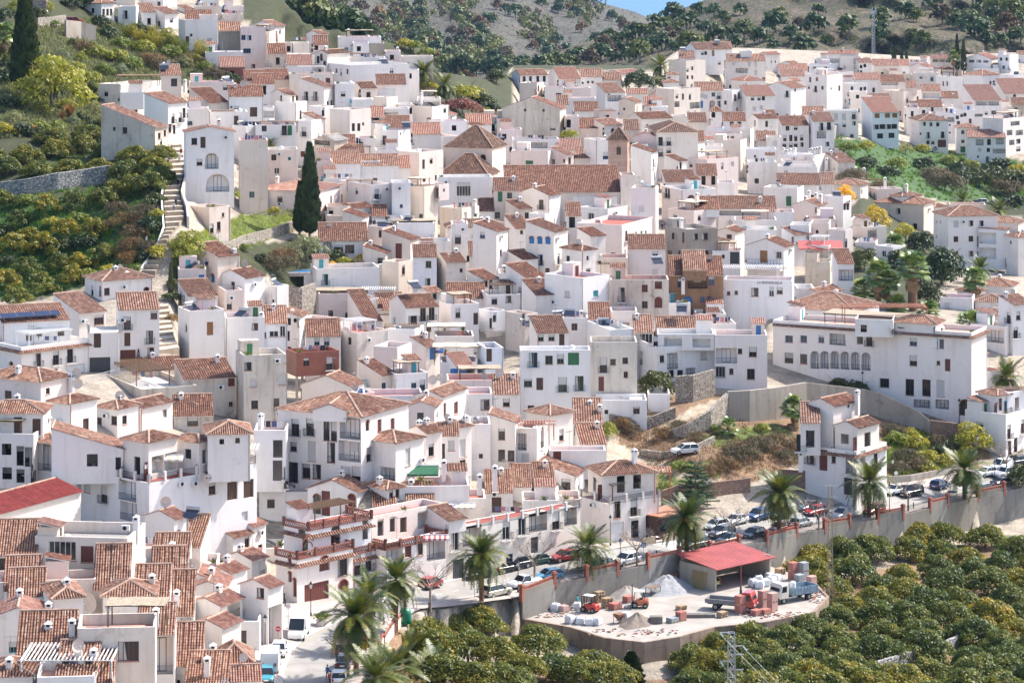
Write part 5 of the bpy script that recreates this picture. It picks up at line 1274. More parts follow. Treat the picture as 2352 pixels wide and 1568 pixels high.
TABLE[2, 2] = '''
-170 30 60 745 1190 s 65 | w-95,850:1x1.7 w-95,1045:1x1.7 w20,1050:1x1.6
35 230 335 800 1200 f 60 f=r | A93,870:1.4x3.2 A152,880:1.4x3.2 A278,880:1.7x3.2 r120,1080:1.2x1.8 r295,1080:1.2x1.8 PR170,770:7x3x2.2
130 350 560 680 1010 h 45 | w455,858:1x1.8
555 565 830 740 910 s 25 p=0.4 | s575,820:.7x1.4 w670,815:1.1x1.9 C805,570:4
580 630 870 940 1090 s 20 | t670,1030:1.4x2.2
340 345 860 1000 1110 f 15 | dR415,1055:1.2x2 t495,1045:1.5x2.2
220 575 665 1235 1460 s 65 | w495,1320:1.4x2 wR615,1315:1.1x2
630 900 1350 1440 1870 f 38 f=p i | tO965,1545:1.3x2.4 bO1120,1520:1.3x2.6 gW955,1760:2.4x3 tK1130,1720:1.4x2.4 lW1270,1700:1.6x3.4 K750,1500 l1280,1500:2.6x2.8 | white corner house with green netted terrace and red pergola above the restaurant
+700 830 1320 1230 1470 h 24 k=2.5 | wO757,1310:1.3x2 dR1000,1310:1.2x2.4 dR1150,1280:1.2x2 C1125,980:2 PR1140,1215:10x4x2.8
715 725 1150 5 500 f 15 D | bR840,215:1.2x2.6 s928,188:.9x1 s1040,175:.9x1 s1045,305:.7x1 dR820,390:.9x2.4
70 76 720 80 510 f 8 | bT195,170:1.4x2.4 wG340,170:1.2x1.4 wG445,160:1.1x1.6 dG565,160:1.8x2 wG147,380:1.3x1.3 d255,390:1.1x2 bG465,395:1.4x2.4 bG618,385:1.4x2.4 ZW410,90:4x.6
1130 1330 1860 50 345 f 20 | GW1180,150:2.2x2.4 s1378,160:.8x1.2 l1475,180:2x2.8 lT1590,170:3.2x2.8 r1763,125:1.2x1.5 wR1545,305:1x1.6 l1640,290:1.8x1.8 l1755,285:3.4x1.8 wR1460,295
+1330 1340 1860 -70 50 f 20 k=1 | l1480,10:3x2 l1600,0:3x2 l1740,0:3x2 ZT1480,-70:5x1.3
1855 1865 2345 -60 425 f 4 | wR2213,95:1.3x1.7 s2095,90:.7x.9 l1950,130:3.6x2.6 w2195,300:1.3x1.8 s2015,275:.7x1 wWJ1908,280:1.6x1.8 l1960,20:3.6x1.8
770 780 1240 540 690 f 5 f=w ph=3
1240 1250 1450 480 650 f 10 f=w ph=3 | dR1200,565
180 205 400 1310 1460 s 28 | dK265,1420:1.1x2.4 dK320,1410:1.1x2.4 ZTz300,1325:4x.9
-20 -10 90 1330 1460 s 28 | w135,1430:1.3x1.6
400 420 640 1450 1640 f 30 f=p | dR530,1560:1.4x1
0 10 180 1240 1320 f 25 f=r
90 100 420 1460 1700 f 32
'''
TABLE[3, 2] = '''
300 815 1090 1010 1560 f 62 f=r e | bR388,895:1.3x2.6 wR385,1055:1.1x1.7 dR508,1090:1.4x3.2 sR603,1080:.7x1.2 l765,1120:1.8x3.4 l870,1110:1.8x3.6 bR990,1105:1.3x2.6 gK735,1330:1.4x2.6
+370 600 835 590 1010 go 55 k=4 | C820,440:2.4 s740,555
+655 820 1020 790 1010 go 58 k=0.8 | w705,895:1.4x1.5 dR915,900:1.8x2.2
+290 300 440 740 1010 s 30 k=1.5 | bR388,895:1.3x2.6
1810 2185 2360 670 1060 f 60 f=p | wU1943,780:1.5x1.5 bR2215,830:1.2x2.4 bR2340,780:1.2x2.4 tR2220,980:1.2x2.4 tR2275,950:1.2x2.4 tR2320,920:1.2x2.4
+1930 2110 2190 500 680 h 45 k=3 | a1932,600:1.2x2.2 d2120,580
+2190 2200 2360 470 660 f 50 k=4 f=r | PB2280,455:7x3x2.6
1880 1990 2180 280 460 f 45 f=r | PR2070,275:7x3x2.6
'''
TABLE[0, 3] = '''
320 1172 1335 237 640 f 76 C f=v ph=1.3 | rR800,385:1.5x1.9 rR1027,400:1.5x1.9 wW573,355:3.2x2.2 w425,415:1.4x1.9 rR588,585:1.5x1.6 rR808,580:1.5x1.6 C1250,25:1.6 K1160,140
-100 340 375 378 610 a 80 p=0.45 | wK55,500:1.7x2
1740 2140 2320 230 400 g 50 | w2270,230:1x2 C2080,90:1.6
1525 1840 1935 310 410 a 72 p=0.45 | K1500,340
1390 1725 1760 515 620 a 75 p=0.5 | Q1780,480:.9 C1320,415
885 1190 1210 690 780 a 80 p=0.6 C
405 490 765 795 970 h 20 | s620,920
945 1410 1430 765 980 h 78 | Q810,830:1.2
1530 1700 1712 745 820 a 80 p=0.7
1565 1780 1800 930 1060 a 80 p=0.6 | w1708,1005:1.2x.9 Q1920,1035:.9
1400 1555 1575 785 1000 a 80 p=0.4 |
1420 1600 1620 1110 1400 a 80 p=0.3 | l1515,1250:3x4.2
710 1425 1440 1050 1660 f 80 C f=p ph=1.1 | wR1180,1275:2.1x2 P1245,870:5.6x3x2.6
-100 420 440 960 1060 gn 60 | C445,815:2 C505,930:2
150 690 720 1300 1440 a 78 p=0.5 C | C660,970:2
-150 300 330 1500 1660 h 60
210 370 385 700 760 a 78 p=0.4
250 415 425 755 830 a 78 p=0.4
-60 140 160 640 760 f 70 P f=p
150 370 385 590 680 f 75 P f=p | N340,560
390 880 890 610 700 f 75 P f=p
1990 2110 2270 560 720 gn 55
1840 2060 2115 690 870 gn 65 | w2080,740
1850 2020 2230 860 1140 gn 60 | l2150,830:3x2
1900 2040 2215 1060 1310 gn 60
1330 1600 1700 60 280 gn 55 | V1770,40 C1420,60
1610 1860 1880 1390 1460 a 80 p=0.5 | C1955,1200:2
1990 2000 2310 1388 1520 h 25 p=0.75
1780 1995 2005 1445 1540 f 75 f=w
1700 2090 2120 1560 1680 a 75 p=0.3
2110 2120 2400 1540 1680 gn 30
690 880 930 1480 1660 a 70 p=.3 | C860,1240:2.6 C725,1185:2
920 1050 1070 1560 1660 a 75 p=.4
340 870 890 1500 1700 f 70 f=p | PW610,1370:9x6x3
1610 1800 1830 1180 1260 f 72 f=r | P1700,1090:4x3x3
1780 1890 1920 880 960 f 72 f=p
1690 2000 2020 470 560 f 72 f=p | P1850,395:6x3x2.4 N1960,500
1190 1440 1460 600 680 f 75 P f=p
1450 1560 1580 330 420 f 72 P f=p
1850 1960 2000 620 760 gn 65
2230 2360 2400 380 520 gn 60
'''
TABLE[1, 3] = '''
250 378 890 375 860 f 42 f=r e b | aR630,465:1.8x2 wJ795,490:1.7x2.6 gR558,760:4.2x3.2 aR803,690:1.8x2.2 aR308,390:.7x2 aR343,450:.7x2 aR312,590:.7x1.4 aR362,690:.7x2.4
+255 480 1060 110 400 f 40 k=3.5 f=r e b | aR420,175:1.4x1.8 aR733,205:1.6x2.6 aR1005,150:1x2.8
880 890 1190 330 730 f 42 f=r e b | bR935,480:1.1x2.8 bR1035,440:1.1x2.8 wJ1135,420:1.4x2.2 aR1000,640:1.2x2
1180 1186 1750 290 700 f 42 f=r b | l1270,370:3x3 rR1400,350:1.2x1.8 w1505,330:1.2x1.8 l1655,310:3.4x3.4 dK1640,540:3x3.6 ZRz1270,295:3.2x.8 ZRz1655,205:3.4x.8
+1060 1066 1720 40 330 f 42 k=4 f=r | dO1145,140:1.1x2.2 w1255,110:1x2 w1355,115:1.2x2 l1540,70:2.2x2.4 ZTz1150,90:2.6x.8
1750 1756 2980 130 640 f 41 f=r i | bW1830,270:1.4x2.4 l1985,220:3.4x2.8 l2150,180:3.4x2.8 bW2300,170:1.4x2.4 lK2591,90:3.4x2.6 bW2446,130:1.4x2.4 b2756,80:1.4x2.4 l2741,260:2.6x3 gK1860,520:2x2.6 tU2330,450:1.2x2 l2420,340:3x2.4 dK2560,300:1.4x2.2 l2890,40:2.4x2.4 l2060,400:2.4x2.6
+1750 1756 1930 75 160 s 41 k=-.2
-140 110 225 690 1260 gn 55 | l150,1060:4.4x5 bR130,870:1.2x2.4 w40,560 l40,840:2x2.4
-300 -40 100 440 700 gn 55 | b60,600:1.2x2
-260 -30 90 130 460 gn 55 | w40,350:1x1.6
-140 30 60 1000 1300 f 60
40 255 265 330 480 f 75 f=p
'''
for (c_, r_), txt in TABLE.items():
 for ln in txt.strip().splitlines():
  if ln.strip(): house(c_, r_, ln.strip())
# ------------------------------------------------------------------ small boxes that lean on a bigger house belong to it
def merge_small(keep):
 hs = [h for h in HOUSES if h['name'] == 'house']; hs.sort(key=lambda h: -h['area']); big, small = hs[:keep], hs[keep:]
 bp = np.array([h['M'].translation for h in big])
 for h in small:
  d = np.linalg.norm((bp - np.array(h['M'].translation)) * np.array([1, .6, 1]), axis=1); b = big[int(d.argmin())]
  rel = b['M'].inverted() @ h['M']
  for ch in list(h['root'].children): ml = ch.matrix_local.copy(); ch.parent = b['root']; ch.matrix_local = rel @ ml
  b['no'] += h['no']; bpy.data.objects.remove(h['root']); HOUSES.remove(h)
merge_small(292)
# ------------------------------------------------------------------ road
ROAD_FAR = [(640, 1700), (645, 1590), (655, 1540), (672, 1500), (700, 1470), (745, 1448), (810, 1418), (880, 1385), (940, 1364), (1023, 1343), (1150, 1312), (1328, 1280), (1411, 1264), (1518, 1248), (1606, 1230), (1713, 1203), (1820, 1180), (1939, 1158), (2039, 1133), (2134, 1121), (2239, 1097), (2352, 1078), (2500, 1052)]
ROAD_NEAR = [(790, 1700), (775, 1590), (772, 1555), (782, 1520), (806, 1480), (850, 1443), (905, 1418), (963, 1388), (1010, 1384), (1080, 1374), (1198, 1352), (1365, 1312), (1440, 1298), (1540, 1275), (1625, 1260), (1725, 1240), (1829, 1217), (1940, 1199), (2050, 1179), (2150, 1156), (2250, 1132), (2370, 1108), (2510, 1080)]
ASPH = plain('worn_asphalt', (0.30, 0.28, 0.26), 0.9, 0, 0.14, 0.5); PAVING = plain('pink_paving', (0.44, 0.37, 0.33), 0.9, 0, 0.2, 1.2); PAINT = plain('road_paint', (0.75, 0.75, 0.73), 0.7); YPAINT = plain('yellow_paint', (0.62, 0.42, 0.08), 0.7); KERB = plain('kerb_stone', (0.45, 0.43, 0.40), 0.9)
def resample(pts, n):
 p = np.array(pts, float); d = np.r_[0, np.cumsum(np.hypot(*np.diff(p, axis=0).T))]; t = np.linspace(0, d[-1], n)
 return np.stack([np.interp(t, d, p[:, 0]), np.interp(t, d, p[:, 1])], -1)
def ribbon(name, a, b, n, m, mat, dz, label, base=G):
 A, B = resample(a, n), resample(b, n); mb = MB(); vs = []
 for i in range(n):
  for j in range(m + 1):
   q = A[i] + (B[i] - A[i]) * j / m; vs.append(base(q[0], q[1], dz))
 mb.add(vs, [(i * (m + 1) + j, i * (m + 1) + j + 1, (i + 1) * (m + 1) + j + 1, (i + 1) * (m + 1) + j) for i in range(n - 1) for j in range(m)])
 # face up
 if (Vector(vs[1]) - Vector(vs[0])).cross(Vector(vs[m + 1]) - Vector(vs[0])).z < 0: mb.f = [tuple(reversed(f)) for f in mb.f]
 return tag(mb.build(name, mat, smooth=True), label, None, None, 'structure')
NA, NB = resample(ROAD_FAR, 120), resample(ROAD_NEAR, 120)
ribbon('road', ROAD_FAR, ROAD_NEAR, 120, 6, ASPH, 0.22, 'pale worn asphalt street curving below the white houses')
def inset(k): return [tuple(NA[i] + (NB[i] - NA[i]) * k) for i in range(120)]
def dashes(k, wpx, on, off, mat, i0=2, i1=118, lab=''):
 n = 0; c = resample(inset(k)[i0:i1], 700); mb = MB(); t = 0
 L = np.r_[0, np.cumsum([np.hypot(*(np.array(G(*c[i + 1])) - np.array(G(*c[i])))[:2]) for i in range(0, 699)])] if False else None
 i = 0
 while i < 690:
  j = min(i + on, 699); vs = []
  for q in range(i, j + 1):
   for sgn in (-.5, .5): vs.append(G(c[q][0], c[q][1] + sgn * wpx, 0.235))
  mb.add(vs, [(2 * q, 2 * q + 2, 2 * q + 3, 2 * q + 1) for q in range(j - i)]); i += on + off
 for q in range(len(mb.f)):
  f = mb.f[q]; a, b, c3 = [Vector(mb.v[x]) for x in f[:3]]
  if (b - a).cross(c3 - a).z < 0: mb.f[q] = tuple(reversed(f))
 return tag(mb.build('road_marking', mat), lab, None, None, 'structure')
dashes(0.5, 0.7, 5, 9, PAINT, 2, 118, 'white dashed centre line painted on the street')
dashes(0.06, 0.7, 60, 0, YPAINT, 3, 18, 'yellow line along the kerb of the lower bend')
dashes(0.14, 0.8, 3, 3, PAINT, 50, 116, 'white dashed parking line on the far side of the street')
# zebra crossing
mb = MB()
for i in range(9):
 a, b = NA[61] , NB[61]; q = a + (b - a) * (0.08 + i * 0.1); q2 = a + (b - a) * (0.08 + i * 0.1 + .055)
 v = [G(q[0], q[1], .238), G(q[0] + 50, q[1] - 9, .238), G(q2[0] + 50, q2[1] - 9, .238), G(q2[0], q2[1], .238)]
 mb.add(v, [(3, 2, 1, 0)])
tag(mb.build('road_marking', PAINT), 'white striped zebra crossing in front of the terrace bar', None, None, 'structure')
# pavements (a real step up)
def pavement(name, a, b, n, label, mat=PAVING):
 A, B = resample(a, n), resample(b, n); mb = MB(); vs = []
 for i in range(n):
  for q, h in ((A[i], 0.0), (A[i], .36), (A[i] + (B[i] - A[i]) * .08, .36), ((A[i] + B[i]) / 2, .36), (B[i], .36)): vs.append(G(q[0], q[1], h))
 for i in range(n - 1):
  for j in range(4): mb.add([], []); mb.f.append((i * 5 + j, i * 5 + j + 1, (i + 1) * 5 + j + 1, (i + 1) * 5 + j)); mb.m.append(1 if j < 2 else 0)
 mb.v = [tuple(v) for v in vs]
 o = mb.build(name, [mat, KERB]); bm = bmesh.new(); bm.from_mesh(o.data); bmesh.ops.recalc_face_normals(bm, faces=bm.faces); bm.to_mesh(o.data); bm.free()
 return tag(o, label, None, None, 'structure')
NEAR_EDGE = [(900, 1700), (880, 1590), (868, 1560), (866, 1530), (880, 1490), (905, 1455), (930, 1425), (963, 1403)] + WALL_LINE[1:] + [(2520, 1085)]
pavement('pavement', ROAD_NEAR, NEAR_EDGE, 130, 'pink paved footway between the street and the brick roadside wall')
pavement('pavement', [(620, 1700), (645, 1592), (655, 1540), (672, 1500), (700, 1470), (745, 1448), (810, 1418), (880, 1385)], [(560, 1700), (575, 1560), (590, 1480), (600, 1430), (640, 1395), (690, 1384), (800, 1372), (870, 1362)], 40, 'patterned pavement in front of the big brown garage door')
pavement('pavement', ROAD_FAR[7:], [(860, 1360), (930, 1340), (1010, 1320), (1140, 1290), (1320, 1262), (1400, 1248), (1510, 1228), (1600, 1212), (1705, 1188), (1810, 1166), (1930, 1142), (2030, 1118), (2130, 1106), (2230, 1082), (2352, 1062), (2500, 1036)], 100, 'narrow paved footway along the house fronts')
# ------------------------------------------------------------------ roadside wall with brick posts, lattice panels and railings
CONCW = wall_mat('grey_render', (0.25, 0.235, 0.21), (0.14, 0.125, 0.11), 0.8)  # darkened base grey, shade on the roadside wall put into the colour
WL = WALL_LINE[2:]
rw = thing('roadside_wall', 'long low roadside wall of brick posts, lattice panels and black railings', 'wall'); rt = thing('retaining_wall', 'long grey concrete retaining wall carrying the street above the orchard', 'wall')
LATT = plain('brick_lattice', (0.34, 0.12, 0.08), 0.9, 0, .2)
for i in range(len(WL) - 1):
 a, b = G(*WL[i]), G(*WL[i + 1]); d = (b - a); d.z = 0; L = d.length; ang = math.atan2(d.y, d.x)
 M = Matrix.Translation(a) @ Matrix.Rotation(ang, 4, 'Z'); slope = (b.z - a.z) / L
 def loc_build(mb, nm, mats, par): o = mb.build(nm, mats, par); o.matrix_local = M; return o
 mb = MB(); mb.box(-.24, -.24, -.3, .24, .24, 1.75); mb.box(-.32, -.32, 1.75, .32, .32, 1.86, 1); mb.box(-.2, -.2, 1.86, .2, .2, 2.0, 1); loc_build(mb, 'post', [LATT, LATT], rw)
 wb = -3.4 if i < 6 else -5.5; mb = MB(); mb.add([(0, .18, wb), (L, .18, wb), (L, .18, .34 + b.z - a.z), (0, .18, .34), (0, -.18, wb), (L, -.18, wb), (L, -.18, .34 + b.z - a.z), (0, -.18, .34)], [(4, 5, 6, 7), (3, 2, 1, 0), (7, 6, 2, 3), (4, 7, 3, 0), (1, 2, 6, 5)])
 loc_build(mb, 'wall_slab', CONCW, rt)
 dz = b.z - a.z
 def up(x, z): return z + dz * x / L
 if i % 2 == 0:
  mb = MB(); mb.add([(.24, -.12, up(0, .35)), (L - .24, -.12, up(L, .35)), (L - .24, -.12, up(L, 1.05)), (.24, -.12, up(0, 1.05)), (.24, .12, up(0, .35)), (L - .24, .12, up(L, .35)), (L - .24, .12, up(L, 1.05)), (.24, .12, up(0, 1.05))], [(0, 1, 2, 3), (7, 6, 5, 4), (3, 2, 6, 7)])
  loc_build(mb, 'parapet_panel', CONCW, rw)
  mb = MB(); n = int(L / .32)
  for k in range(n):
   x0, x1 = .24 + (L - .48) * k / n, .24 + (L - .48) * (k + 1) / n
   mb.bar((x0, 0, up(x0, 1.06)), (x1, 0, up(x1, 1.4)), .05); mb.bar((x0, 0, up(x0, 1.4)), (x1, 0, up(x1, 1.06)), .05)
  mb.bar((.2, 0, up(0, 1.46)), (L - .2, 0, up(L, 1.46)), .11); mb.bar((.2, 0, up(0, 1.07)), (L - .2, 0, up(L, 1.07)), .09); loc_build(mb, 'brick_lattice', LATT, rw)
 else:
  mb = MB(); rails(mb, [(.24, 0, up(0, .36)), (L - .24, 0, up(L, .36))], 1.15, .16, 0, .02)
  loc_build(mb, 'railing', IRON, rw)
# lower wall beside the bend
lw = thing('garden_wall', 'short plastered wall with brick lattice top beside the bend and green container', 'wall')
BL = [(868, 1600), (866, 1530), (880, 1490), (905, 1455), (935, 1420)]
for i in range(len(BL) - 1):
 a, b = G(*BL[i]), G(*BL[i + 1]); d = b - a; L = Vector((d.x, d.y)).length; M = Matrix.Translation(a) @ Matrix.Rotation(math.atan2(d.y, d.x), 4, 'Z')
 mb = MB(); mb.box(0, -.12, -5, L, .12, .95); o = mb.build('wall_slab', CREAM, lw); o.matrix_local = M
 mb = MB(); mb.box(-.24, -.24, -.3, .24, .24, 1.6); mb.box(-.3, -.3, 1.6, .3, .3, 1.72); o = mb.build('post', BRICK, lw); o.matrix_local = M
 mb = MB()
 for k in range(int(L / .35)): x0 = .2 + .35 * k; mb.bar((x0, 0, .96), (x0 + .33, 0, 1.28), .05); mb.bar((x0, 0, 1.28), (x0 + .33, 0, .96), .05)
 mb.bar((.2, 0, 1.34), (L - .2, 0, 1.34), .1); o = mb.build('brick_lattice', LATT, lw); o.matrix_local = M
# ------------------------------------------------------------------ free-standing walls drawn as (top line, height)
def wall_run(name, label, pts, h, mat, th=0.4, below=3.0, base=G, cap=None, dz=0):
 r = thing(name, label, 'wall'); V = [base(x, y, dz) for x, y in pts]
 hs = h if isinstance(h, (list, tuple)) else [h] * len(pts)
 mb = MB(); n = len(V); vs = []
 for i in range(n):
  t = (V[min(i + 1, n - 1)] - V[max(i - 1, 0)]); t.z = 0; t.normalize(); nn = Vector((-t.y, t.x, 0)) * th / 2
  for sg in (-1, 1):
   vs.append(V[i] + nn * sg - Vector((0, 0, below))); vs.append(V[i] + nn * sg + Vector((0, 0, hs[i])))
 fs = []
 for i in range(n - 1): a, b = 4 * i, 4 * i + 4; fs += [(a, b, b + 1, a + 1), (a + 2, a + 3, b + 3, b + 2), (a + 1, b + 1, b + 3, a + 3)]
 fs += [(0, 1, 3, 2), (4 * n - 4, 4 * n - 2, 4 * n - 1, 4 * n - 3)]
 mb.add(vs, fs); mb.build('wall_slab', mat, r)
 if cap is not None:
  mb = MB()
  for i in range(n - 1): mb.bar(V[i] + Vector((0, 0, hs[i] + .06)), V[i + 1] + Vector((0, 0, hs[i + 1] + .06)), th * .62, 0, 4)
  mb.build('coping', cap, r)
 return r
wall_run('stone_wall', 'dry stone terrace wall below the dark green trees on the hillside', [(-40, 462), (60, 450), (130, 436), (190, 428), (250, 418)], 3.2, STONE_GREY, .8)
wall_run('stone_wall', 'rough rubble wall under the bright grass slope', [(500, 588), (560, 560), (620, 545), (690, 520)], 1.6, STONE, .6)
wall_run('lane_wall', 'white low wall along the outer side of the stepped lane', [(378, 410), (371, 462), (376, 532), (362, 570), (340, 605), (320, 632)], 1.0, WHITE, .3)
wall_run('lane_wall', 'stone-topped wall on the uphill side of the stepped lane', [(432, 392), (424, 440), (418, 465), (430, 500), (432, 525)], 2.2, CREAM, .4)
wall_run('stone_wall', 'tall coursed stone wall under the terrace with the parked red car', [(1552, 924), (1590, 922), (1640, 908)], 4.4, STONE, .6)
wall_run('concrete_wall', 'dark stained concrete retaining wall above the bare plot', [(1671, 960), (1720, 966), (1780, 962), (1850, 952), (1990, 948), (2030, 960), (2110, 985), (2150, 1000)], [4.4, 5, 5.2, 5.4, 4, 4.0, 3.0, 1.6], CONC, .6)
wall_run('stone_wall', 'sloping rubble stone wall below the dirt track', [(1530, 1000), (1580, 1003), (1630, 990), (1671, 960)], [0.6, 2.2, 3.4, 4.2], STONE, .6)
wall_run('stone_wall', 'low pale block wall curving under the whitewashed garden wall', [(1400, 975), (1450, 985), (1500, 980), (1550, 960)], 1.8, STONE, .5)
wall_run('stone_wall', 'stone wall under the parked white off-road car', [(1470, 1045), (1520, 1052), (1590, 1040), (1640, 1015)], 1.0, STONE, .5)
wall_run('stone_wall', 'reddish stone garden wall behind the spreading conifer', [(1520, 1160), (1560, 1145), (1640, 1140), (1722, 1130)], 2.2, STONE_RED, .4)
wall_run('stone_wall', 'curved brown stone terrace wall in front of the house with the tall palm', [(1788, 1125), (1840, 1128), (1900, 1128), (1936, 1122)], 3.2, STONE_RED, .5)
wall_run('stone_wall', 'red stone wall at the foot of the long outdoor stairs', [(2138, 1000), (2190, 1006), (2235, 1015)], 2.6, STONE_RED, .5)
wall_run('garden_wall', 'low concrete kerb wall under the overgrown bank above the parked cars', [(2040, 1108), (2090, 1105), (2170, 1090), (2200, 1080)], 1.0, CONC, .3)
wall_run('stone_wall', 'rubble stone terrace wall beside the curved orchard track', [(1990, 1568), (2080, 1540), (2150, 1520), (2200, 1500), (2215, 1470)], 2.0, STONE_GREY, .5, base=GL)
wall_run('garden_wall', 'pale wall with pool behind it above the brown terrace', [(700, 650), (760, 645), (880, 622)], 1.4, WHITE, .6)
wall_run('stone_wall', 'brown rubble wall beneath the pool terrace', [(660, 705), (690, 712), (722, 700)], 4.0, STONE, .8)
wall_run('garden_wall', 'stone wall beside the parked red car on the hilltop', [(85, 62), (120, 60), (150, 55)], 2.2, STONE, .5)
wall_run('concrete_wall', 'grey concrete wall under the hilltop parking place', [(150, 85), (185, 88), (219, 98)], 4.0, CONC, .5)
wall_run('concrete_wall', 'grey block wall below the white terrace houses at far right', [(1912, 305), (1945, 302), (1970, 298)], 2.2, CONC, .4)
# ------------------------------------------------------------------ yard of the building merchant
ZY = G(1418, 1316).z - 3.0
def YP(px, py, dz=0.0):
 D = (CAMZ - ZY) * F / (py - YH); v = Pt(px, py, D); v.z += dz; return v
YARD = [(1185, 1418), (1198, 1400), (1273, 1392), (1347, 1374), (1418, 1362), (1488, 1350), (1560, 1336), (1660, 1320), (1770, 1300), (1860, 1330), (1900, 1370), (1870, 1405), (1760, 1428), (1640, 1440), (1560, 1462), (1480, 1474), (1390, 1464), (1310, 1440)]
me = bpy.data.meshes.new('yard'); vs = [YP(x, y) for x, y in YARD]; bm = bmesh.new(); bm.faces.new([bm.verts.new(v) for v in vs]); bmesh.ops.recalc_face_normals(bm, faces=bm.faces)
if bm.faces[:][0].normal.z < 0: bmesh.ops.reverse_faces(bm, faces=bm.faces[:])
bmesh.ops.triangulate(bm, faces=bm.faces[:]); bm.to_mesh(me); bm.free(); me.materials.append(plain('dusty_gravel', (0.37, 0.33, 0.29), .95, 0, .18, .35))
tag(link('yard', me), 'dusty pale gravel yard of the builders merchant', None, None, 'structure')
wall_run('retaining_wall', 'streaked curved concrete wall holding up the builders yard', [(1186, 1404), (1190, 1420), (1310, 1441), (1390, 1466), (1480, 1476), (1560, 1463), (1640, 1441), (1760, 1429), (1870, 1406), (1901, 1371), (1862, 1331)], 0.15, wall_mat('streaked_concrete', (0.36, 0.27, 0.20), (0.13, 0.10, 0.08), 1.0), .4, 6.5, base=YP)
wall_run('brick_wall', 'brick footing wall along the back of the builders yard', [(1198, 1400), (1273, 1393), (1347, 1375), (1418, 1363), (1488, 1351), (1556, 1338)], 1.4, BRICK, .3, 1.0, base=YP)
# ------------------------------------------------------------------ stepped lane and outdoor stairs
STEP_M = plain('stair_stone', (0.46, 0.39, 0.31), .9, 0, .25, .8); RISER = plain('stair_riser', (0.33, .26, .19), .9, 0, .2, 1.5)
def steps(name, label, Lp, Rp, n, dz=0.25, mats=None):
 A, B = resample(Lp, n + 1), resample(Rp, n + 1); root = thing(name, label, 'stairs')
 for i in range(n):
  a0, b0, a1, b1 = G(*A[i]), G(*B[i]), G(*A[i + 1]), G(*B[i + 1]); z = max(a0.z, b0.z) + dz; zl = min(a1.z, b1.z) + dz - .9
  mb = MB(); P4 = [a0, b0, b1, a1]
  mb.add([(p.x, p.y, z) for p in P4] + [(p.x, p.y, zl) for p in P4], [(0, 3, 2, 1)], 0); mb.f += [(3, 7, 6, 2), (0, 1, 5, 4), (1, 2, 6, 5), (0, 4, 7, 3)]; mb.m += [1, 1, 1, 1]
  o = mb.build('step', mats or [STEP_M, RISER], root)
  if o.data.polygons[0].normal.z < 0: o.data.flip_normals()
 return root
steps('stepped_lane', 'long pale stepped lane climbing past the small flat-roofed shed', [(398, 330), (385, 395), (376, 462), (381, 532), (367, 567), (325, 632)], [(416, 330), (424, 392), (411, 455), (424, 510), (390, 545), (357, 634)], 26)
steps('stepped_lane', 'lower stepped lane between two white houses', [(366, 702), (366, 784), (366, 812)], [(385, 702), (400, 784), (412, 812)], 9)
mbr = [plain('brick_step', (0.22, .12, .09), .9, 0, .3, 1.5), RISER]
for k, (a, b) in enumerate([((1937, 885), (1975, 905)), ((1998, 912), (2045, 935)), ((2052, 938), (2100, 962)), ((2110, 960), (2165, 985))]):
 steps('outdoor_stairs', ['uppermost', 'second', 'third', 'lowest'][k] + ' flight of the brown outdoor stairs under the long white building', [(a[0], a[1] + 18), (b[0], b[1] + 20)], [(a[0] + 18, a[1] + 6), (b[0] + 12, b[1] + 6)], 7, .5, mbr)

o = thing('railing', 'white railing along the street below the solar-panelled house', 'railing'); mb = MB(); f_ = sec(0, 2); rails(mb, [G(*f_(760, 395), .1), G(*f_(1000, 340), .1), G(*f_(1270, 275), .1)], 1.0, .3, 0, .03); mb.build('bars', WIRON, o)
# ------------------------------------------------------------------ plants
leaf_mat('avocado', [(0.3, (0.06, 0.09, 0.014)), (0.52, (0.15, 0.17, 0.024)), (0.74, (0.34, 0.28, 0.04))], 0.5, 0.4, 0.6)
leaf_mat('olive_leaf', [(0.3, (0.114, 0.145, 0.069)), (0.7, (0.324, 0.340, 0.168))], 0.5, 0.25, 1.0)
leaf_mat('light_leaf', [(0.3, (0.133, 0.187, 0.031)), (0.7, (0.400, 0.391, 0.069))], 0.5, 0.4, 0.8)
leaf_mat('yellow_leaf', [(0.3, (0.305, 0.238, 0.031)), (0.7, (0.800, 0.561, 0.077))], 0.5, 0.4, 0.9)
leaf_mat('dark_leaf', [(0.3, (0.022, 0.042, 0.012)), (0.7, (0.08, 0.11, 0.03))], 0.5, 0.25, 0.9)
leaf_mat('cypress_leaf', [(0.3, (0.019, 0.037, 0.015)), (0.7, (0.067, 0.099, 0.034))], 0.6, 0.15, 0.9)
leaf_mat('pine_leaf', [(0.3, (0.042, 0.076, 0.028)), (0.7, (0.143, 0.178, 0.061))], 0.6, 0.2, 0.25)
leaf_mat('pine_brown', [(0.3, (0.10, 0.065, 0.04)), (0.7, (0.20, 0.125, 0.07))], 0.7, 0.2, 0.25)
leaf_mat('dry_brush', [(0.3, (0.09, 0.06, 0.035)), (0.7, (0.24, 0.165, 0.09))], 0.8, 0.2, 1.2)
leaf_mat('red_bush', [(0.3, (0.16, 0.05, 0.05)), (0.7, (0.32, 0.13, 0.11))], 0.6, 0.3, 0.9)
leaf_mat('pampas', [(0.3, (0.35, 0.16, 0.06)), (0.7, (0.55, 0.30, 0.13))], 0.7, 0.4, 0.9)
leaf_mat('palm_leaf', [(0.25, (0.035, 0.065, 0.010)), (0.5, (0.085, 0.115, 0.017)), (0.8, (0.23, 0.19, 0.03))], 0.45, 0.25, 0.7)
leaf_mat('fan_leaf', [(0.3, (0.078, 0.150, 0.054)), (0.7, (0.291, 0.360, 0.126))], 0.32, 0.3, 0.9)
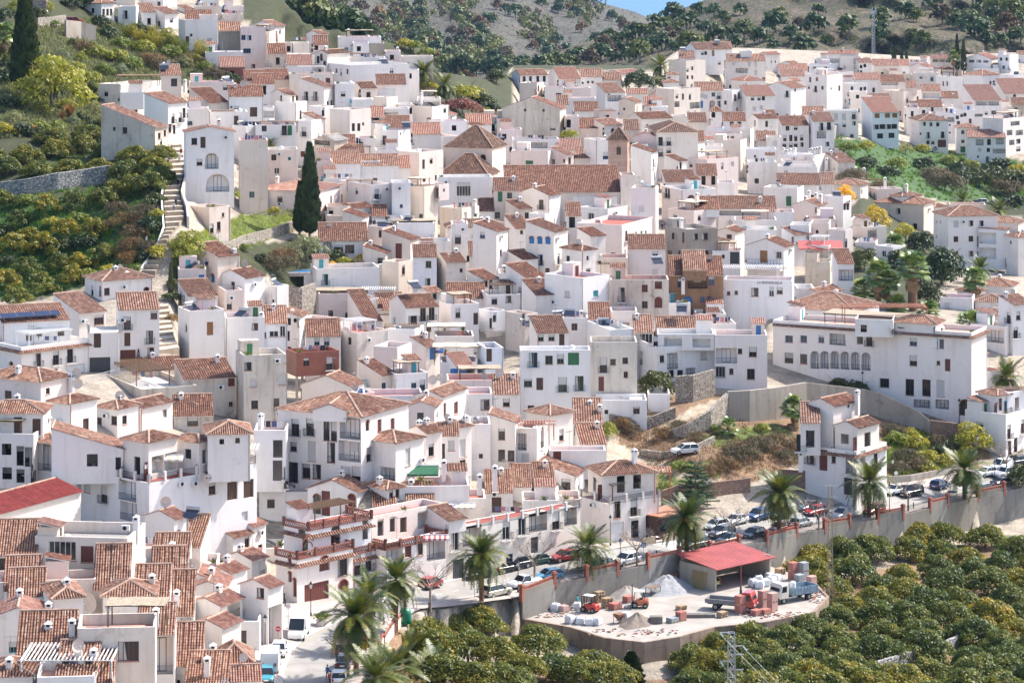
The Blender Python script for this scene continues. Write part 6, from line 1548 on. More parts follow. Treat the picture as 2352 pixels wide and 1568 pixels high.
leaf_mat('grass_blade', [(0.3, (0.133, 0.187, 0.023)), (0.7, (0.362, 0.391, 0.054))], 0.6, 0.4, 0.35)
leaf_mat('lush_blade', [(0.3, (0.057, 0.145, 0.018)), (0.7, (0.190, 0.323, 0.038))], 0.5, 0.4, 0.35)
BARK = plain('grey_bark', (0.17, 0.13, 0.10), .95, 0, .35, 3); PBARK = plain('palm_bark', (0.20, 0.105, 0.06), .95, 0, .45, 5); WBARK = plain('pale_bark', (0.27, 0.21, 0.16), .95, 0, .3, 3)
def crown_mesh(name, mat, lobes, n, L, W, seed, up=-.35, fill=(.72, 1.06)):
 q = np.random.RandomState(seed); lo = np.array(lobes, float); pr = lo[:, 3] ** 2; pr /= pr.sum(); k = q.choice(len(lo), n, p=pr)
 d = q.normal(size=(n, 3)); d /= np.linalg.norm(d, axis=1)[:, None]; d[:, 2] = np.where(d[:, 2] < up, -d[:, 2], d[:, 2])
 sc = lo[k, 4:5] if lo.shape[1] > 4 else 1.0
 off = d * lo[k, 3:4] * q.uniform(*fill, size=(n, 1)); off[:, 2:3] *= sc; p = lo[k, :3] + off
 nn = d + q.normal(size=(n, 3)) * .55; nn[:, 2] += .3; nn /= np.linalg.norm(nn, axis=1)[:, None]
 t = np.cross(nn, q.normal(size=(n, 3))); t /= np.linalg.norm(t, axis=1)[:, None]; t[:, 2] -= .25; b = np.cross(nn, t); s = q.uniform(.7, 1.35, (n, 1))
 v = np.stack([p - t * L / 2 * s, p + b * W / 2 * s, p + t * L / 2 * s, p - b * W / 2 * s], 1).reshape(-1, 3)
 me = bpy.data.meshes.new(name); me.from_pydata(v.tolist(), [], np.arange(4 * n).reshape(n, 4).tolist()); me.materials.append(mat); return me
def dome(seed, r, h, n, lr):
 q = random.Random(seed); o = []
 for i in range(n):
  a = 2 * math.pi * (i * .618 + q.random() * .1); u = math.sqrt((i + .5) / n); o.append((r * u * math.cos(a), r * u * math.sin(a), h * (1 - .72 * u * u) + q.uniform(-.12, .12) * h, lr * q.uniform(.75, 1.15), .85))
 return o
def trunk_mesh(key, h, r0, r1, br, mat, seed, spread=1.0):
 if key in CACHE: return CACHE[key]
 q = random.Random(seed); mb = MB(); p = Vector((0, 0, -1.2)); k = 4
 for i in range(k):
  nx = Vector((q.uniform(-.15, .15) * h * .3, q.uniform(-.15, .15) * h * .3, h * (i + 1) / k)); mb.bar(p, nx, r0 + (r1 - r0) * i / k, 0, 7, r0 + (r1 - r0) * (i + 1) / k); p = nx
  if i >= 1:
   for b in range(br):
    a = q.uniform(0, 6.28); e = p + Vector((math.cos(a) * spread, math.sin(a) * spread, q.uniform(.5, 1.1) * spread)); mb.bar(p, e, r1 * .8, 0, 5, r1 * .35)
    for c in range(2): a2 = a + q.uniform(-.9, .9); mb.bar(e, e + Vector((math.cos(a2), math.sin(a2), q.uniform(.3, .9))) * spread * .6, r1 * .35, 0, 4, r1 * .12)
 CACHE[key] = mb.mesh('trunk', [mat]); return CACHE[key]
KINDS = {}
def kind(k, leaf, n, r, h, nl, lr, L, W, th, tr, mat=None, nvar=4, spread=1.2):
 KINDS[k] = [(crown_mesh('crown', LEAFM[leaf], dome(100 * v + len(k), r, h, nl, lr), n, L, W, v + 7), trunk_mesh((k, v), th, tr, tr * .5, 2, mat or BARK, v, spread)) for v in range(nvar)]
kind('avocado', 'avocado', 6000, 2.7, 2.5, 26, 1.05, .34, .16, 1.2, .16, nvar=6)
kind('avocado_open', 'avocado', 1700, 2.3, 2.6, 12, .95, .42, .2, 1.6, .12)
kind('light_tree', 'light_leaf', 1900, 2.3, 3.2, 12, 1.1, .34, .17, 2.2, .15)
kind('olive_tree', 'olive_leaf', 1800, 2.2, 2.8, 12, 1.05, .3, .1, 1.8, .18)
kind('yellow_tree', 'yellow_leaf', 1700, 2.2, 3.4, 12, 1.0, .34, .17, 2.2, .15)
kind('dark_tree', 'dark_leaf', 2600, 2.3, 3.0, 13, 1.15, .36, .18, 2.0, .16)
kind('dry_shrub', 'dry_brush', 1100, 1.5, 1.0, 9, .75, .5, .05, .5, .06)
kind('green_shrub', 'light_leaf', 800, 1.2, 1.0, 8, .65, .3, .14, .5, .06)
kind('dark_shrub', 'dark_leaf', 800, 1.2, 1.0, 8, .65, .3, .14, .5, .06)
kind('red_shrub', 'red_bush', 900, 1.6, 1.3, 9, .8, .3, .12, .6, .06)
kind('hill_pine', 'pine_leaf', 330, 2.3, 4.2, 9, 1.4, 1.15, .6, 3.2, .22, WBARK, 4, .8)
kind('brown_pine', 'pine_brown', 300, 2.2, 4.0, 9, 1.35, 1.1, .55, 3.2, .22, WBARK, 3, .8)
kind('stone_pine', 'dark_leaf', 3000, 4.6, 4.6, 22, 1.5, .6, .28, 4.0, .3, BARK, 1, 2.0)
TREES = []
def plant(name, k, px, py, sc, cat, label=None, group=None, base=G, dz=-.1, v=None, zs=1.0):
 cr, tr = KINDS[k][rnd.randrange(len(KINDS[k])) if v is None else v]; o = thing(name, label, cat, base(px, py, dz), rnd.uniform(0, 6.28), group, (sc, sc, sc * zs))
 if tr: link('trunk', tr, o)
 link('crown', cr, o, None, rnd.uniform(0, 6)); TREES.append((o, name, px, py)); return o
# orchard below the street
ORCH = [(1800, 1310), (1870, 1268), (1960, 1250), (2060, 1228), (2150, 1212), (2250, 1205), (2352, 1225), (2420, 1225), (2420, 1650), (1560, 1650), (1570, 1530), (1590, 1475), (1650, 1462), (1760, 1448), (1880, 1440), (1925, 1400), (1900, 1345)]
cand = []; q = random.Random(5)
for _ in range(9000):
 x, y = q.uniform(1540, 2430), q.uniform(1200, 1650)
 if not in_poly([x], [y], ORCH)[0]: continue
 if in_poly([x], [y], [(2165, 1440), (2200, 1450), (2220, 1500), (2160, 1530), (2080, 1555), (2060, 1535), (2150, 1500)])[0]: continue
 if all(((x - a) / 64) ** 2 + ((y - b) / 33) ** 2 > 1 for a, b in cand): cand.append((x, y))
for x, y in cand: plant('avocado_tree', 'avocado', x, y + 30, q.uniform(.85, 1.2), 'tree', 'glossy round avocado tree standing among others in the orchard below the street', 'avocado trees in the lower orchard', GL)
for x, y in [(975, 1480), (1040, 1470), (1100, 1462), (1000, 1520), (1075, 1520), (1140, 1530), (1235, 1510), (1205, 1560), (1270, 1560), (1320, 1575), (1365, 1570), (1410, 1580), (1160, 1600), (1020, 1580), (1100, 1590), (945, 1500)]:
 plant('avocado_tree', 'avocado', x, y + 14, q.uniform(.9, 1.2), 'tree', 'dense dark green tree in the garden below the curved yard wall', 'garden trees below the yard wall', GL, 0.6)
for x, y in [(60, 372), (130, 362), (190, 350), (250, 358), (310, 378), (352, 398), (15, 400), (85, 408), (160, 412), (230, 405), (292, 412), (345, 440), (372, 372), (205, 322), (275, 330), (330, 345), (120, 335), (365, 425), (-25, 380), (250, 310)]:
 plant('avocado_tree', 'avocado', x, y, q.uniform(1.0, 1.25), 'tree', 'leafy green tree in the grove above the dry stone terrace wall', 'trees of the upper terrace grove')
for x, y in [(105, 490), (170, 478), (45, 520), (240, 478), (25, 582), (105, 585), (60, 640), (185, 625), (132, 622), (15, 668), (95, 678), (262, 452), (70, 560), (150, 545), (215, 545), (10, 480), (300, 445), (235, 600), (165, 655), (40, 705)]:
 plant('young_avocado_tree', 'avocado_open', x, y, q.uniform(.95, 1.25), 'tree', 'open young tree on the lower terraces beside the stepped lane', 'young trees on the lower terraces')
for x, y, k, s in [(290, 520, 'dry_shrub', 1.5), (315, 545, 'dry_shrub', 1.4), (268, 490, 'dry_shrub', 1.3), (330, 500, 'dry_shrub', 1.4), (345, 575, 'dry_shrub', 1.2), (300, 575, 'dry_shrub', 1.4), (240, 530, 'dry_shrub', 1.2), (345, 530, 'dark_shrub', 1.5), (360, 590, 'green_shrub', 1.3), (330, 600, 'dark_shrub', 1.1), (280, 440, 'dry_shrub', 1.2), (300, 600, 'dry_shrub', 1.2), (200, 570, 'dark_shrub', 1.4), (150, 575, 'dark_shrub', 1.3), (120, 520, 'green_shrub', 1.1), (180, 510, 'green_shrub', 1.2), (60, 470, 'green_shrub', 1.2), (200, 640, 'green_shrub', 1.1), (250, 630, 'green_shrub', 1.1), (280, 630, 'dark_shrub', 1.0), (310, 625, 'green_shrub', 1.0), (20, 610, 'dark_shrub', 1.1), (0, 540, 'dark_shrub', 1.3), (355, 470, 'dark_shrub', 1.3), (362, 500, 'green_shrub', 1.0),
     (395, 690, 'dark_shrub', 1.0), (400, 660, 'dark_shrub', .9), (395, 740, 'dry_shrub', .8), (640, 620, 'dry_shrub', 1.7), (655, 600, 'dry_shrub', 1.5), (600, 600, 'dark_shrub', .9), (560, 575, 'green_shrub', .8), (770, 600, 'dark_shrub', 1.3), (790, 610, 'green_shrub', 1.0), (760, 625, 'yellow', 0.9), (830, 610, 'yellow', 1.0), (630, 490, 'green_shrub', .8), (490, 450, 'yellow', 1.0), (530, 455, 'green_shrub', 1.0), (440, 415, 'red_shrub', .9), (455, 430, 'dry_shrub', .8),
     (230, 60, 'dark_shrub', 1.6), (250, 85, 'dark_shrub', 1.6), (300, 80, 'dark_shrub', 1.3), (265, 140, 'green_shrub', 1.8), (300, 155, 'green_shrub', 1.6), (345, 150, 'dry_shrub', 1.8), (375, 160, 'dry_shrub', 1.6), (410, 160, 'dark_shrub', 1.2), (440, 150, 'dry_shrub', 1.6), (470, 160, 'green_shrub', 1.2), (215, 130, 'green_shrub', 1.8), (190, 120, 'dry_shrub', 1.6), (240, 170, 'green_shrub', 1.5), (205, 190, 'green_shrub', 1.6), (180, 220, 'green_shrub', 1.6), (210, 240, 'dark_shrub', 1.4), (150, 250, 'green_shrub', 1.3), (90, 230, 'green_shrub', 1.5), (60, 245, 'olive', 1.2), (20, 250, 'dark_shrub', 1.7), (30, 280, 'olive', 1.2), (90, 300, 'green_shrub', 1.3), (50, 310, 'dark_shrub', 1.4), (190, 280, 'dark_shrub', 1.2), (10, 190, 'dark_shrub', 1.8), (35, 160, 'olive', 1.4), (100, 190, 'green_shrub', 1.5), (10, 310, 'green_shrub', 1.5), (130, 300, 'green_shrub', 1.3), (120, 60, 'green_shrub', 1.0), (330, 120, 'green_shrub', 1.8), (280, 110, 'green_shrub', 1.5), (495, 180, 'dry_shrub', 1.5), (530, 190, 'dark_shrub', 1.4), (450, 180, 'dark_shrub', 1.2), (390, 130, 'green_shrub', 1.6), (170, 170, 'green_shrub', 1.8), (228, 215, 'green_shrub', 1.3), (400, 100, 'green_shrub', 1.2),
     (1060, 228, 'green_shrub', 2.2), (1085, 225, 'green_shrub', 2.0), (1110, 240, 'dark_shrub', 1.8), (1062, 262, 'red_shrub', 2.0), (1045, 255, 'red_shrub', 1.5), (1130, 258, 'dark_shrub', 1.5), (1185, 285, 'dark_shrub', 1.6), (1115, 268, 'green_shrub', 1.3), (1200, 290, 'dark_shrub', 1.3), (1310, 318, 'green_shrub', 1.3), (1240, 300, 'dark_shrub', 1.2), (985, 205, 'green_shrub', 1.3), (950, 115, 'green_shrub', 1.4), (980, 128, 'green_shrub', 1.3), (930, 108, 'green_shrub', 1.3),
     (1930, 375, 'dark_shrub', 2.2), (1990, 390, 'dark_shrub', 2.2), (2080, 355, 'olive', 1.8), (2040, 410, 'dark_shrub', 2.0), (2150, 420, 'dry_shrub', 2.6), (2170, 440, 'dry_shrub', 3.2), (2310, 450, 'dry_shrub', 3.0), (2200, 420, 'dark_shrub', 2.6), (2250, 430, 'dark_shrub', 3.0), (2280, 420, 'dark_shrub', 3.0), (2340, 430, 'dark_shrub', 3.0), (2120, 390, 'dark_shrub', 2.2), (2180, 380, 'green_shrub', 2.0), (2230, 390, 'green_shrub', 2.0), (2300, 390, 'dark_shrub', 2.2), (2060, 390, 'green_shrub', 2.0), (1960, 420, 'dry_shrub', 2.0), (2020, 445, 'dry_shrub', 2.0), (2330, 475, 'dark_shrub', 2.2), (2200, 400, 'dark_shrub', 2.2), (2260, 405, 'dark_shrub', 2.0), (2340, 400, 'green_shrub', 2.0), (1950, 350, 'green_shrub', 1.8), (1990, 345, 'green_shrub', 1.6), (2120, 350, 'green_shrub', 1.6),
     (1560, 985, 'dry_shrub', .9), (1520, 1005, 'dry_shrub', 1.0), (1600, 1010, 'dry_shrub', .8), (1700, 1060, 'dry_shrub', 1.5), (1740, 1040, 'dry_shrub', 1.6), (1670, 1080, 'dry_shrub', 1.2), (1630, 1090, 'dry_shrub', 1.0), (1780, 1030, 'dry_shrub', 1.4), (1690, 1040, 'dry_shrub', 1.2), (1560, 1080, 'green_shrub', 1.0), (1530, 1130, 'green_shrub', 1.0), (1640, 990, 'green_shrub', .7), (1430, 985, 'dry_shrub', 1.2), (1450, 1000, 'dry_shrub', 1.0), (1390, 1000, 'green_shrub', .9), (1480, 960, 'dry_shrub', .8), (1810, 1060, 'dry_shrub', 1.2), (1830, 1030, 'dry_shrub', 1.1), (1750, 990, 'green_shrub', .8),
     (2060, 1020, 'green_shrub', 1.3), (2100, 1030, 'green_shrub', 1.3), (2080, 1060, 'dry_shrub', 1.3), (2130, 1060, 'green_shrub', 1.2), (2160, 1050, 'dark_shrub', 1.2), (2110, 1080, 'dry_shrub', 1.2), (2060, 1085, 'dry_shrub', 1.1), (2180, 1070, 'green_shrub', 1.2), (2150, 1020, 'dry_shrub', 1.0), (2090, 1005, 'green_shrub', 1.0), (2050, 1000, 'dry_shrub', 1.1), (2180, 1040, 'dark_shrub', 1.2), (2130, 1085, 'green_shrub', 1.1), (1965, 905, 'dark_shrub', 1.4), (1985, 930, 'dark_shrub', 1.3), (1925, 890, 'dark_shrub', 1.0)]:
 k2 = {'yellow': 'yellow_tree', 'olive': 'olive_tree'}.get(k, k); s2 = s * 1.2 * (.5 if k2 in ('yellow_tree', 'olive_tree') else 1)
 plant({'dry_shrub': 'dry_shrub', 'green_shrub': 'shrub', 'dark_shrub': 'shrub', 'red_shrub': 'shrub', 'yellow_tree': 'small_tree', 'olive_tree': 'small_tree'}[k2], k2, x, y, s2, 'shrub')
 TREES[-1][0]['k'] = k2
for nm, k, x, y, s, lab in [('acacia_tree', 'light_tree', 118, 258, 3.0, 'tall branching yellowish-green tree beside the big dark cypress'), ('pine_tree', 'dark_tree', 318, 80, .9, 'small dark tree against the white wall near the hilltop'), ('citrus_tree', 'light_tree', 428, 598, 1.35, 'bright green round tree beside the stepped lane'), ('olive_tree', 'olive_tree', 705, 600, 1.45, 'grey-green olive tree under the pair of cypresses'), ('fig_tree', 'dark_tree', 1505, 905, 1.15, 'big dark leafy tree in front of the white houses and stone wall'), ('yellow_tree', 'yellow_tree', 2010, 535, 1.5, 'large yellow-leaved tree beside the white terrace wall'), ('yellow_tree', 'yellow_tree', 1940, 465, 1.0, 'sparse yellowish tree behind the tiled roofs near the right'),
       ('stone_pine', 'stone_pine', 1467, 205, 1.0, 'broad dark umbrella pine above the far street'), ('stone_pine', 'stone_pine', 1500, 200, .55, 'smaller dark pine beside the broad umbrella pine'), ('garden_tree', 'dark_tree', 1140, 192, 1.1, 'dark tree beside the small cream hut below the hills'), ('pine_tree', 'dark_tree', 2165, 655, 2.0, 'dense bright-needled pine among the palms at right'), ('garden_tree', 'dark_tree', 2120, 580, 1.4, 'dark leafy tree behind the palms near the apartment block'), ('garden_tree', 'light_tree', 2080, 560, 1.2, 'light green tree behind the palms near the apartment block'), ('garden_tree', 'dark_tree', 2075, 620, 1.3, 'dark tree below the terrace with the red pot'), ('garden_tree', 'dark_tree', 1985, 620, 1.2, 'dark tree left of the fan palm group'), ('garden_tree', 'dark_tree', 2130, 700, 1.2, 'dark tree at the foot of the thick palm trunk'), ('ash_tree', 'light_tree', 2235, 1045, 1.35, 'light green tree at the foot of the outdoor stairs'), ('roadside_tree', 'dark_tree', 2350, 1120, 1.0, 'dark green round tree at the right end of the roadside wall'), ('lemon_tree', 'light_tree', 1395, 1000, .6, 'small bushy tree behind the tall white chimney'), ('garden_tree', 'olive_tree', 1155, 1590, .8, 'grey-leaved tree at the bottom of the garden'), ('garden_tree', 'dark_tree', 615, 945, .5, 'small dark tree between the cream house and the long facade')]:
 plant(nm, k, x, y, s, 'tree', lab, None, GL if y > 1400 else G)
q = random.Random(31)
for i in range(46):
 x, y = (q.uniform(-20, 225), q.uniform(70, 315)) if i < 32 else (q.uniform(225, 480), q.uniform(75, 185))
 if abs(x - 58) < 22 and y > 150 or in_poly([x], [y], [(140, 30), (235, 30), (235, 105), (140, 90)])[0]: continue
 k = q.choice(['dark_tree', 'light_tree', 'olive_tree', 'dark_tree', 'light_tree', 'avocado_open']); plant('garden_tree', k, x, y, q.uniform(.55, .95), 'tree', None, 'trees of the hillside garden'); TREES[-1][0]['k'] = k
for x, y, k, s_ in [(10, 40, 'dark_tree', .9), (35, 20, 'light_tree', .8), (95, 35, 'dark_tree', .7), (110, 20, 'light_tree', .7), (200, 12, 'dark_tree', 1.1), (165, 10, 'dark_tree', 1.0), (70, 60, 'dark_tree', .6)]: plant('garden_tree', k, x, y + 8, s_, 'tree', None, 'trees of the hillside garden'); TREES[-1][0]['k'] = k
# yellow-green bamboo on the hilltop
bm_ = MB(); q = random.Random(4)
for i in range(900):
 a = q.uniform(0, 6.28); r = math.sqrt(q.random()) * 1.3; h = q.uniform(2.5, 5.2); p = Vector((r * math.cos(a), r * math.sin(a), 0)); tip = p * 1.35 + Vector((q.uniform(-.4, .4), q.uniform(-.4, .4), h)); z0 = p.lerp(tip, q.uniform(.1, .8)); z1 = z0 + Vector((q.uniform(-.5, .5), q.uniform(-.5, .5), q.uniform(.3, .8))); sd = Vector((q.uniform(-1, 1), q.uniform(-1, 1), 0)).normalized() * .07; bm_.add([z0, (z0 + z1) / 2 + sd, z1, (z0 + z1) / 2 - sd], [(0, 1, 2, 3)])
bam = bm_.mesh('foliage', [leaf_mat('bamboo', [(.3, (.16, .17, .02)), (.7, (.36, .33, .05))], .5, .4, .6)])
for x, y in [(320, 100), (340, 105), (360, 112), (385, 115), (405, 120), (420, 128), (300, 90), (465, 145), (460, 130), (350, 95)]: o = thing('bamboo_clump', 'yellow-green bamboo clump on the bank below the hilltop houses', 'bamboo', G(x, y), q.uniform(0, 6), 'bamboo clumps below the hilltop', q.uniform(.8, 1.1)); link('foliage', bam, o)
pm = MB()
for i in range(500):
 a = q.uniform(0, 6.28); e = q.uniform(.8, 1.5); l = q.uniform(1.2, 2.6); d = Vector((math.cos(a) * math.cos(e), math.sin(a) * math.cos(e), math.sin(e))); sd = d.cross(Vector((0, 0, 1))).normalized() * .03; p1 = d * l * .55; p2 = d * l + Vector((0, 0, -.2)); pm.add([(0, 0, 0), p1 + sd, p2, p1 - sd], [(0, 1, 2, 3)])
pmm = pm.mesh('plumes', [LEAFM['pampas']])
for x, y, s, l in [(160, 268, 1.4, 'tall orange ornamental grass clump on the terrace garden'), (143, 275, .9, 'short orange grass clump beside the tall one'), (32, 305, .9, 'rusty grass tuft at the left of the terrace garden'), (65, 308, .9, 'rusty grass tuft in the middle of the terrace garden'), (80, 306, .8, 'small rusty grass tuft right of the middle one')]: o = thing('ornamental_grass', l, 'grass', G(x, y), 0, None, s); link('plumes', pmm, o)
# cypresses
def cypress_mesh(k, n, seed):
 q = np.random.RandomState(seed); z = q.uniform(.03, 1, n) ** .85; prof = np.minimum(1, z * 7) * (1 - z) ** .62 * 1.25; prof = np.clip(prof, .03, 1); a = q.uniform(0, 6.28, n); r = prof * q.uniform(.75, 1.05, n) * (1 + .12 * np.sin(a * 5 + z * 40)); p = np.stack([r * np.cos(a), r * np.sin(a), z], -1)
 t = np.stack([np.cos(a) * .35, np.sin(a) * .35, np.ones(n)], -1); b = np.stack([-np.sin(a), np.cos(a), np.zeros(n)], -1) + q.normal(size=(n, 3)) * .4; s = q.uniform(.6, 1.3, (n, 1)); sc = np.array([1, 1, .1])
 v = np.stack([p - t * .35 * s * sc * .6, p + b * .16 * s * sc, p + t * .45 * s * sc, p - b * .16 * s * sc], 1).reshape(-1, 3)
 me = bpy.data.meshes.new('crown'); me.from_pydata(v.tolist(), [], np.arange(4 * n).reshape(n, 4).tolist()); me.materials.append(LEAFM['cypress_leaf']); return me
CYP = cypress_mesh('c', 3800, 3); CYPF = cypress_mesh('c', 900, 4)
tm = MB(); tm.bar((0, 0, -1), (0, 0, 3.0), .3, 0, 8, .22); CT = tm.mesh('trunk', [WBARK])
for x, y, top, wpx, lab, far in [(58, 222, -22, 62, 'huge dark cypress towering over the hillside garden', 0), (711, 548, 338, 46, 'taller of the two dark cypresses beside the grass slope', 0), (688, 542, 424, 27, 'shorter slim cypress of the pair beside the grass slope', 0), (2198, 168, 82, 13, 'taller slim cypress by the cemetery at far right', 1), (2213, 170, 96, 14, 'shorter cypress of the pair by the cemetery', 1), (2053, 153, 108, 12, 'slim cypress beside the lattice mast', 1), (2071, 150, 119, 9, 'small cypress right of the one beside the mast', 1), (2082, 147, 121, 8, 'smallest cypress at the far right of the mast', 1), (392, 690, 610, 13, 'thin young cypress beside the lower stepped lane', 1), (318, 850, 808, 9, 'thin potted cypress against the white house wall', 1)]:
 s = S(x, y); o = thing('cypress_tree', lab, 'tree', G(x, y, -.2)); link('trunk', CT, o); link('crown', CYPF if far else CYP, o, (0, 0, .6), 0, (wpx / s / 2, wpx / s / 2, (y - top) / s))
o = thing('cypress_tree', 'small conical conifer at the bottom below the curved yard wall', 'tree', GL(1450, 1585)); link('crown', CYP, o, None, 0, (1.5, 1.5, 4.6)); link('trunk', CT, o)
# ------------------------------------------------------------------ palms
def frond_mesh(L, droop, seed):
 q = random.Random(seed); mb = MB(); n = 16; pts = []
 for i in range(n + 1): t = i / n; pts.append(Vector((L * (t - .12 * droop * t * t), 0, L * (.42 * t - droop * .78 * t * t))))
 for i in range(n):
  a, b = pts[i], pts[i + 1]; mb.add([a + Vector((0, -.035, 0)), b + Vector((0, -.03, 0)), b + Vector((0, .03, 0)), a + Vector((0, .035, 0))], [(0, 1, 2, 3)])
  if i < 2: continue
  d = (b - a).normalized()
  for sub in (0, .5):
   o = a.lerp(b, sub); w = .62 * math.sin(math.pi * min(1, .16 + .84 * i / n)) + .14
   for sg in (-1, 1):
    tip = o + d * w * .55 + Vector((0, sg * w * .85, .16 * w - .28 * w * q.random())); m = (o + tip) / 2 + d * .075; mb.add([o, o + d * .11, m + (tip - o) * .1, tip], [(0, 1, 2, 3)] if sg > 0 else [(3, 2, 1, 0)])
 return mb.mesh('frond', [LEAFM['palm_leaf']])
FR = [frond_mesh(3.9, .35, 1), frond_mesh(4.2, .8, 2), frond_mesh(3.9, 1.2, 3)]
DEAD = plain('dead_frond', (.30, .19, .10), .9, 0, .3, 3)
def palm(x, y, top, lab, rad=1.0, nf=72, base=G, fruit=True, name='date_palm'):
 p = base(x, y, -.1); h = (y - top) / (F / p.y); o = thing(name, lab, 'palm', p); mb = MB(); n = max(5, int(h / .35)); r = .30
 for i in range(n):
  z0, z1 = -1 if i == 0 else h * i / n, h * (i + 1) / n; mb.lathe([(r * 1.0, 0), (r * (1.13 if i < n - 3 else 1.35), (z1 - z0) * .85), (r * .95, z1 - z0)], 10, 0, (0, 0, z0))
 mb.build('trunk', PBARK, o); q = random.Random(int(x))
 for i in range(nf):
  t = i / nf; el = 1.35 - 1.75 * t + q.uniform(-.12, .12); az = i * 2.39996 + q.uniform(-.2, .2); f = link('frond', FR[min(2, int(t * 3.2))], o, (0, 0, h), 0, 1.12 * rad * q.uniform(.85, 1.08) * (.72 if t < .12 else 1))
  f.rotation_euler = (q.uniform(-.25, .25), -el + .38, az)
 if fruit:
  for k in range(5):
   a = q.uniform(3.5, 6.0); mb = MB()
   for j in range(26): e = Vector((math.cos(a) * q.uniform(.5, 1.1), math.sin(a) * q.uniform(.5, 1.1), q.uniform(-.5, .5))); mb.bar((0, 0, 0), e * .6 + Vector((0, 0, .25)), .015, 0, 3); mb.bar(e * .6 + Vector((0, 0, .25)), e, .03, 0, 3)
   mb.build('fruit_stalk', plain('orange_dates', (.50, .20, .03), .7, 0, .3, 4), o, loc=(0, 0, h - .1))
 return o
palm(818, 1556, 1418, 'large date palm with orange fruit stalks on the bend beside the white vans', 1.12); palm(846, 1492, 1366, 'date palm just behind the largest one on the bend', .95, 46)
palm(909, 1452, 1330, 'date palm beside the green bottle container', 1.0, 54, G, False); palm(1106, 1386, 1275, 'date palm with orange dates before the row of white houses', 1.0)
palm(1350, 1316, 1256, 'short date palm between the dark convertible and the red hatchback', 1.05, 46, G, False); palm(1577, 1280, 1193, 'date palm with yellowing fronds in front of the restaurant terrace', 1.08); palm(1790, 1232, 1135, 'date palm with orange fruit beside the blue cars', 1.1)
palm(1996, 1192, 1108, 'date palm in front of the house with the tall fan palm', 1.1, 54, G, False); palm(2215, 1150, 1078, 'date palm near the right end of the street', 1.1, 54, G, False)
palm(862, 1645, 1556, 'date palm crown rising at the very bottom edge of the picture', 1.0, 50, G, False); palm(938, 1535, 1508, 'low bushy palm in the garden under the roadside wall', 1.15, 50, GL, False); palm(1000, 1590, 1560, 'low palm in the bottom garden beside the dark trees', 1.1, 46, GL, False); palm(905, 1590, 1540, 'low palm below the corner of the garden wall', 1.0, 44, GL, False)
palm(1517, 182, 152, 'distant date palm above the far car park', 1.25, 44, G, False); palm(972, 195, 168, 'yellowish palm beside the tall cream wall on the ridge', 1.1, 40, G, False); palm(1020, 222, 196, 'palm in front of the shaded terrace restaurant', 1.1, 40, G, False)
palm(2294, 520, 484, 'tall palm behind the apartment block at right', 1.2, 44, G, False); palm(2211, 482, 460, 'palm behind the roofs near the parked cars at right', 1.0, 40, G, False); palm(2312, 900, 868, 'palm beside the white terraces at the right edge', 1.1, 44, G, False); palm(620, 345, 330, 'tiny palm on the cream house wall', .6, 30, G, False); palm(2250, 650, 618, 'spiky palm between the two apartment blocks', 1.0, 40, G, False)
def fan_mesh(seed, dead=False):
 q = random.Random(seed); mb = MB(); n = 15; P0 = Vector((1.0, 0, .05)); mb.bar((0, 0, 0), P0, .03, 0, 3)
 for i in range(n):
  a = -1.35 + 2.7 * i / (n - 1); L = .95 * (1 - .12 * abs(a)); d = Vector((math.cos(a), math.sin(a), .05)); t = P0 + d * L + Vector((0, 0, -.28 * L)); m = P0 + d * L * .6; sd = Vector((-math.sin(a), math.cos(a), 0)) * .085; mb.add([P0, m - sd, t, m + sd], [(0, 1, 2, 3)])
 return mb.mesh('frond', [DEAD if dead else LEAFM['fan_leaf']])
FAN = [fan_mesh(1), fan_mesh(2)]; FAND = fan_mesh(3, True)
def fan_palm(x, y, top, lab, rad=1.0, nf=46, tr=.22, skirt=14, base=G):
 p = base(x, y, -.1); h = max(.6, (y - top) / (F / p.y)); o = thing('fan_palm', lab, 'palm', p); mb = MB(); mb.bar((0, 0, -1), (0, 0, h), tr * 1.25, 0, 10, tr); mb.build('trunk', PBARK, o); q = random.Random(int(x) + 1)
 for i in range(nf):
  t = i / nf; el = 1.4 - 2.0 * t; f = link('frond', FAN[i % 2], o, (0, 0, h - .3 * t), 0, rad * q.uniform(.85, 1.15)); f.rotation_euler = (q.uniform(-.3, .3), -el, i * 2.39996)
 for i in range(skirt): f = link('dead_frond', FAND, o, (0, 0, h - .5 - 1.3 * q.random()), 0, rad * q.uniform(.7, 1.0)); f.rotation_euler = (q.uniform(-.3, .3), 1.15 + q.uniform(-.15, .2), i * 2.39996)
 return o
fan_palm(1899, 1110, 966, 'very tall thin fan palm with brown dead skirt before the white house', 1.0, 44, .2, 34)
fan_palm(1822, 985, 935, 'bushy fan palm against the dark concrete wall', 1.25, 46, .25, 6); fan_palm(1672, 1000, 980, 'small spreading palm on the bare plot', 1.0, 30, .2, 0)
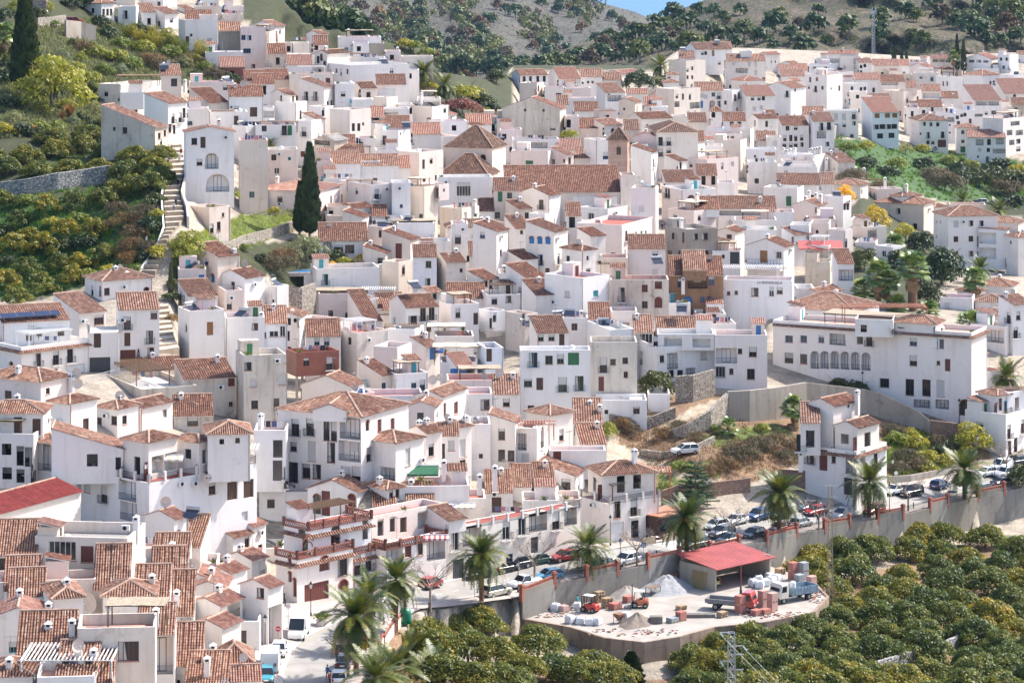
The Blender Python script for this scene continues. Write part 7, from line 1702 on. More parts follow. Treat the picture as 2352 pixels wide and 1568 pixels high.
for x, y, t, l, r, k in [(2096, 712, 615, 'fan palm with very thick brown trunk in the right-hand grove', 2.0, .75), (2018, 700, 632, 'fan palm left of the thick-trunked one', 1.7, .4), (2040, 700, 650, 'fan palm with leaning thin trunk in the grove', 1.5, .3), (1985, 690, 665, 'low fan palm at the left edge of the grove', 1.5, .3), (2055, 580, 560, 'feathery palm behind the white terrace corner', 1.4, .25), (2240, 690, 640, 'fan palm beside the pool at the apartment block', 1.5, .25), (2134, 735, 715, 'short fan palm behind the hipped tower', 1.3, .25), (2228, 775, 745, 'drooping fan palm beside the big satellite dish', 1.6, .3), (2060, 715, 700, 'low fan palm above the wooden pergola', 1.2, .25), (2170, 640, 620, 'fan palm under the apartment block wall', 1.4, .25), (8, 130, 78, 'fan palm at the very left edge of the hilltop', 1.6, .3), (2190, 172, 130, 'small fan palm beside the two cemetery cypresses', 1.5, .2)]:
 fan_palm(x, y, t, l, r, 44, k, 8)
# ------------------------------------------------------------------ bare street trees and the Norfolk pine
def bare_tree(seed, h=2.2, sp=1.9, n=5, tw=3):
 q = random.Random(seed); mb = MB(); mb.bar((0, 0, -.3), (0, 0, h), .16, 0, 7, .12); tm_ = MB()
 for i in range(n):
  a = 6.28 * i / n + q.uniform(-.4, .4); e = Vector((math.cos(a) * sp * .55, math.sin(a) * sp * .55, h + sp * q.uniform(.35, .7))); mb.bar((0, 0, h - .05), e, .09, 0, 5, .05)
  for j in range(tw):
   a2 = a + q.uniform(-1.1, 1.1); e2 = e + Vector((math.cos(a2) * .7, math.sin(a2) * .7, q.uniform(.3, .8))); mb.bar(e, e2, .045, 0, 4, .025)
   for k in range(5):
    a3 = a2 + q.uniform(-1.2, 1.2); e3 = e2 + Vector((math.cos(a3) * .55, math.sin(a3) * .55, q.uniform(.1, .8))); tm_.bar(e2, e3, .02, 0, 3, .012)
    for m in range(3): a4 = a3 + q.uniform(-1.2, 1.2); tm_.bar(e3, e3 + Vector((math.cos(a4) * .4, math.sin(a4) * .4, q.uniform(-.1, .5))), .014, 0, 3, .008)
 return mb.mesh('trunk', [WBARK]), tm_.mesh('twigs', [plain('grey_twig', (.30, .23, .19), .9)])
BT = [bare_tree(s) for s in (1, 2, 3)]
for x, y, s, l in [(988, 1404, 1.2, 'bare branching street tree in front of the red hatchback'), (1228, 1345, 1.2, 'bare street tree beside the white pick-up'), (1463, 1304, 1.0, 'bare street tree by the zebra crossing'), (1682, 1252, 1.0, 'bare street tree among the grey parked cars'), (2086, 1178, 1.05, 'bare street tree in front of the dark hatchback near the blue car'), (1881, 1222, .9, 'bare street tree near the red cars'), (2312, 1100, 1.1, 'bare street tree beside the white pick-up van at right'), (800, 1560, 1.1, 'bare twiggy tree behind the largest palm'), (1205, 1300, .9, 'bare tree close to the white house fronts')]:
 o = thing('street_tree', l, 'tree', G(x, y, .3), rnd.uniform(0, 6), None, s); a, b = rnd.choice(BT); link('trunk', a, o); link('twigs', b, o)
o = thing('norfolk_pine', 'spreading layered conifer in front of the red stone garden wall', 'tree', G(1597, 1168)); mb = MB(); mb.bar((0, 0, -1), (0, 0, 7.2), .16, 0, 7, .03); mb.build('trunk', BARK, o); q = random.Random(2)
nl = leaf_mat('norfolk', [(.3, (.012, .05, .02)), (.7, (.05, .12, .045))], .5, .25, .9)
for t in range(9):
 z = .9 + t * .72; L = 3.4 * (1 - t / 10.5) + .25; nb = 6
 for i in range(nb):
  mb = MB(); a = 6.28 * i / nb + t * .5
  d = Vector((math.cos(a), math.sin(a), 0)); sd = Vector((-d.y, d.x, 0)); mb.bar((0, 0, 0), d * L + Vector((0, 0, .25)), .035, 0, 4, .01); n = int(L * 16)
  for k in range(n):
   u = .12 + .88 * k / n; o0 = d * L * u + Vector((0, 0, .25 * u)); w = .55 * (1 - .55 * u) + .12
   for sg in (-1, 1): tip = o0 + sd * sg * w + d * w * .6 + Vector((0, 0, q.uniform(-.05, .22))); m = (o0 + tip) / 2; mb.add([o0, m + d * .07, tip, m - d * .05 + Vector((0, 0, .06))], [(0, 1, 2, 3)])
  mb.build('bough', nl, o, loc=(0, 0, z))
# ------------------------------------------------------------------ trees on the hills
q = random.Random(11); fp = []
for _ in range(6000):
 x = q.uniform(560, 1520); y = q.uniform(-10, 205); top = np.interp(x, [a for a, b in FARTOP], [b for a, b in FARTOP])
 if y < top + 4: continue
 dens = .95 if x < 1000 else (.75 if y > 70 else .35)
 if q.random() > dens or math.sin(x * .021 + y * .05) + math.sin(x * .05 - y * .033) < -.6 + (x - 560) / 1500: continue
 if any(abs(x - a) < 8 and abs(y - b) < 5 for a, b in fp): continue
 fp.append((x, y))
 if len(fp) >= 330: break
for x, y in fp[:215]: plant('pine_tree', 'hill_pine' if q.random() < .68 else 'brown_pine', x, y, q.uniform(.75, 1.25) * 2.1, 'tree', 'small hazy pine scattered on the blue far hillside', 'pines on the far hill', lambda a, b, dz=0: far_at(a, b))
npn = [(1640, 35), (1605, 30), (1560, 40), (1545, 45), (1585, 60), (1620, 75), (1660, 50), (1700, 30), (1650, 95), (1560, 70), (1530, 60), (1510, 70), (1500, 85), (1480, 78), (1540, 90), (1575, 95), (1600, 110), (1520, 110), (1460, 85), (1440, 92), (1420, 96), (1400, 100), (1470, 105), (1490, 120), (1450, 118), (1425, 122), (1405, 128), (1385, 118), (1365, 125), (1345, 132), (1420, 140), (1445, 138), (1470, 135), (1380, 140), (1355, 148), (1330, 140), (1315, 150), (1300, 158), (1280, 150), (1255, 160), (1240, 165), (1210, 160), (1550, 115), (1580, 120), (1790, 45), (1815, 95), (1845, 120), (1870, 70), (1900, 100), (1880, 30), (1835, 60), (1950, 75), (2020, 55), (2022, 85), (2020, 110), (2080, 40), (2105, 45), (2140, 20), (2150, 18), (2165, 52), (2180, 48), (2230, 80), (2250, 85), (2290, 25), (2280, 40), (2300, 60), (2310, 75), (2330, 90), (2340, 60), (2320, 40), (2345, 95), (2230, 55), (2260, 75), (2265, 15), (2330, 15), (2240, 30), (2120, 100), (2095, 90), (1780, 70), (1775, 110), (1745, 95), (1690, 105), (1710, 85), (2345, 30), (2300, 100), (2270, 105), (2200, 60)]
npn += [(600 + 7 * i + q.uniform(-8, 8), 46 + 1.9 * i + q.uniform(-26, 8)) for i in range(34)] + [(1015 + 16 * i, 165 + q.uniform(-20, 12)) for i in range(12)]
for x, y in npn: plant('pine_tree', 'hill_pine' if q.random() < .85 else 'brown_pine', x, y + 6, q.uniform(.8, 1.5) * (1.55 if x > 1200 else 1.5), 'tree', 'dark green pine on the slope right behind the upper houses', 'pines on the near hill', (lambda a, b, dz=0: near_at(max(a, 1001), b)) if x > 1000 else (lambda a, b, dz=0: Pt(a, b, 1000)))
def wood(name, label, pts, at, mat, seed, n=46):
 q = np.random.RandomState(seed); V = []
 for x, y, r in pts:
  p = np.array(at(x, y)); d = q.normal(size=(n, 3)); d /= np.linalg.norm(d, axis=1)[:, None]; c = p + np.array([0, 0, r * .9]) + d * np.array([r, r, r * 1.1]) * q.uniform(.6, 1.05, (n, 1)); t = q.normal(size=(n, 3)); t /= np.linalg.norm(t, axis=1)[:, None]; b = np.cross(t, d); s = r * .34
  V.append(np.stack([c - t * s, c + b * s * .7, c + t * s, c - b * s * .7], 1).reshape(-1, 3))
 V = np.concatenate(V); me = bpy.data.meshes.new(name); me.from_pydata(V.tolist(), [], np.arange(len(V)).reshape(-1, 4).tolist()); me.materials.append(mat); tag(link(name, me), label, None, None, 'stuff')
q = random.Random(21); pts = []; pts2 = []
for _ in range(5200):
 x = q.uniform(540, 1560); y = q.uniform(-15, 200); top = np.interp(x, [a for a, b in FARTOP], [b for a, b in FARTOP])
 if y < top + 2: continue
 k = math.sin(x * .019 + y * .045) + math.sin(x * .043 - y * .03 + 1) + .9 - max(0, (x - 700)) / 520 + (.8 if y > 110 else 0)
 if q.random() < k * .8: (pts if q.random() < .72 else pts2).append((x, y, q.uniform(1.6, 4.2)))
wood('forest', 'hazy pine wood covering the far hillside', pts[:1500], far_at, LEAFM['pine_leaf'], 1); wood('forest', 'brownish dry pines mixed into the far wood', pts2[:700], far_at, LEAFM['pine_brown'], 2)
sp = []
for _ in range(11000):
 x = q.uniform(1150, 2380); y = q.uniform(-15, 165); top = np.interp(x, [a for a, b in NEARTOP], [b for a, b in NEARTOP])
 if y > top + 3: sp.append((x, y, q.uniform(.3, .85)))
wood('scrub', 'low dry scrub dotted over the brown near hill', sp, near_at, LEAFM['olive_leaf'], 3, 11)
sp = [(q.uniform(500, 1500), q.uniform(-15, 190), q.uniform(.6, 1.6)) for _ in range(3600)]; sp = [a for a in sp if a[1] > np.interp(a[0], [c for c, b in FARTOP], [b for c, b in FARTOP]) + 2]
wood('scrub', 'dry scrub tufts on the bare parts of the far hill', sp, far_at, LEAFM['dry_brush'], 4, 10)
def scatter(name, label, poly, n, mat, blades, h, w, base=G, seed=1):
 q = random.Random(seed); xs = [a for a, b in poly]; ys = [b for a, b in poly]; mb = MB(); c = 0; it = 0
 while c < n and it < n * 8:
  it += 1; x, y = q.uniform(min(xs), max(xs)), q.uniform(min(ys), max(ys))
  if not in_poly([x], [y], poly)[0]: continue
  c += 1; p = base(x, y)
  for k in range(blades):
   a = q.uniform(0, 6.28); o = p + Vector((q.uniform(-.35, .35), q.uniform(-.35, .35), -.05)); hh = h * q.uniform(.5, 1.4); sd = Vector((math.cos(a), math.sin(a), 0)) * w; ln = Vector((q.uniform(-.4, .4), q.uniform(-.4, .4), 1)) * hh; mb.add([o - sd, o + sd, o + ln], [(0, 1, 2)])
 return tag(mb.build(name, mat), label, None, None, 'stuff')
scatter('grass', 'bright grass covering the slope beside the cypresses', ZONES[2][1], 1300, LEAFM['grass_blade'], 7, .4, .05)
scatter('ground_cover', 'low green weeds and scrub between the terrace trees', ZONES[0][1][7:], 4200, LEAFM['lush_blade'], 7, .55, .10, seed=2)
scatter('undergrowth', 'mixed undergrowth over the upper left hillside', [(0, 60), (230, 40), (480, 130), (520, 185), (230, 205), (235, 300), (0, 320)], 4000, LEAFM['olive_leaf'], 8, .8, .13, seed=3)
scatter('grass', 'green meadow on the terraces below the far right houses', ZONES[6][1], 1600, LEAFM['lush_blade'], 8, .8, .16, seed=4)
scatter('grass', 'dry weeds and grass on the bare plot below the concrete wall', [(1390, 990), (1680, 960), (1830, 1000), (1850, 1060), (1720, 1110), (1510, 1090)], 1500, LEAFM['dry_brush'], 7, .45, .04, seed=5)
scatter('grass', 'grass on the overgrown bank below the outdoor stairs', [(2030, 990), (2160, 985), (2230, 1020), (2190, 1075), (2040, 1100)], 1200, LEAFM['grass_blade'], 8, .55, .05, seed=6)
scatter('ground_cover', 'green weeds on the verge at the right end of the orchard', ZONES[17][1], 800, LEAFM['lush_blade'], 8, .5, .1, GL, 7)
# ------------------------------------------------------------------ vehicles
def loft(mb, secs, mi=0, cap=True):
 """secs: list of rings (same count) of points"""
 n = len(secs[0]); b = len(mb.v)
 for s in secs: mb.v.extend([tuple(p) for p in s])
 for k in range(len(secs) - 1):
  for i in range(n): mb.f.append((b + k * n + i, b + k * n + (i + 1) % n, b + (k + 1) * n + (i + 1) % n, b + (k + 1) * n + i)); mb.m.append(mi)
 if cap: mb.f += [tuple(b + i for i in range(n - 1, -1, -1)), tuple(b + (len(secs) - 1) * n + i for i in range(n))]; mb.m += [mi, mi]
def ring(x, w, z0, z1, c=.12): return [(x, -w + c, z0), (x, w - c, z0), (x, w, z0 + c), (x, w, z1 - c), (x, w - c * 1.2, z1), (x, -w + c * 1.2, z1), (x, -w, z1 - c), (x, -w, z0 + c)]
CARK = {  # lower body stations (x, half width, bottom, top); glasshouse (x0 bottom, x0 top, x1 top, x1 bottom, roof z), length, wheel r
'hatch': ([(-1.98, .78, .38, .80), (-1.9, .84, .28, .92), (-1.0, .87, .24, .95), (.6, .87, .24, .93), (1.3, .85, .24, .86), (1.85, .80, .28, .74), (2.0, .70, .36, .62)], (-1.9, -1.45, .15, .98, 1.46), (-1.22, 1.28), .31),
'suv': ([(-2.15, .82, .45, .95), (-2.08, .90, .34, 1.06), (-1.0, .92, .30, 1.08), (.7, .92, .30, 1.06), (1.5, .90, .30, 1.0), (2.05, .86, .34, .9), (2.2, .76, .42, .74)], (-2.05, -1.75, .2, 1.05, 1.66), (-1.32, 1.38), .36),
'sedan': ([(-2.2, .78, .40, .82), (-2.12, .85, .28, .92), (-1.2, .88, .24, .95), (.6, .88, .24, .92), (1.4, .86, .24, .84), (2.05, .80, .28, .72), (2.2, .70, .36, .60)], (-1.55, -.95, .2, 1.02, 1.42), (-1.35, 1.38), .31),
'van': ([(-2.75, .92, .45, 1.35), (-2.7, .99, .34, 1.4), (-1.0, 1.0, .32, 1.4), (1.2, 1.0, .32, 1.38), (1.9, .98, .32, 1.25), (2.55, .92, .36, 1.08), (2.75, .80, .42, .9)], (-2.74, -2.68, 1.05, 1.95, 2.5), (-1.7, 1.75), .36),
'smallvan': ([(-2.05, .80, .42, 1.0), (-2.0, .86, .3, 1.05), (-1.0, .88, .28, 1.05), (.5, .88, .28, 1.04), (1.2, .86, .28, .98), (1.8, .82, .32, .84), (2.0, .72, .4, .7)], (-2.03, -1.95, .25, 1.0, 1.85), (-1.25, 1.3), .32),
'pickup': ([(-2.5, .84, .5, .98), (-2.45, .88, .42, 1.02), (-1.0, .9, .38, 1.02), (.7, .9, .38, 1.02), (1.5, .88, .38, .98), (2.2, .84, .42, .9), (2.4, .76, .5, .78)], (-.6, -.45, .45, .95, 1.68), (-1.55, 1.5), .37)}
CGL = glass('car_glass', (.02, .025, .03), .05); RIM = plain('alloy_rim', (.45, .45, .46), .3, .8); LAMP = plain('clear_lamp', (.8, .8, .8), .15); TAIL = plain('red_lamp', (.35, .01, .01), .2); PLATE = plain('number_plate', (.75, .75, .72), .5)
def car_paint(name, c):
 if name in MATS: return MATS[name]
 m, t, b = nodes_mat(name); b.inputs['Base Color'].default_value = (*c, 1); b.inputs['Roughness'].default_value = .3; b.inputs['Coat Weight'].default_value = .6; b.inputs['Coat Roughness'].default_value = .06; MATS[name] = m; return m
PAINTS = {'white': (.78, .78, .77), 'black': (.012, .013, .015), 'grey': (.09, .095, .10), 'silver': (.42, .43, .44), 'red': (.36, .012, .02), 'maroon': (.20, .012, .022), 'blue': (.02, .06, .18), 'lightblue': (.13, .40, .58), 'navy': (.012, .018, .045), 'green': (.02, .09, .06), 'beige': (.50, .48, .38), 'teal': (.05, .30, .36), 'slate': (.06, .075, .10), 'yellow': (.55, .48, .10), 'brightblue': (.02, .09, .32)}
def car_parts(k):
 if ('car', k) in CACHE: return CACHE['car', k]
 body, gh, ax, wr = CARK[k]; mb = MB(); loft(mb, [ring(*s) for s in body])
 xb0, xt0, xt1, xb1, zr = gh; wb = body[2][1] - .02; wt = wb - (.16 if k not in ('van',) else .08); zb = body[2][3] - .03
 # roof panel and pillars
 mb.add([(xt0 - .03, -wt, zr - .05), (xt1 + .03, -wt, zr - .05), (xt1 + .03, wt, zr - .05), (xt0 - .03, wt, zr - .05), (xt0 + .06, -wt + .1, zr), (xt1 - .08, -wt + .1, zr), (xt1 - .08, wt - .1, zr), (xt0 + .06, wt - .1, zr)], [(4, 5, 6, 7), (0, 1, 5, 4), (1, 2, 6, 5), (2, 3, 7, 6), (3, 0, 4, 7), (3, 2, 1, 0)])
 for sg in (-1, 1):
  mids = [0.0] if k in ('van', 'pickup') else [.52]
  for a, b in [((xb0, sg * wb, zb), (xt0, sg * wt, zr - .03)), ((xb1, sg * wb, zb), (xt1, sg * wt, zr - .03))] + [((xb0 + (xb1 - xb0) * m, sg * wb, zb), (xt0 + (xt1 - xt0) * m, sg * wt, zr - .03)) for m in mids]: mb.bar(a, b, .055)
 if k in ('van', 'smallvan'):   # closed cargo sides
  xs = (.75 if k == 'van' else -.45)
  for sg in (-1, 1): mb.add([(xb0, sg * (wb + .012), zb - .1), (xs, sg * (wb + .012), zb - .1), (xs, sg * (wt + .012), zr - .04), (xt0, sg * (wt + .012), zr - .04)], [(0, 1, 2, 3) if sg < 0 else (3, 2, 1, 0)])
  mb.add([(xb0 - .012, -wb, zb - .1), (xb0 - .012, wb, zb - .1), (xt0 - .012, wt, zr - .04), (xt0 - .012, -wt, zr - .04)], [(3, 2, 1, 0)])
 bo = mb.mesh('body', [BLACK], False)
 g = MB(); P0 = [(xb0 + .02, -wb + .02, zb), (xb1 - .02, -wb + .02, zb), (xb1 - .02, wb - .02, zb), (xb0 + .02, wb - .02, zb)]; P1 = [(xt0 + .02, -wt + .02, zr - .04), (xt1 - .02, -wt + .02, zr - .04), (xt1 - .02, wt - .02, zr - .04), (xt0 + .02, wt - .02, zr - .04)]
 loft(g, [P0, P1]); gm = g.mesh('glazing', [CGL])
 w_ = MB(); w_.lathe([(wr * .72, -.1), (wr, -.09), (wr, .09), (wr * .72, .1)], 16); w_.v = [(x, z, y) for x, y, z in w_.v]; w_.f = [tuple(reversed(f)) for f in w_.f]; wm = w_.mesh('wheel', [BLACK])
 r_ = MB(); r_.lathe([(wr * .68, -.105), (wr * .66, .105)], 10); r_.v = [(x, z, y) for x, y, z in r_.v]; rm = r_.mesh('rim', [RIM])
 l_ = MB(); l_.box(-.05, -.16, -.07, .06, .16, .07); lm = l_.mesh('headlight', [LAMP]); tm = MB(); tm.box(-.05, -.1, -.16, .04, .1, .16); tl = tm.mesh('taillight', [TAIL])
 t_ = MB(); t_.box(-.03, -.26, -.06, .03, .26, .06); pl = t_.mesh('number_plate', [PLATE]); m_ = MB(); m_.box(-.08, -.09, -.06, .06, .09, .08); mi = m_.mesh('mirror', [BLACK])
 bp = MB(); bp.box(-.14, -.68, .26, .14, .68, .47); bu = bp.mesh('bumper', [plain('grey_trim', (.05, .05, .052), .6)])
 CACHE['car', k] = (bo, gm, wm, rm, lm, tl, pl, mi, bu); return CACHE['car', k]
def car_at(k, col, p, ang, lab, name=None):
 bo, gm, wm, rm, lm, tl, pl, mi, bu = car_parts(k); body, gh, ax, wr = CARK[k]; nm = {'van': 'delivery_van', 'smallvan': 'small_van', 'pickup': 'pickup_truck'}.get(k, 'parked_car')
 o = thing(nm, lab, 'van' if 'van' in k else ('pickup' if k == 'pickup' else 'car'), p, ang, 'vehicles parked along the street')
 b = link('body', bo, o); b.material_slots[0].link = 'OBJECT'; b.material_slots[0].material = car_paint('paint_' + col, PAINTS[col]); link('glazing', gm, o); link('bumper', bu, o, (body[-1][0] - .1, 0, 0)); link('bumper', bu, o, (body[0][0] + .1, 0, 0))
 w2 = body[2][1] - .1
 for x in ax:
  for sg in (-1, 1): w_ = link('wheel', wm, o, (x, sg * w2, wr)); link('rim', rm, w_)
 xf, zf = body[-2][0] + .04, body[-2][3] - .1; xr, zr = body[0][0] - .02, body[1][3] - .2
 for sg in (-1, 1): link('headlight', lm, o, (xf, sg * .62, zf)); link('taillight', tl, o, (xr, sg * .66, zr)); link('mirror', mi, o, (gh[3] - .25, sg * (body[2][1] + .08), body[2][3] + .02))
 link('number_plate', pl, o, (body[-1][0] + .03, 0, .5)); link('number_plate', pl, o, (body[0][0] - .03, 0, .62)); return o
def road_ang(px, py):
 i = int(np.argmin(((NA + NB) / 2 - np.array([px, py])).__pow__(2).sum(1))); i = min(max(i, 1), 118); a, b = G(*((NA[i - 1] + NB[i - 1]) / 2)), G(*((NA[i + 1] + NB[i + 1]) / 2)); return math.atan2(b.y - a.y, b.x - a.x)
CARS = [(686, 1466, 'van', 'white', 180, 'tall white delivery van parked at the bend facing down the street'), (622, 1540, 'van', 'white', 0, 'boxy white van seen from behind at the lower left kerb'), (640, 1508, 'hatch', 'white', 180, 'small white car just ahead of the boxy van'), (612, 1566, 'hatch', 'teal', 180, 'turquoise car half hidden by a roof at the bottom'),
(792, 1534, 'sedan', 'navy', 0, 'dark blue car behind the trunk of the largest palm'), (796, 1506, 'hatch', 'black', 0, 'black car parked second on the inside of the bend'), (806, 1484, 'hatch', 'navy', 0, 'navy car parked third on the inside of the bend'), (778, 1570, 'hatch', 'white', 0, 'white car at the bottom edge below the two pedestrians'),
(990, 1352, 'hatch', 'red', 0, 'red hatchback parked behind the bare tree at left'), (922, 1374, 'suv', 'slate', 0, 'dark grey car behind the palm beside the container'), (862, 1392, 'hatch', 'white', 0, 'white car hidden behind the double palm'), (1140, 1372, 'suv', 'beige', 0, 'beige off-roader behind the iron railing'), (1165, 1315, 'sedan', 'black', 0, 'black car beside the shop front in the row'), (1098, 1330, 'sedan', 'green', 0, 'dark green car behind the date-laden palm'),
(1186, 1309, 'suv', 'navy', 180, 'dark blue people carrier at the white house fronts'), (1234, 1298, 'sedan', 'green', 180, 'dark green estate car behind the bare tree'), (1297, 1290, 'hatch', 'red', 180, 'bright red hatchback next to the short palm'), (1203, 1352, 'pickup', 'white', 180, 'white pick-up parked behind the brick-topped wall'), (1260, 1334, 'hatch', 'lightblue', 180, 'light blue small car beside the white pick-up'), (1380, 1312, 'hatch', 'black', 180, 'black soft-top car beside the short palm trunk'), (1438, 1300, 'suv', 'white', 180, 'white compact SUV by the zebra crossing'), (1598, 1262, 'suv', 'slate', 180, 'slate blue SUV driving on the near lane'),
(1658, 1236, 'suv', 'grey', 180, 'grey SUV in the double row of parked cars'), (1674, 1250, 'sedan', 'black', 180, 'black estate car with yellow plate'), (1731, 1238, 'hatch', 'navy', 180, 'navy hatchback close to the railing'), (1645, 1218, 'hatch', 'silver', 180, 'silver car behind the grey SUV'), (1690, 1206, 'sedan', 'white', 180, 'white car partly hidden by the bare tree'), (1742, 1196, 'suv', 'blue', 180, 'mid blue SUV behind the blue quad bike'), (1791, 1224, 'sedan', 'maroon', 180, 'maroon saloon behind the fruiting palm'), (1841, 1212, 'hatch', 'silver', 0, 'silver estate car next to the two walking men'), (1874, 1184, 'sedan', 'red', 180, 'bright red saloon on the far lane'), (1935, 1194, 'suv', 'silver', 180, 'pale silver SUV with blue tint right of the two men'), (2008, 1182, 'hatch', 'red', 180, 'red coupe behind the palm before the white house'),
(1793, 1192, 'hatch', 'slate', 180, 'slate car on the far lane behind the palm'), (1858, 1174, 'sedan', 'grey', 180, 'grey car below the terraced stone wall'), (1976, 1156, 'suv', 'black', 180, 'black SUV parked in front of the iron gate'), (2056, 1137, 'hatch', 'white', 180, 'white car with black roof beside the convex mirror'), (2093, 1142, 'suv', 'black', 180, 'black people carrier in front of the white car'), (2159, 1124, 'hatch', 'blue', 0, 'blue hatchback alone on the far kerb'), (2216, 1112, 'suv', 'navy', 180, 'dark blue car in the shade of the right palm'), (2264, 1096, 'hatch', 'white', 180, 'white hatchback behind the right palm'), (2298, 1082, 'smallvan', 'white', 180, 'white small van behind the pick-up'), (2311, 1098, 'pickup', 'white', 180, 'old white pick-up with canopy near the right edge'), (2333, 1072, 'suv', 'black', 180, 'black car at the far right end of the street'), (2264, 1134, 'suv', 'silver', 0, 'silver SUV on the near lane at right'), (2305, 1118, 'sedan', 'slate', 0, 'grey-blue saloon under the dark roadside tree')]
for x, y, k, c, da, lab in CARS: car_at(k, c, G(x, y, .23), road_ang(x, y) + R(da), lab)
for x, y, k, c, ang, lab in [(1723, 892, 'hatch', 'red', 10, 'shiny red car on the raised terrace beside the white houses'), (1573, 1044, 'suv', 'white', 200, 'small white off-road car on the bare plot'), (171, 56, 'suv', 'red', 15, 'red car on the hilltop parking place'), (2231, 215, 'smallvan', 'white', 190, 'white van on the ramp of the cemetery'), (2139, 347, 'hatch', 'silver', 175, 'silver car beside the far garage door'), (2136, 338, 'smallvan', 'silver', 175, 'grey van behind the silver car by the far garage'), (2252, 470, 'suv', 'white', 170, 'white car on the road behind the apartment block'), (2280, 472, 'hatch', 'silver', 170, 'silver car next to the white one behind the apartment block'), (2235, 472, 'hatch', 'navy', 170, 'dark car left of the white one behind the apartment block'), (2322, 472, 'hatch', 'red', 170, 'red car at the far right behind the apartment block'),
       (1310, 201, 'hatch', 'silver', 10, 'silver car parked before the white barn row'), (1336, 200, 'hatch', 'white', 10, 'white car parked before the white barn row'), (1352, 201, 'hatch', 'silver', 10, 'right-hand silver car before the white barn row'), (1520, 184, 'hatch', 'yellow', 185, 'yellow-green car above the far steps'), (1518, 197, 'hatch', 'red', 120, 'red car on the ramp above the far steps'), (2285, 203, 'smallvan', 'white', 185, 'white van beside the cemetery wall'), (2318, 202, 'smallvan', 'white', 185, 'rightmost white van at the cemetery wall')]:
 car_at(k, c, G(x, y, .12), R(ang), lab)
# ------------------------------------------------------------------ street furniture
lm_ = MB(); lm_.lathe([(.13, 0), (.13, .35), (.06, .45), (.045, 3.4), (.07, 3.42)], 8); LP = lm_.mesh('post', [IRON]); lm_ = MB(); lm_.lathe([(.09, 3.42), (.24, 3.95)], 6, 1); lm_.lathe([(.28, 3.95), (.10, 4.2), (.02, 4.4)], 6, 0); LH = lm_.mesh('lantern', [IRON, plain('frosted_glass', (.6, .6, .58), .3)])
for x, y, l in [(714, 1420, 'by the planter next to the white van'), (609, 1502, 'beside the lower left house corner'), (929, 1402, 'behind the palm with the green container'), (1402, 1258, 'in front of the blank cream gable'), (1425, 1314, 'by the white compact SUV'), (1643, 1258, 'between the slate SUV and the grey cars'), (1190, 1366, 'at the left end of the railing'), (1981, 914, 'at the head of the brown stairs'), (2203, 978, 'on the landing of the brown stairs'), (2245, 1062, 'behind the light green tree at right'), (2051, 1118, 'next to the convex mirror'), (2043, 1178, 'in front of the red coupe'), (2285, 1122, 'by the silver SUV at right'), (1624, 1168, 'in front of the layered conifer'), (336, 600, 'beside the lower end of the stepped lane'), (1851, 1212, 'beside the silver estate car')]:
 o = thing('street_lamp', 'black lantern street lamp ' + l, 'lamp', G(x, y, .3), rnd.uniform(0, 1)); link('post', LP, o); link('lantern', LH, o)
def sign(x, y, lab, shape, colr, h=2.2, txt=None):
 o = thing('road_sign', lab, 'sign', G(x, y, .3)); mb = MB(); mb.bar((0, 0, 0), (0, 0, h + .3), .035, 0, 6); mb.build('post', STEEL, o); mb = MB()
 if shape == 'round': mb.lathe([(.32, 0), (.32, .02), (.31, .03)], 18); mb.v = [(a, -b_ - .04, c + h) for a, c, b_ in mb.v]
 elif shape == 'square': mb.box(-.33, -.07, h - .33, .33, -.04, h + .33)
 else: mb.add([(-.7, -.05, h - .2), (.55, -.05, h - .2), (.8, -.05, h), (.55, -.05, h + .2), (-.7, -.05, h + .2), (-.7, -.02, h - .2), (.55, -.02, h - .2), (.8, -.02, h), (.55, -.02, h + .2), (-.7, -.02, h + .2)], [(0, 1, 2, 3, 4), (9, 8, 7, 6, 5)])
 mb.build('plate', plain('sign_' + lab[:9].replace(' ', '_'), colr, .5), o)
 if txt == 'bar': b = MB(); b.box(-.24, -.09, h - .05, .24, -.075, h + .05); b.build('bar_mark', PAINT, o)
 elif txt == 'tri': b = MB(); b.add([(-.27, -.078, h - .22), (.27, -.078, h - .22), (0, -.078, h + .25)], [(0, 1, 2)]); b.build('triangle_mark', PAINT, o); b = MB(); b.box(-.04, -.083, h - .15, .04, -.08, h + .1); b.box(-.12, -.083, h - .18, .12, -.08, h - .14); b.build('walker_mark', IRON, o)
 elif txt:
  b = MB(); b.lathe([(.22, 0), (.22, .02)], 16); b.v = [(a, -b_ - .075, c + h) for a, c, b_ in b.v]; b.build('face', PAINT, o); text(o, txt, .3, (0, -.105, h), IRON)
 return o
def text(root, s, size, loc, mat, rz=0, name='lettering'): o = link(name, TXT[s], root, loc, 0, size); o.rotation_euler = (R(90), 0, rz); return o
sign(639, 1490, 'red no-entry sign on a post beside the boxy white van', 'round', (.5, .03, .04), 2.1, 'bar'); sign(662, 1440, 'white-backed blue and red sign behind the tall white van', 'round', (.55, .5, .55), 2.3); sign(1090, 1378, 'red ringed speed limit sign left of the date-laden palm', 'round', (.55, .04, .05), 2.6, '30'); sign(1478, 1296, 'blue pedestrian crossing sign with white triangle at the zebra', 'square', (.03, .12, .38), 2.4, 'tri'); sign(2186, 1160, 'dark arrow direction sign on the near footway at right', 'arrow', (.10, .11, .13), 1.8); sign(2058, 1118, 'round convex mirror on a post below the overgrown bank', 'round', (.7, .7, .7), 1.9)
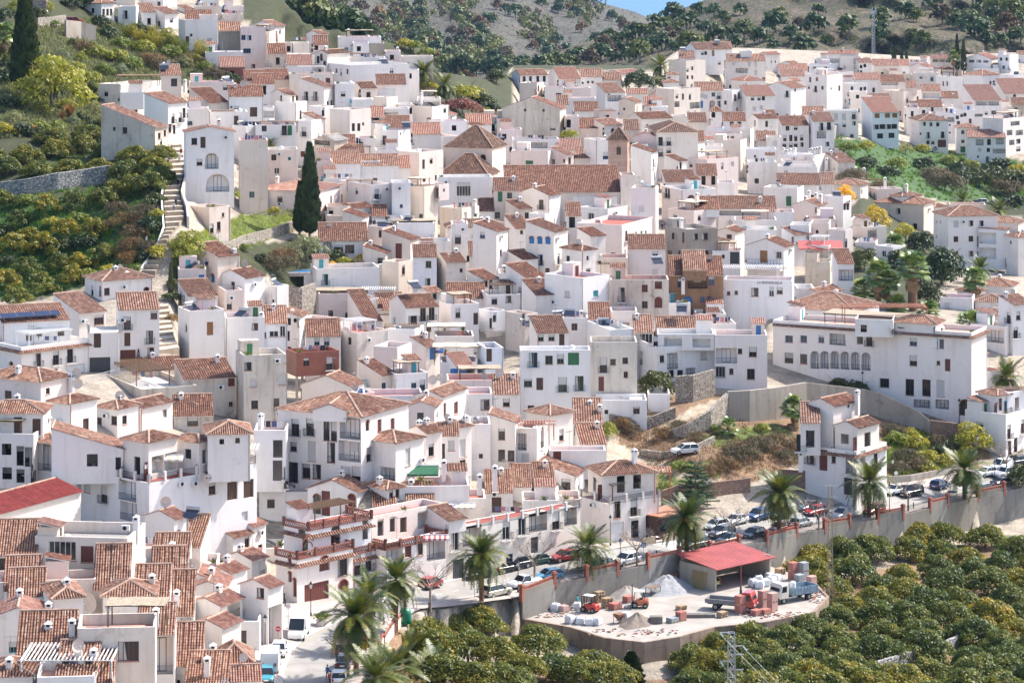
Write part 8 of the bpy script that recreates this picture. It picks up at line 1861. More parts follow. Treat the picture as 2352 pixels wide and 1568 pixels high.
o = thing('bottle_container', 'green domed bottle recycling container beside a palm trunk', 'container', G(931, 1436, .3)); mb = MB(); mb.lathe([(.72, 0), (.76, .5), (.76, 1.25), (.66, 1.6), (.42, 1.85), (.12, 1.95)], 20); mb.build('body', plain('green_plastic', (.0, .17, .09), .4), o, True); mb = MB(); mb.lathe([(.14, 1.93), (.14, 2.02), (.05, 2.04)], 10); mb.build('lifting_ring', STEEL, o); mb = MB(); mb.box(-.62, -.72, .35, -.32, -.6, .95); mb.build('sticker', plain('yellow_label', (.7, .65, .3), .6), o)
o = thing('recycling_bin', 'yellow recycling container behind the largest palm', 'container', G(828, 1495, .3)); mb = MB(); loft(mb, [ring(-.8, .55, 0, 1.3), ring(-.7, .6, 0, 1.5), ring(.7, .6, 0, 1.5), ring(.8, .55, 0, 1.3)]); mb.build('body', plain('yellow_plastic', (.65, .45, .02), .45), o); mb = MB(); mb.box(-.7, -.62, 1.0, .7, -.58, 1.25); mb.build('flap', BLACK, o)
o = thing('planter', 'octagonal concrete planter with a bushy shrub near the white van', 'planter', G(739, 1442, .3)); mb = MB(); mb.lathe([(.62, 0), (.72, .8), (.6, .8), (.58, .7)], 8); mb.build('tub', PINK, o); link('foliage', KINDS['green_shrub'][0][0], o, (0, 0, .6), 0, .75)
for x, y in [(653, 1384), (655, 1398), (1487, 1288), (1508, 1284), (985, 1405), (882, 1440), (2098, 1172)]: o = thing('bollard', None, 'bollard', G(x, y, .3)); mb = MB(); mb.lathe([(.08, 0), (.07, .8), (.1, .82), (.1, .9), (.04, .96)], 8); mb.build('post', IRON, o); POTS.append(o)
def lattice(name, lab, p, h, w0, w1, n, mat, r=.04):
 o = thing(name, lab, 'mast', p); mb = MB()
 def c(z): w_ = w0 + (w1 - w0) * z / h; return [Vector((sx * w_, sy * w_, z)) for sx, sy in ((-1, -1), (1, -1), (1, 1), (-1, 1))]
 for k in range(4): mb.bar(c(0)[k], c(h)[k], r * 1.4)
 mb.build('legs', mat, o); mb = MB()
 for i in range(n):
  a, b = c(h * i / n), c(h * (i + 1) / n)
  for k in range(4): mb.bar(a[k], b[(k + 1) % 4], r * .7, 0, 3); mb.bar(b[k], b[(k + 1) % 4], r * .7, 0, 3)
 mb.build('bracing', mat, o); return o
GALV = plain('galvanised_lattice', (.42, .43, .43), .5, .3)
p = near_at(2006, 142); o = lattice('radio_mast', 'tall lattice telephone mast rising behind the far right houses', p, (142 - 30) * p.y / F, .75, .6, 16, GALV, .11); mb = MB(); hm = (142 - 30) * p.y / F
for dx, dz in ((-1.2, 0), (1.2, .2), (0, -.5), (-.6, 1.0), (.9, 1.2)): mb.box(dx - .22, -.5, hm - 1 + dz, dx + .22, -.3, hm + 1.6 + dz)
mb.build('antenna_panel', PLASTIC, o)
p = GL(1907, 1418); o = lattice('lattice_mast', 'slender rusty lattice power mast standing between yard and orchard', p, (1418 - 1120) * p.y / F, .38, .22, 20, plain('rusty_lattice', (.36, .30, .22), .7, .2), .035); h9 = (1418 - 1120) * p.y / F; MASTTOP = p + Vector((0, 0, h9)); mb = MB()
for z in (h9 - .1, h9 - 1.6, h9 - 3.2): mb.box(-.9, -.06, z, .9, .06, z + .12)
mb.build('cross_arm', GALV, o)
p = GL(1680, 1640); p.y -= 40; p.z = CAMZ - (1640 - YH) / F * p.y; p.x = (1680 - CX) / F * p.y; h8 = (1640 - 1452) * p.y / F; o = lattice('power_pylon', 'grey lattice power pylon with cross arms in front of the orchard', p, h8, .42, .34, 9, GALV, .04); mb = MB()
for z, sx in ((h8, -1), (h8 - 1.4, 1), (h8 - 2.3, 1), (h8 - 3.0, -1), (h8 - 3.9, 1)): mb.bar((-.3 * sx, -.3, z), (1.25 * sx, 0, z + .02), .04); mb.bar((-.3 * sx, .3, z), (1.25 * sx, 0, z + .02), .04)
mb.build('cross_arm', GALV, o); mb = MB(); INS = plain('glass_insulator', (.35, .5, .48), .2)
for z, sx in ((h8, -1), (h8 - 1.4, 1), (h8 - 3.0, -1)): mb.bar((1.2 * sx, 0, z), (1.2 * sx + .3, -.5, z - .35), .07, 0, 6)
mb.build('insulator', INS, o); PYTOP = p + Vector((0, 0, h8))
o = thing('power_cable', 'thin sagging power cables crossing the orchard corner', 'cable', (0, 0, 0))
for z, sx in ((0, -1), (-1.4, 1), (-3.0, -1)):
 mb = MB(); a = PYTOP + Vector((1.2 * sx + .3, -.5, z - .35)); b = a + Vector((26, -38, -13)); pts = [a.lerp(b, i / 14) - Vector((0, 0, 2.2 * math.sin(math.pi * i / 14))) for i in range(15)]
 for u, v in zip(pts, pts[1:]): mb.bar(u, v, .022, 0, 4)
 mb.build('wire', STEEL, o)
# ------------------------------------------------------------------ builders yard
A_ = YP(1643, 1358); th = R(46) - math.atan((1643 - CX) / F); shed = thing('storage_shed', 'open concrete storage shed with red sheet roof in the builders yard', 'shed', A_, th); W_, D_, H_ = 11.0, 6.8, 3.05
BLOCK = wall_mat('block_wall', (.47, .42, .34), (.34, .29, .23), .5)
mb = MB(); mb.box(0, 0, 0, .22, D_, H_); mb.box(.22, D_ - .22, 0, W_, D_, H_ + .6); mb.box(W_ - .22, 0, 0, W_, D_ - .22, H_ + .3); mb.build('wall', BLOCK, shed)
for k in range(16):
 x0, x1 = -.45 + (W_ + .9) * k / 16, -.45 + (W_ + .9) * (k + 1) / 16; mb = MB(); y0, y1 = -.8, D_ + .5; z0, z1 = H_ + .05, H_ + .95
 mb.add([(x0, y0, z0), ((x0 + x1) / 2, y0, z0 + .07), (x1, y0, z0), (x0, y1, z1), ((x0 + x1) / 2, y1, z1 + .07), (x1, y1, z1)], [(0, 1, 4, 3), (1, 2, 5, 4)]); mb.add([(x0, y0, z0 - .05), (x1, y0, z0 - .05), (x1, y1, z1 - .05), (x0, y1, z1 - .05)], [(3, 2, 1, 0)]); mb.add([(x0, y0, z0 - .05), (x1, y0, z0 - .05), (x1, y0, z0), (x0, y0, z0)], [(0, 1, 2, 3)]); mb.build('roof_sheet', plain('red_sheet', (.33, .065, .06), .6, 0, .18, .5), shed)
mb = MB(); mb.bar((W_ * .45, -.1, 0), (W_ * .45, -.1, H_), .09, 0, 8); mb.build('pillar', LATT, shed)
Ms = Matrix.Translation(A_) @ Matrix.Rotation(th, 4, 'Z')
PWOOD = PALEWOOD
def pallet(root, z=0.0, w_=1.2, d=1.0):
 mb = MB()
 for k in range(6): y = -d / 2 + d * (k + .5) / 6; mb.box(-w_ / 2, y - .06, z + .11, w_ / 2, y + .06, z + .14)
 for x in (-w_ / 2 + .06, 0, w_ / 2 - .06): mb.box(x - .06, -d / 2, z, x + .06, d / 2, z + .11)
 return mb.build('pallet', PWOOD, root)
BRK = brick_mat('pallet_brick', (.46, .17, .13), (.40, .13, .10), (.55, .35, .3), 3.0); GBL = brick_mat('grey_block', (.36, .38, .39), (.31, .33, .34), (.2, .2, .2), 2.0); PBL = brick_mat('pale_brick', (.55, .33, .27), (.5, .28, .23), (.62, .48, .42), 3.0); FILM = plain('shrink_film', (.62, .42, .38), .25)
def stack(x, y, mat, n, lab, ang=0, w_=1.15, d=1.0, h=1.05, base=YP, cat='brick stack'):
 o = thing('brick_pallet', lab, cat, base(x, y), th + R(ang), 'pallets of bricks in the builders yard'); z = 0
 for i in range(n): pallet(o, z, w_, d); mb = MB(); e = rnd.uniform(0, .02); mb.box(-w_ / 2 + e, -d / 2 + e, z + .142, w_ / 2 - e, d / 2 - e, z + .142 + h); b = mb.build('brick_block', mat, o); z += .145 + h
 return o
def pallets(x, y, n, lab, ang=0):
 o = thing('pallet_stack', lab, 'pallet stack', YP(x, y), th + R(ang), 'stacks of empty pallets')
 for i in range(n): p_ = pallet(o, i * .145); p_.rotation_euler = (0, 0, rnd.uniform(-.12, .12)); p_.location = (rnd.uniform(-.05, .05), rnd.uniform(-.05, .05), 0)
 return o
stack(1277, 1384, BRK, 2, 'two-high shrink-wrapped brick pallet beside the road wall, furthest left'); stack(1343, 1372, BRK, 2, 'two-high brick pallet next to the stacked pallets by the road wall'); stack(1564, 1424, BRK, 1, 'single red brick pallet topped with empty pallets near the yard front'); stack(1700, 1408, BRK, 2, 'two-high red brick pallet in front of the red lorry cab'); stack(1753, 1396, PBL, 2, 'pale two-high brick pallet left of the white lorry', 0); stack(1774, 1402, PBL, 2, 'pale two-high brick pallet touching the white lorry'); stack(1822, 1330, BRK, 2, 'red brick stack behind the white lorry bed'); stack(1846, 1330, GBL, 2, 'grey concrete block stack, tallest behind the white lorry'); stack(1836, 1338, GBL, 1, 'low grey block stack behind the white lorry'); stack(1864, 1342, PBL, 1, 'brick pallet at the right end behind the lorry bed'); stack(1545, 1428, GBL, 1, 'low grey block pallet beside the red bricks', 0, 1.4, 1.1, .5); stack(1737, 1412, BRK, 1, 'low wrapped brick pallet right of the two-high one', 0, 1.3, 1.1, .6); stack(1757, 1410, BRK, 1, 'low wrapped brick pallet under the pale stacks', 0, 1.3, 1.1, .6); stack(1413, 1398, BRK, 1, 'wide low red brick pallet left of the forklift', 0, 1.5, 1.2, .7); stack(1443, 1382, BRK, 1, 'red brick pallet behind the forklift mast', 0, 1.2, 1, .7); stack(1295, 1404, FILM, 1, 'pink wrapped pallet among the rubble at the left', 0, 1, 1, .7)
pallets(1366, 1366, 8, 'tall pallet stack beside the road wall'); pallets(1376, 1382, 10, 'tallest pallet stack behind the red forklift'); pallets(1394, 1394, 9, 'pallet stack next to the low brick pallet'); pallets(1517, 1364, 2, 'two pallets lying alone on the gravel'); pallets(1659, 1416, 5, 'pallet stack in front of the red lorry'); pallets(1565, 1399, 4, 'short pallet pile standing behind the red bricks'); pallets(1792, 1318, 6, 'pallets behind the shed on the right')
o = thing('bag', None, 'bag'); bpy.data.objects.remove(o)
bgm = MB(); loft(bgm, [[(x * w_ - (0), y * w_, z) for x, y in ((-.9, -1), (.9, -1), (1, -.9), (1, .9), (.9, 1), (-.9, 1), (-1, .9), (-1, -.9))] for w_, z in ((.42, 0), (.5, .12), (.52, .5), (.48, .8), (.36, .92), (.1, .96))]); bgm.bar((-.4, -.4, .8), (-.25, -.25, 1.12), .03, 0, 4); bgm.bar((.4, .4, .8), (.25, .25, 1.1), .03, 0, 4); bgm.bar((-.4, .4, .8), (-.2, .3, 1.1), .03, 0, 4); BAG = bgm.mesh('bulk_bag', [plain('woven_bag', (.72, .72, .74), .8, 0, .1, 3)])
for i, (x, y) in enumerate([(1310, 1430), (1332, 1432), (1353, 1434), (1372, 1434), (1437, 1422), (1276, 1402), (1325, 1398)]): link('bulk_bag', BAG, None, YP(x, y), rnd.uniform(0, 3), rnd.uniform(.95, 1.1)); tag(bpy.context.scene.objects[-1] if False else COL.objects[-1], ['leftmost of four white bulk bags along the yard front', 'second of four white bulk bags along the yard front', 'third of four white bulk bags along the yard front', 'rightmost of four white bulk bags along the yard front', 'white bulk bag beside the brown sand heap', 'half-empty white bag beside the wrapped pallet', 'white bag behind the red forklift'][i], 'bag', 'bulk bags')
for i, (x, y) in enumerate([(1730, 1346), (1745, 1350), (1757, 1345), (1772, 1340), (1742, 1338), (1785, 1335), (1768, 1332)]): link('bulk_bag', BAG, None, YP(x, y), rnd.uniform(0, 3), 1.1); tag(COL.objects[-1], 'white bulk bag in the cluster before the open shed', 'bag', 'bulk bags before the shed')
def heap(x, y, rx, ry, h, col, lab, seed):
 q = np.random.RandomState(seed); n = 30; m = 12; vs = [(0, 0, h)]; fs = []
 for j in range(1, m + 1):
  for i in range(n): a = 2 * math.pi * i / n; t = j / m; r = t * (1 + .12 * math.sin(3 * a + seed) + .08 * math.sin(7 * a)); vs.append((rx * r * math.cos(a), ry * r * math.sin(a), h * (1 - t) ** 1.15 * (1 + .12 * math.sin(5 * a + 4 * t)) + q.uniform(-.04, .04) * h - .03))
 for i in range(n): fs.append((0, 1 + i, 1 + (i + 1) % n))
 for j in range(m - 1):
  for i in range(n): fs.append((1 + j * n + i, 1 + (j + 1) * n + i, 1 + (j + 1) * n + (i + 1) % n, 1 + j * n + (i + 1) % n))
 mb = MB(); mb.add(vs, fs); o = mb.build('gravel_heap', plain('heap_%d' % seed, col, .95, 0, .2, 2), None, True, YP(x, y), th); return tag(o, lab, 'heap')
heap(1530, 1352, 5.6, 3.6, 1.9, (.30, .30, .31), 'large grey gravel heap against the road wall', 1); heap(1440, 1368, 4.0, 2.8, 1.4, (.30, .27, .24), 'smaller pale sand heap behind the pallets', 2); heap(1462, 1432, 3.2, 2.2, 1.5, (.20, .16, .13), 'dark brown soil heap at the yard front edge', 3)
RUB = MB(); q = random.Random(9)
for i in range(420):
 x, y = q.choice([(q.uniform(1290, 1345), q.uniform(1385, 1402)), (q.uniform(1350, 1560), q.uniform(1444, 1462)), (q.uniform(1200, 1330), q.uniform(1402, 1418)), (q.uniform(1700, 1860), q.uniform(1405, 1420)), (q.uniform(1860, 1895), q.uniform(1350, 1385))]); p = YP(x, y); s = q.uniform(.06, .2); RUB.box(p.x - s, p.y - s * .7, p.z, p.x + s, p.y + s * .6, p.z + s * q.uniform(.4, 1.4), q.randrange(3))
tag(RUB.build('rubble', [BRK, plain('rubble_grey', (.5, .48, .45), .9), PWOOD]), 'loose broken bricks and rubble littering the edge of the yard', None, None, 'stuff')
for i, (x, y, c, l) in enumerate([(1198, 1406, (.02, .06, .25), 'blue steel drum lying at the left end of the yard'), (1218, 1406, (.30, .16, .08), 'rusty steel drum next to the blue one')]): o = thing('oil_drum', l, 'drum', YP(x, y, .3), R(20)); mb = MB(); mb.bar((-.45, 0, 0), (.45, 0, 0), .3, 0, 14); mb.build('body', plain('drum_%d' % i, c, .5), o); mb = MB(); mb.bar((-.16, 0, 0), (-.12, 0, 0), .32, 0, 14); mb.bar((.12, 0, 0), (.16, 0, 0), .32, 0, 14); mb.build('hoop', plain('drum_%d' % i, c, .5), o)
for x, y, n, l in [(1507, 1430, 6, 'stack of grey concrete beams left of the block pallet'), (1602, 1416, 3, 'long grey concrete beams lying along the yard front')]:
 o = thing('beam_stack', l, 'beams', YP(x, y), th + R(-40)); L = 1.6 if n == 6 else 4.6
 for k in range(n):
  for j in range(4): mb = MB(); mb.box(-L / 2, -.55 + .28 * j, .16 * k, L / 2, -.55 + .28 * j + .22, .16 * k + .12); mb.build('beam', CONCW, o)
o = thing('steel_mesh', 'rusty yellow reinforcing mesh leaning on the shed wall', 'mesh panel', Ms @ Vector((-.35, 1.4, 0)), th); mb = MB()
for k in range(15): mb.bar((-.35 + .0, k * .2, 0), (.28, k * .2, 2.3), .02); mb.bar((-.35 + .63 * k / 14, 0, 2.3 * k / 14), (-.35 + .63 * k / 14, 2.8, 2.3 * k / 14), .02)
mb.build('bars', plain('rust_yellow', (.42, .27, .06), .8), o)
o = thing('work_table', 'rusty steel frame table standing on the gravel', 'table', YP(1500, 1366), th); mb = MB()
for x in (-.9, .9):
 for y in (-.5, .5): mb.bar((x, y, 0), (x, y, 1.1), .05)
mb.build('legs', IRON, o); mb = MB(); mb.box(-1, -.6, 1.1, 1, .6, 1.16); mb.build('top', plain('rusty_plate', (.2, .13, .09), .8), o)
for x, y, l in [(1236, 1404, 'rusty hopper at the left end of the yard'), (1422, 1430, 'rusty funnel hopper at the yard front')]: o = thing('hopper', l, 'hopper', YP(x, y), th); mb = MB(); loft(mb, [[(-.15, -.15, .4), (.15, -.15, .4), (.15, .15, .4), (-.15, .15, .4)], [(-.55, -.55, 1.0), (.55, -.55, 1.0), (.55, .55, 1.0), (-.55, .55, 1.0)], [(-.55, -.55, 1.25), (.55, -.55, 1.25), (.55, .55, 1.25), (-.55, .55, 1.25)]]); mb.build('funnel', plain('rust_brown', (.24, .12, .07), .8, 0, .3), o); mb = MB(); [mb.bar((x_, y_, 0), (x_, y_, 1), .04) for x_ in (-.5, .5) for y_ in (-.5, .5)]; mb.build('legs', plain('rust_brown', (.24, .12, .07), .8), o)
car_at('hatch', 'yellow', Ms @ Vector((1.4, 3.2, 0)), th + R(100), 'old yellow car parked inside the open shed')
def wheel(root, x, y, r, wd=.25):
 k = ('bw', r)
 if k not in CACHE: a = MB(); a.lathe([(r * .6, -wd / 2), (r, -wd / 2 + .03), (r, wd / 2 - .03), (r * .6, wd / 2)], 16); a.v = [(p[0], p[2], p[1]) for p in a.v]; a.f = [tuple(reversed(f)) for f in a.f]; b = MB(); b.lathe([(r * .55, -wd / 2 - .01), (r * .5, wd / 2 + .01)], 10); b.v = [(p[0], p[2], p[1]) for p in b.v]; CACHE[k] = (a.mesh('wheel', [BLACK]), b.mesh('rim', [STEEL]))
 w_ = link('wheel', CACHE[k][0], root, (x, y, r)); link('rim', CACHE[k][1], w_)
def lorry(p, ang, lab, cabc, bed, crane):
 o = thing('lorry', lab, 'lorry', p, ang); cp = car_paint('lorry_' + cabc[0], cabc[1]); mb = MB(); loft(mb, [ring(1.75, 1.1, .75, 2.55), ring(1.9, 1.15, .7, 2.68), ring(2.9, 1.15, .7, 2.66), ring(3.22, 1.1, .7, 1.75), ring(3.35, 1.08, .7, 1.5)]); mb.build('cab', cp, o)
 mb = MB(); mb.add([(3.245, -.95, 1.72), (3.245, .95, 1.72), (2.945, .95, 2.5), (2.945, -.95, 2.5)], [(0, 1, 2, 3)]); mb.build('windscreen', CGL, o)
 for sg in (-1, 1): mb = MB(); mb.add([(2.1, sg * 1.156, 1.6), (2.95, sg * 1.156, 1.6), (2.8, sg * 1.156, 2.35), (2.1, sg * 1.156, 2.35)], [(0, 1, 2, 3) if sg < 0 else (3, 2, 1, 0)]); mb.build('side_window', CGL, o)
 mb = MB(); mb.box(-3.2, -.4, .65, 3.2, .4, .9); mb.build('chassis', IRON, o); mb = MB(); mb.box(3.3, -1.1, .45, 3.45, 1.1, .85); mb.build('bumper', IRON, o)
 for sg in (-1, 1): mb = MB(); mb.box(3.36, sg * .75 - .15, .95, 3.42, sg * .75 + .15, 1.15); mb.build('headlight', LAMP, o); wheel(o, 2.5, sg * .95, .46); wheel(o, -1.9, sg * .95, .46); wheel(o, -1.9, sg * .68, .46) if sg > 0 else None
 mb = MB(); mb.box(-3.3, -1.18, .95, 1.1, 1.18, 1.05); hh = 1.95 if not crane else 1.5
 for a in ((-3.3, -1.18, 1.1, -1.12), (-3.3, 1.12, 1.1, 1.18), (-3.3, -1.12, -3.24, 1.12), (1.04, -1.12, 1.1, 1.12)): mb.box(a[0], a[1], 1.05, a[2], a[3], hh)
 mb.build('load_bed', bed, o); mb = MB(); [mb.box(-3.3 + .55 * k, s_ * 1.2 - .03, 1.0, -3.22 + .55 * k, s_ * 1.2 + .03, hh) for k in range(8) for s_ in (-1, 1)]; mb.build('bed_rib', bed, o)
 if crane: mb = MB(); mb.box(1.2, -.3, .9, 1.6, .3, 2.2); mb.bar((1.4, 0, 2.2), (1.0, .9, 3.2), .14); mb.bar((1.0, .9, 3.2), (1.3, -.6, 1.7), .1); mb.build('loader_crane', IRON, o)
 else: mb = MB(); mb.lathe([(.4, 1.05), (.42, 2.6), (.2, 2.75)], 14, 0, (.5, .5, 0)); mb.build('tank', PLASTIC, o)
lorry(YP(1680, 1400), th - R(62), 'red flatbed lorry with black loader crane facing right', ('red', (.40, .03, .02)), plain('grey_bed', (.26, .25, .24), .7, 0, .2), True)
lorry(YP(1822, 1378), R(215), 'old white and beige tipper lorry with blue-grey bed', ('white', (.68, .64, .56)), plain('bluegrey_bed', (.22, .30, .36), .6, 0, .3, 2), False)
def forklift(p, ang, lab, col, mast, rough):
 o = thing('forklift', lab, 'forklift', p, ang); cm = car_paint('fork_' + col[0], col[1]); mb = MB(); loft(mb, [ring(-1.3, .5, .35, 1.0), ring(-1.15, .6, .3, 1.15), ring(.3, .6, .3, 1.1), ring(.7, .5, .3, .8)]); mb.build('body', cm, o)
 mb = MB(); [mb.bar((x, y, 1.0), (x * .85, y * .9, 2.15), .04) for x in (-.7, .65) for y in (-.5, .5)]; mb.build('cage', IRON, o); mb = MB(); mb.box(-.7, -.55, 2.15, .65, .55, 2.22); mb.build('canopy', PLASTIC, o)
 mb = MB(); mb.box(-.5, -.28, 1.1, -.05, .28, 1.25); mb.box(-.5, -.28, 1.25, -.38, .28, 1.65); mb.build('seat', BLACK, o); mb = MB(); [mb.bar((.95, y, .1), (.9, y, mast), .06) for y in (-.4, .4)]; [mb.box(.86, -.4, z, .98, .4, z + .08) for z in (.3, mast * .5, mast - .1)]; mb.build('mast', IRON, o)
 mb = MB(); [mb.box(1.0, y - .06, .12, 2.0, y + .06, .17) for y in (-.3, .3)] if rough else (mb.box(1.0, -.8, .1, 1.1, .8, .7), mb.box(1.0, -.8, .1, 1.9, .8, .16)); mb.build('forks' if rough else 'bucket', STEEL, o)
 for x, r in ((-.85, .36), (.55, .42)):
  for sg in (-1, 1): wheel(o, x, sg * .62, r)
forklift(YP(1353, 1404), R(150), 'red rough-terrain forklift among the pallets', ('red', (.50, .03, .02)), 2.0, True); forklift(YP(1468, 1394), R(175), 'orange and white forklift with a shovel bucket and tall mast', ('orange', (.48, .12, .05)), 3.0, False)
# ------------------------------------------------------------------ people
SKIN = plain('skin', (.45, .27, .19), .6); HAIR = plain('hair_dark', (.03, .02, .015), .7)
def person(p, ang, lab, top, legs, sk=SKIN, hair=HAIR, stride=.28, h=1.72, arms=.1):
 o = thing('person', lab, 'person', p, ang); b = link('body', PBODY[0 if stride > .22 else 1], o, None, 0, h / 1.78)
 for i, m in enumerate((sk, top, legs, BLACK)): b.material_slots[i].link = 'OBJECT'; b.material_slots[i].material = m
 mb = MB(); mb.lathe([(.06, -.02), (.1, .02), (.105, .08), (.07, .15), (.02, .17)], 10); mb.build('hair', hair, b, True, (0, -.005, 1.62)); return o
def cl(n, c): return plain('clothing_' + n, c, .9)
NAVY, BLK, WHT, REDC, GREY, JEAN, TEALC = cl('navy', (.02, .025, .05)), cl('black', (.015, .015, .017)), cl('white', (.6, .6, .58)), cl('red', (.4, .03, .03)), cl('grey', (.15, .15, .16)), cl('denim', (.06, .10, .18)), cl('teal', (.02, .25, .32))
person(G(401, 420, .5), 3.1, 'person in black jacket and trousers climbing the stepped lane', BLK, BLK); person(G(409, 436, .5), 3.0, 'person with light hair in black climbing below the first walker', BLK, NAVY, hair=cl('blond', (.45, .3, .12))); person(G(404, 482, .5), 3.1, 'person in dark clothes beside the blue doorway on the lane', NAVY, BLK); person(G(399, 492, .5), 3.2, 'person in white top and jeans with a bag on the lane', WHT, JEAN)
person(G(416, 362, .3), 0, 'person in red top at the head of the stepped lane', REDC, BLK); person(G(412, 378, .3), 0, 'person in white at the head of the stepped lane', WHT, GREY)
person(G(1878, 1207, .36), 2.0, 'man in navy clothes standing by the roadside railing', NAVY, NAVY, stride=.12); person(G(1893, 1205, .36), 1.6, 'man in pale shirt and beige trousers beside the man in navy', cl('check', (.5, .38, .36)), cl('beige', (.45, .36, .27)), stride=.15)
person(G(752, 1566, .3), 2.6, 'person in blue shirt standing on the street at the bottom', cl('blue', (.05, .12, .35)), GREY, stride=.1); person(G(758, 1580, .3), 1.2, 'person in red top on the street at the bottom', REDC, BLK, stride=.1)
person(G(1521, 532, .2), 3.1, 'person in black walking in the narrow street', BLK, BLK); person(G(1527, 526, .2), 3.0, 'person in grey shirt walking in the narrow street', GREY, NAVY); person(G(1514, 438, .2), 0, 'person with a rucksack at the top of the narrow street', cl('brown', (.2, .13, .1)), BLK)
person(YP(1326, 1394), 1.0, 'worker in turquoise shirt behind the red forklift', TEALC, NAVY, stride=.2)

# ------------------------------------------------------------------ lettering on the bar and the restaurant
def face_pt(ref, face, px, py):
 h = HREF[ref]; k = (px - CX) / F; X, D, t = h['X'], h['D'], h['t']
 if face == 'B': u = (k * D - X) / (math.cos(t) - k * math.sin(t)); dep = D + u * math.sin(t); return Vector((u, 0, CAMZ - (py - YH) / F * dep - h['zB']))
 y = (X - k * D) / (math.sin(t) + k * math.cos(t)); dep = D + y * math.cos(t); return Vector((0, y, CAMZ - (py - YH) / F * dep - h['zB']))
f31 = sec(3, 1); a, b = face_pt('bar', 'A', *f31(-180, 885)), face_pt('bar', 'A', *f31(140, 885)); r_ = HREF['bar']['root']; c = face_pt('bar', 'A', *f31(60, 884))
mb = MB(); mb.box(-1.6, min(a.y, b.y), c.z - .55, -.003, max(a.y, b.y), c.z + .5); mb.build('balcony', WHITE, r_)
text(r_, 'BARRESTAURANTE', .78, (-1.63, c.y, c.z), IRON, -math.pi / 2)
mb = MB(); rails(mb, [(-1.5, min(a.y, b.y) + .1, c.z + .5), (-1.5, max(a.y, b.y) - .1, c.z + .5)], 1.0, .6, 0, .03); mb.build('railing', IRON, r_)
r_ = HREF['bodega']['root']; c = face_pt('bodega', 'A', *f31(15, 1030)); text(r_, 'LA BODEGUILLA', .62, (-.04, c.y, c.z), WCOL['K'], -math.pi / 2)
# restaurant with brown awning front beside the corner house
g0 = G(1520, 1246, .36); ra = road_ang(1520, 1246); o = thing('restaurant_front', 'brown wooden restaurant front with white lettering right of the corner house', 'restaurant', g0, ra); mb = MB(); mb.box(0, .5, 0, 7, 4, 3.2); mb.build('wall', plain('brown_front', (.09, .045, .035), .7), o); mb = MB(); mb.box(-.2, -.3, 3.2, 7.2, 4.2, 3.35); mb.build('roof', TERRA, o); mb = MB(); mb.box(0, .1, 2.3, 7, .45, 3.1); mb.build('fascia', plain('brown_fascia', (.07, .035, .03), .7), o); text(o, 'LA TABERNA', .5, (2.2, .06, 2.7), WCOL['W'])
for k in range(4): mb = MB(); mb.box(.3 + 1.7 * k, .47, .9, 1.7 + 1.7 * k, .495, 2.2); mb.build('window', GLASS, o)
for k, (x, y, l) in enumerate([(1490, 1256, 'first reed screen panel of the pavement terrace from the zebra'), (1536, 1247, 'second reed screen panel of the pavement terrace'), (1583, 1238, 'third reed screen panel of the pavement terrace')]): p = G(x, y, .36); o = thing('reed_screen', l, 'screen', p, road_ang(x, y)); mb = MB(); mb.box(-1.3, -.06, 0, 1.3, .06, 1.05); mb.build('panel', THATCH, o); mb = MB(); [mb.box(x_ - .05, -.08, 0, x_ + .05, .08, 1.1) for x_ in (-1.3, 1.3)]; mb.build('posts', TIMBER, o)
for x, y, l in [(1505, 1250, 'white cafe table behind the first reed screen'), (1550, 1240, 'white cafe table behind the second reed screen'), (1572, 1236, 'white cafe table behind the third reed screen')]: o = thing('cafe_table', l, 'table', G(x, y, .36), .3); mb = MB(); mb.box(-.45, -.45, .72, .45, .45, .76); mb.build('table_top', PLASTIC, o); mb = MB(); mb.lathe([(.25, 0), (.04, .05), (.04, .72)], 8); mb.build('leg', STEEL, o)
# concrete frame under the raised brick room, Spanish flag, canopy, blue pool, solar panels, glass pyramids, roof sheets
f12 = sec(1, 2); o = thing('concrete_frame', 'bare concrete columns and slab carrying the unfinished brick room', 'frame', G(*f12(370, 560)), .4)
for i, (x, y, yt) in enumerate([(275, 480, 300), (375, 520, 320), (425, 470, 320), (600, 420, 310), (900, 360, 290)]):
 px, py = f12(x, y); D0 = F / S(*f12(370, 325)) + 2.0 + (1.5 if x > 380 else 0); p = Pt(px, py, D0); q_ = Pt(*f12(x, yt), D0); mb = MB(); mb.box(-.2, -.2, -4, .2, .2, q_.z - p.z); c = mb.build('column', CONC, o); c.matrix_world = Matrix.Translation(p)
 c.matrix_local = o.matrix_basis.inverted() @ Matrix.Translation(p)
p = Pt(*sec(2, 0)(1680, 1125), F / S(*sec(2, 0)(1680, 1180))); o = thing('flag', 'red and yellow striped flag on a pole above the tiled roofs', 'flag', p); mb = MB(); mb.bar((-.9, 0, -3), (-.9, 0, 1.2), .04); mb.build('pole', STEEL, o)
for z0, z1, c_ in ((.15, .45, 'red'), (.45, 1.0, 'yellow'), (1.0, 1.25, 'red')):
 mb = MB(); n = 8; vs = [(-.85 + 2.0 * i / n, .12 * math.sin(i * 1.1), z - .25 * i / n) for i in range(n + 1) for z in (z0, z1)]; mb.add(vs, [(2 * i, 2 * i + 2, 2 * i + 3, 2 * i + 1) for i in range(n)]); mb.add([(a_, b_ + .02, c2) for a_, b_, c2 in vs], [(2 * i + 1, 2 * i + 3, 2 * i + 2, 2 * i) for i in range(n)]); mb.build('stripe', plain('flag_' + c_, (.5, .02, .02) if c_ == 'red' else (.7, .45, .02), .8), o)
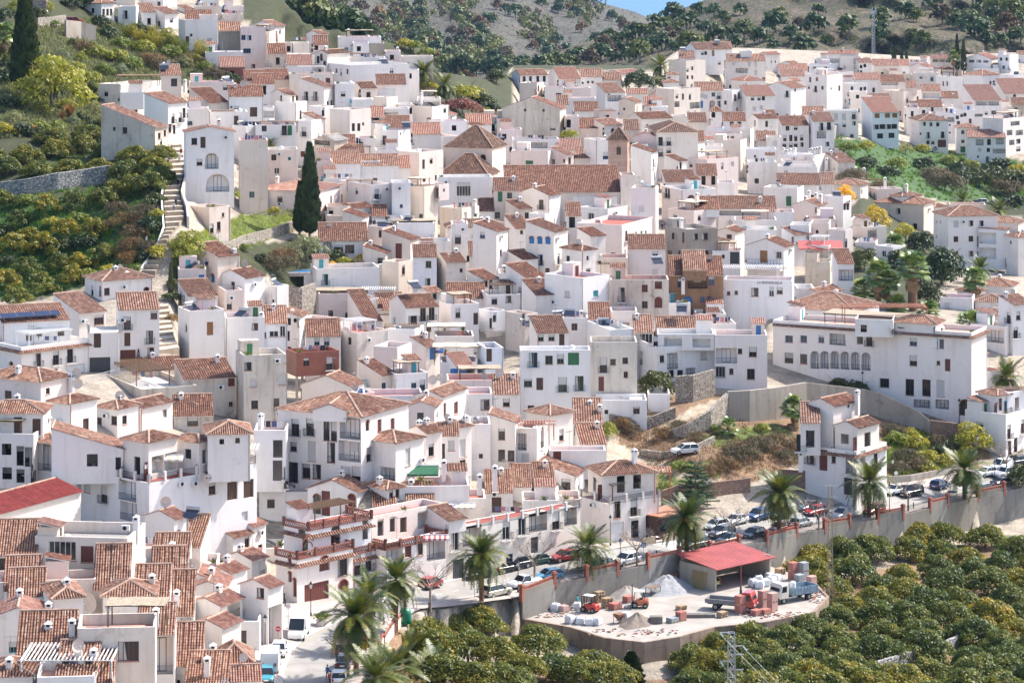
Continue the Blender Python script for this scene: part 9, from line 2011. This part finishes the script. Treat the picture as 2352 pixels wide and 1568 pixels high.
o = thing('swimming_pool', 'bright blue swimming pool behind the pale wall', 'pool', G(*sec(1, 1)(520, 935), .2), .15); mb = MB(); mb.box(-5, -2.4, -.6, 5, 2.4, .12); mb.build('rim', PINK, o); mb = MB(); mb.box(-4.6, -2.0, .1, 4.6, 2.0, .135); mb.build('water', glass('pool_water', (.03, .22, .50), .05), o)
gp = G(*sec(0, 3)(1890, 1470)); D0 = gp.y + 4
for (x, y, sc_, l) in ((1890, 1345, 1.0, 'pale turquoise glass pyramid skylight among the lower left roofs'), (2060, 1530, .9, 'second turquoise glass pyramid at the bottom edge')):
 p = Pt(*sec(0, 3)(x, y), D0 if sc_ == 1 else D0 - 8); o = thing('glass_pyramid', l, 'skylight', p, R(38), None, sc_); c4 = [Vector((a_, b_, -1.15)) for a_, b_ in ((-1.45, -1.45), (1.45, -1.45), (1.45, 1.45), (-1.45, 1.45))]; ap = Vector((0, 0, 0))
 for i in range(4): mb = MB(); mb.add([c4[i], c4[(i + 1) % 4], ap], [(0, 1, 2)]); mb.build('pane', glass('turquoise_glass', (.10, .34, .38), .15), o)
 mb = MB(); [mb.bar(c4[i], ap, .06) for i in range(4)]; [mb.bar(c4[i], c4[(i + 1) % 4], .07) for i in range(4)]; mb.build('frame', plain('blue_frame', (.12, .32, .5), .5), o); mb = MB(); mb.box(-1.4, -1.4, -2.6, 1.4, 1.4, -1.2); mb.build('kerb_wall', WHITE, o)

f_ = sec(0, 1); h0 = G(*f_(195, 1930)).y + 8.5
o = thing('solar_panels', 'row of dark blue solar panels on the left tiled roof', 'solar panel', Pt(*f_(260, 1335), h0), R(26))
for k in range(8): mb = MB(); mb.box(-.62, -.95, 0, .62, .95, .05); p_ = mb.build('panel', glass('solar_cell', (.01, .02, .06), .12), o, loc=(-5.2 + 1.35 * k, 0, .25)); p_.rotation_euler = (R(15), 0, 0)
# ------------------------------------------------------------------ labels that tell look-alikes apart
ONES = 'zeroth first second third fourth fifth sixth seventh eighth ninth tenth eleventh twelfth thirteenth fourteenth fifteenth sixteenth seventeenth eighteenth nineteenth'.split(); TENS = {2: ('twentieth', 'twenty'), 3: ('thirtieth', 'thirty'), 4: ('fortieth', 'forty'), 5: ('fiftieth', 'fifty')}
def ordw(n): return ONES[n] if n < 20 else (TENS[n // 10][0] if n % 10 == 0 else TENS[n // 10][1] + '-' + ONES[n % 10])
AREAS = [(0, -99, 700, 130, 'on the upper left hilltop'), (700, -99, 1120, 200, 'along the left ridge'), (1120, -99, 1500, 240, 'beside the far barns'), (1500, -99, 1900, 200, 'atop the far quarter'), (1900, -99, 2500, 200, 'by the cemetery'), (1500, 200, 1900, 330, 'inside the far quarter'), (1900, 200, 2500, 400, 'above the green valley'), (-99, 130, 480, 420, 'beside the upper lane'), (480, 130, 760, 330, 'below the hilltop'), (760, 200, 1120, 330, 'near the green curtain'), (1120, 240, 1500, 330, 'behind the bell tower'), (480, 330, 900, 500, 'near the cypresses'), (900, 330, 1500, 470, 'around the church'), (1500, 330, 1960, 480, 'beyond the bell tower'), (-99, 420, 420, 900, 'left of the lane'), (420, 500, 700, 900, 'right of the lower lane'), (700, 470, 1100, 700, 'below the church crossing'), (1100, 470, 1500, 700, 'below the church nave'), (1500, 480, 1960, 700, 'near the bar'), (1960, 400, 2500, 1000, 'around the right-hand palms'), (700, 700, 1100, 950, 'above the long facade'), (1100, 700, 1500, 950, 'above the tower house'), (1500, 700, 1960, 1060, 'above the bare plot'), (-99, 900, 620, 1180, 'left of the long facade'), (-99, 1180, 640, 1800, 'in the lower left cluster'), (-99, -99, 9999, 9999, 'along the street')]
def area(px, py): return next(a[4] for a in AREAS if a[0] <= px < a[2] and a[1] <= py < a[3])
def by_place(items, say, step=34):
 """items: (object, px, py); say(object) -> words; the place is added as row and order"""
 zs = {}
 for o, px, py in items: zs.setdefault(area(px, py), []).append((py, px, o))
 for z, L in zs.items():
  rows = {}
  for py, px, o in L: rows.setdefault(int(py // step), []).append((px, o))
  for ri, k in enumerate(sorted(rows)):
   for ci, (px, o) in enumerate(sorted(rows[k], key=lambda e: e[0])): o['label'] = '%s, %s from left in %s row %s' % (say(o), ordw(ci + 1), ordw(ri + 1), z)
def to_px(v): return (CX + F * v.x / v.y, YH + F * (CAMZ - v.z) / v.y)
WN = {'whitewash': 'white', 'cream_plaster': 'cream', 'pink_bounce_plaster': 'pinkish', 'stained_plaster': 'stained', 'concrete_wall': 'grey', 'pale_blue_wash': 'pale', 'earth_stone_wall': 'brown', 'red_brick': 'brick', 'rubble_stone': 'stone', 'red_rubble_stone': 'stone', 'tower_brick': 'brick'}; RN = {'f': 'flat-roofed', 'h': 'hip-roofed', 'g': 'gabled', 'G': 'gabled', 's': 'lean-to', 'a': 'lean-to', 'S': 'lean-to'}
info = {}
for h in HOUSES:
 if h['label']: h['root']['label'] = h['label']
 else: info[h['root'].name] = h
by_place([(h['root'], h['px'], h['py']) for h in info.values()], lambda o: '%s %s house' % (WN[info[o.name]['wm']], RN[info[o.name]['roof']]))
bykind = {}
for o, nm, px, py in TREES:
 if nm in ('shrub', 'dry_shrub', 'small_tree') or o.get('group'): bykind.setdefault(nm, []).append((o, px, py))
bykind.setdefault('garden_tree', []).extend(bykind.pop('small_tree', []))
for nm, L in bykind.items(): by_place(L, lambda o: {'dry_shrub': 'dry brown shrub', 'green_shrub': 'light green shrub', 'dark_shrub': 'dark green shrub', 'red_shrub': 'reddish shrub', 'yellow_tree': 'small yellowish tree', 'olive_tree': 'small olive tree', 'dark_tree': 'dark garden tree', 'light_tree': 'light green tree', 'avocado_open': 'open leafy tree'}.get(o.get('k'), {'avocado_tree': 'glossy avocado tree', 'young_avocado_tree': 'open young tree', 'pine_tree': 'hillside pine tree'}.get(nm, nm.replace('_', ' '))), 22)
by_place([(o, *to_px(o.location)) for o in LAUNDRY], lambda o: 'drying laundry on a line'); by_place([(o, *to_px(o.location)) for o in POTS if o.name.startswith('potted')], lambda o: 'green plant in terracotta pot'); by_place([(o, *to_px(o.location)) for o in POTS if o.name.startswith('bollard')], lambda o: 'short black pavement bollard')
# ------------------------------------------------------------------ haze
mb = MB(); mb.box(-900, -30, -260, 900, 4200, CAMZ + 60)
hz = mb.build('haze', []); tag(hz, 'thin bluish haze in the air of the valley', None, None, 'stuff')
hm_ = bpy.data.materials.new('haze_air'); hm_.use_nodes = True; n_ = hm_.node_tree.nodes; n_.remove(n_['Principled BSDF']); pv = n_.new('ShaderNodeVolumePrincipled'); pv.inputs['Color'].default_value = (.38, .62, 1, 1); pv.inputs['Density'].default_value = 0.00002; pv.inputs['Anisotropy'].default_value = 0.2
hm_.node_tree.links.new(pv.outputs[0], n_['Material Output'].inputs['Volume']); hz.data.materials.append(hm_)
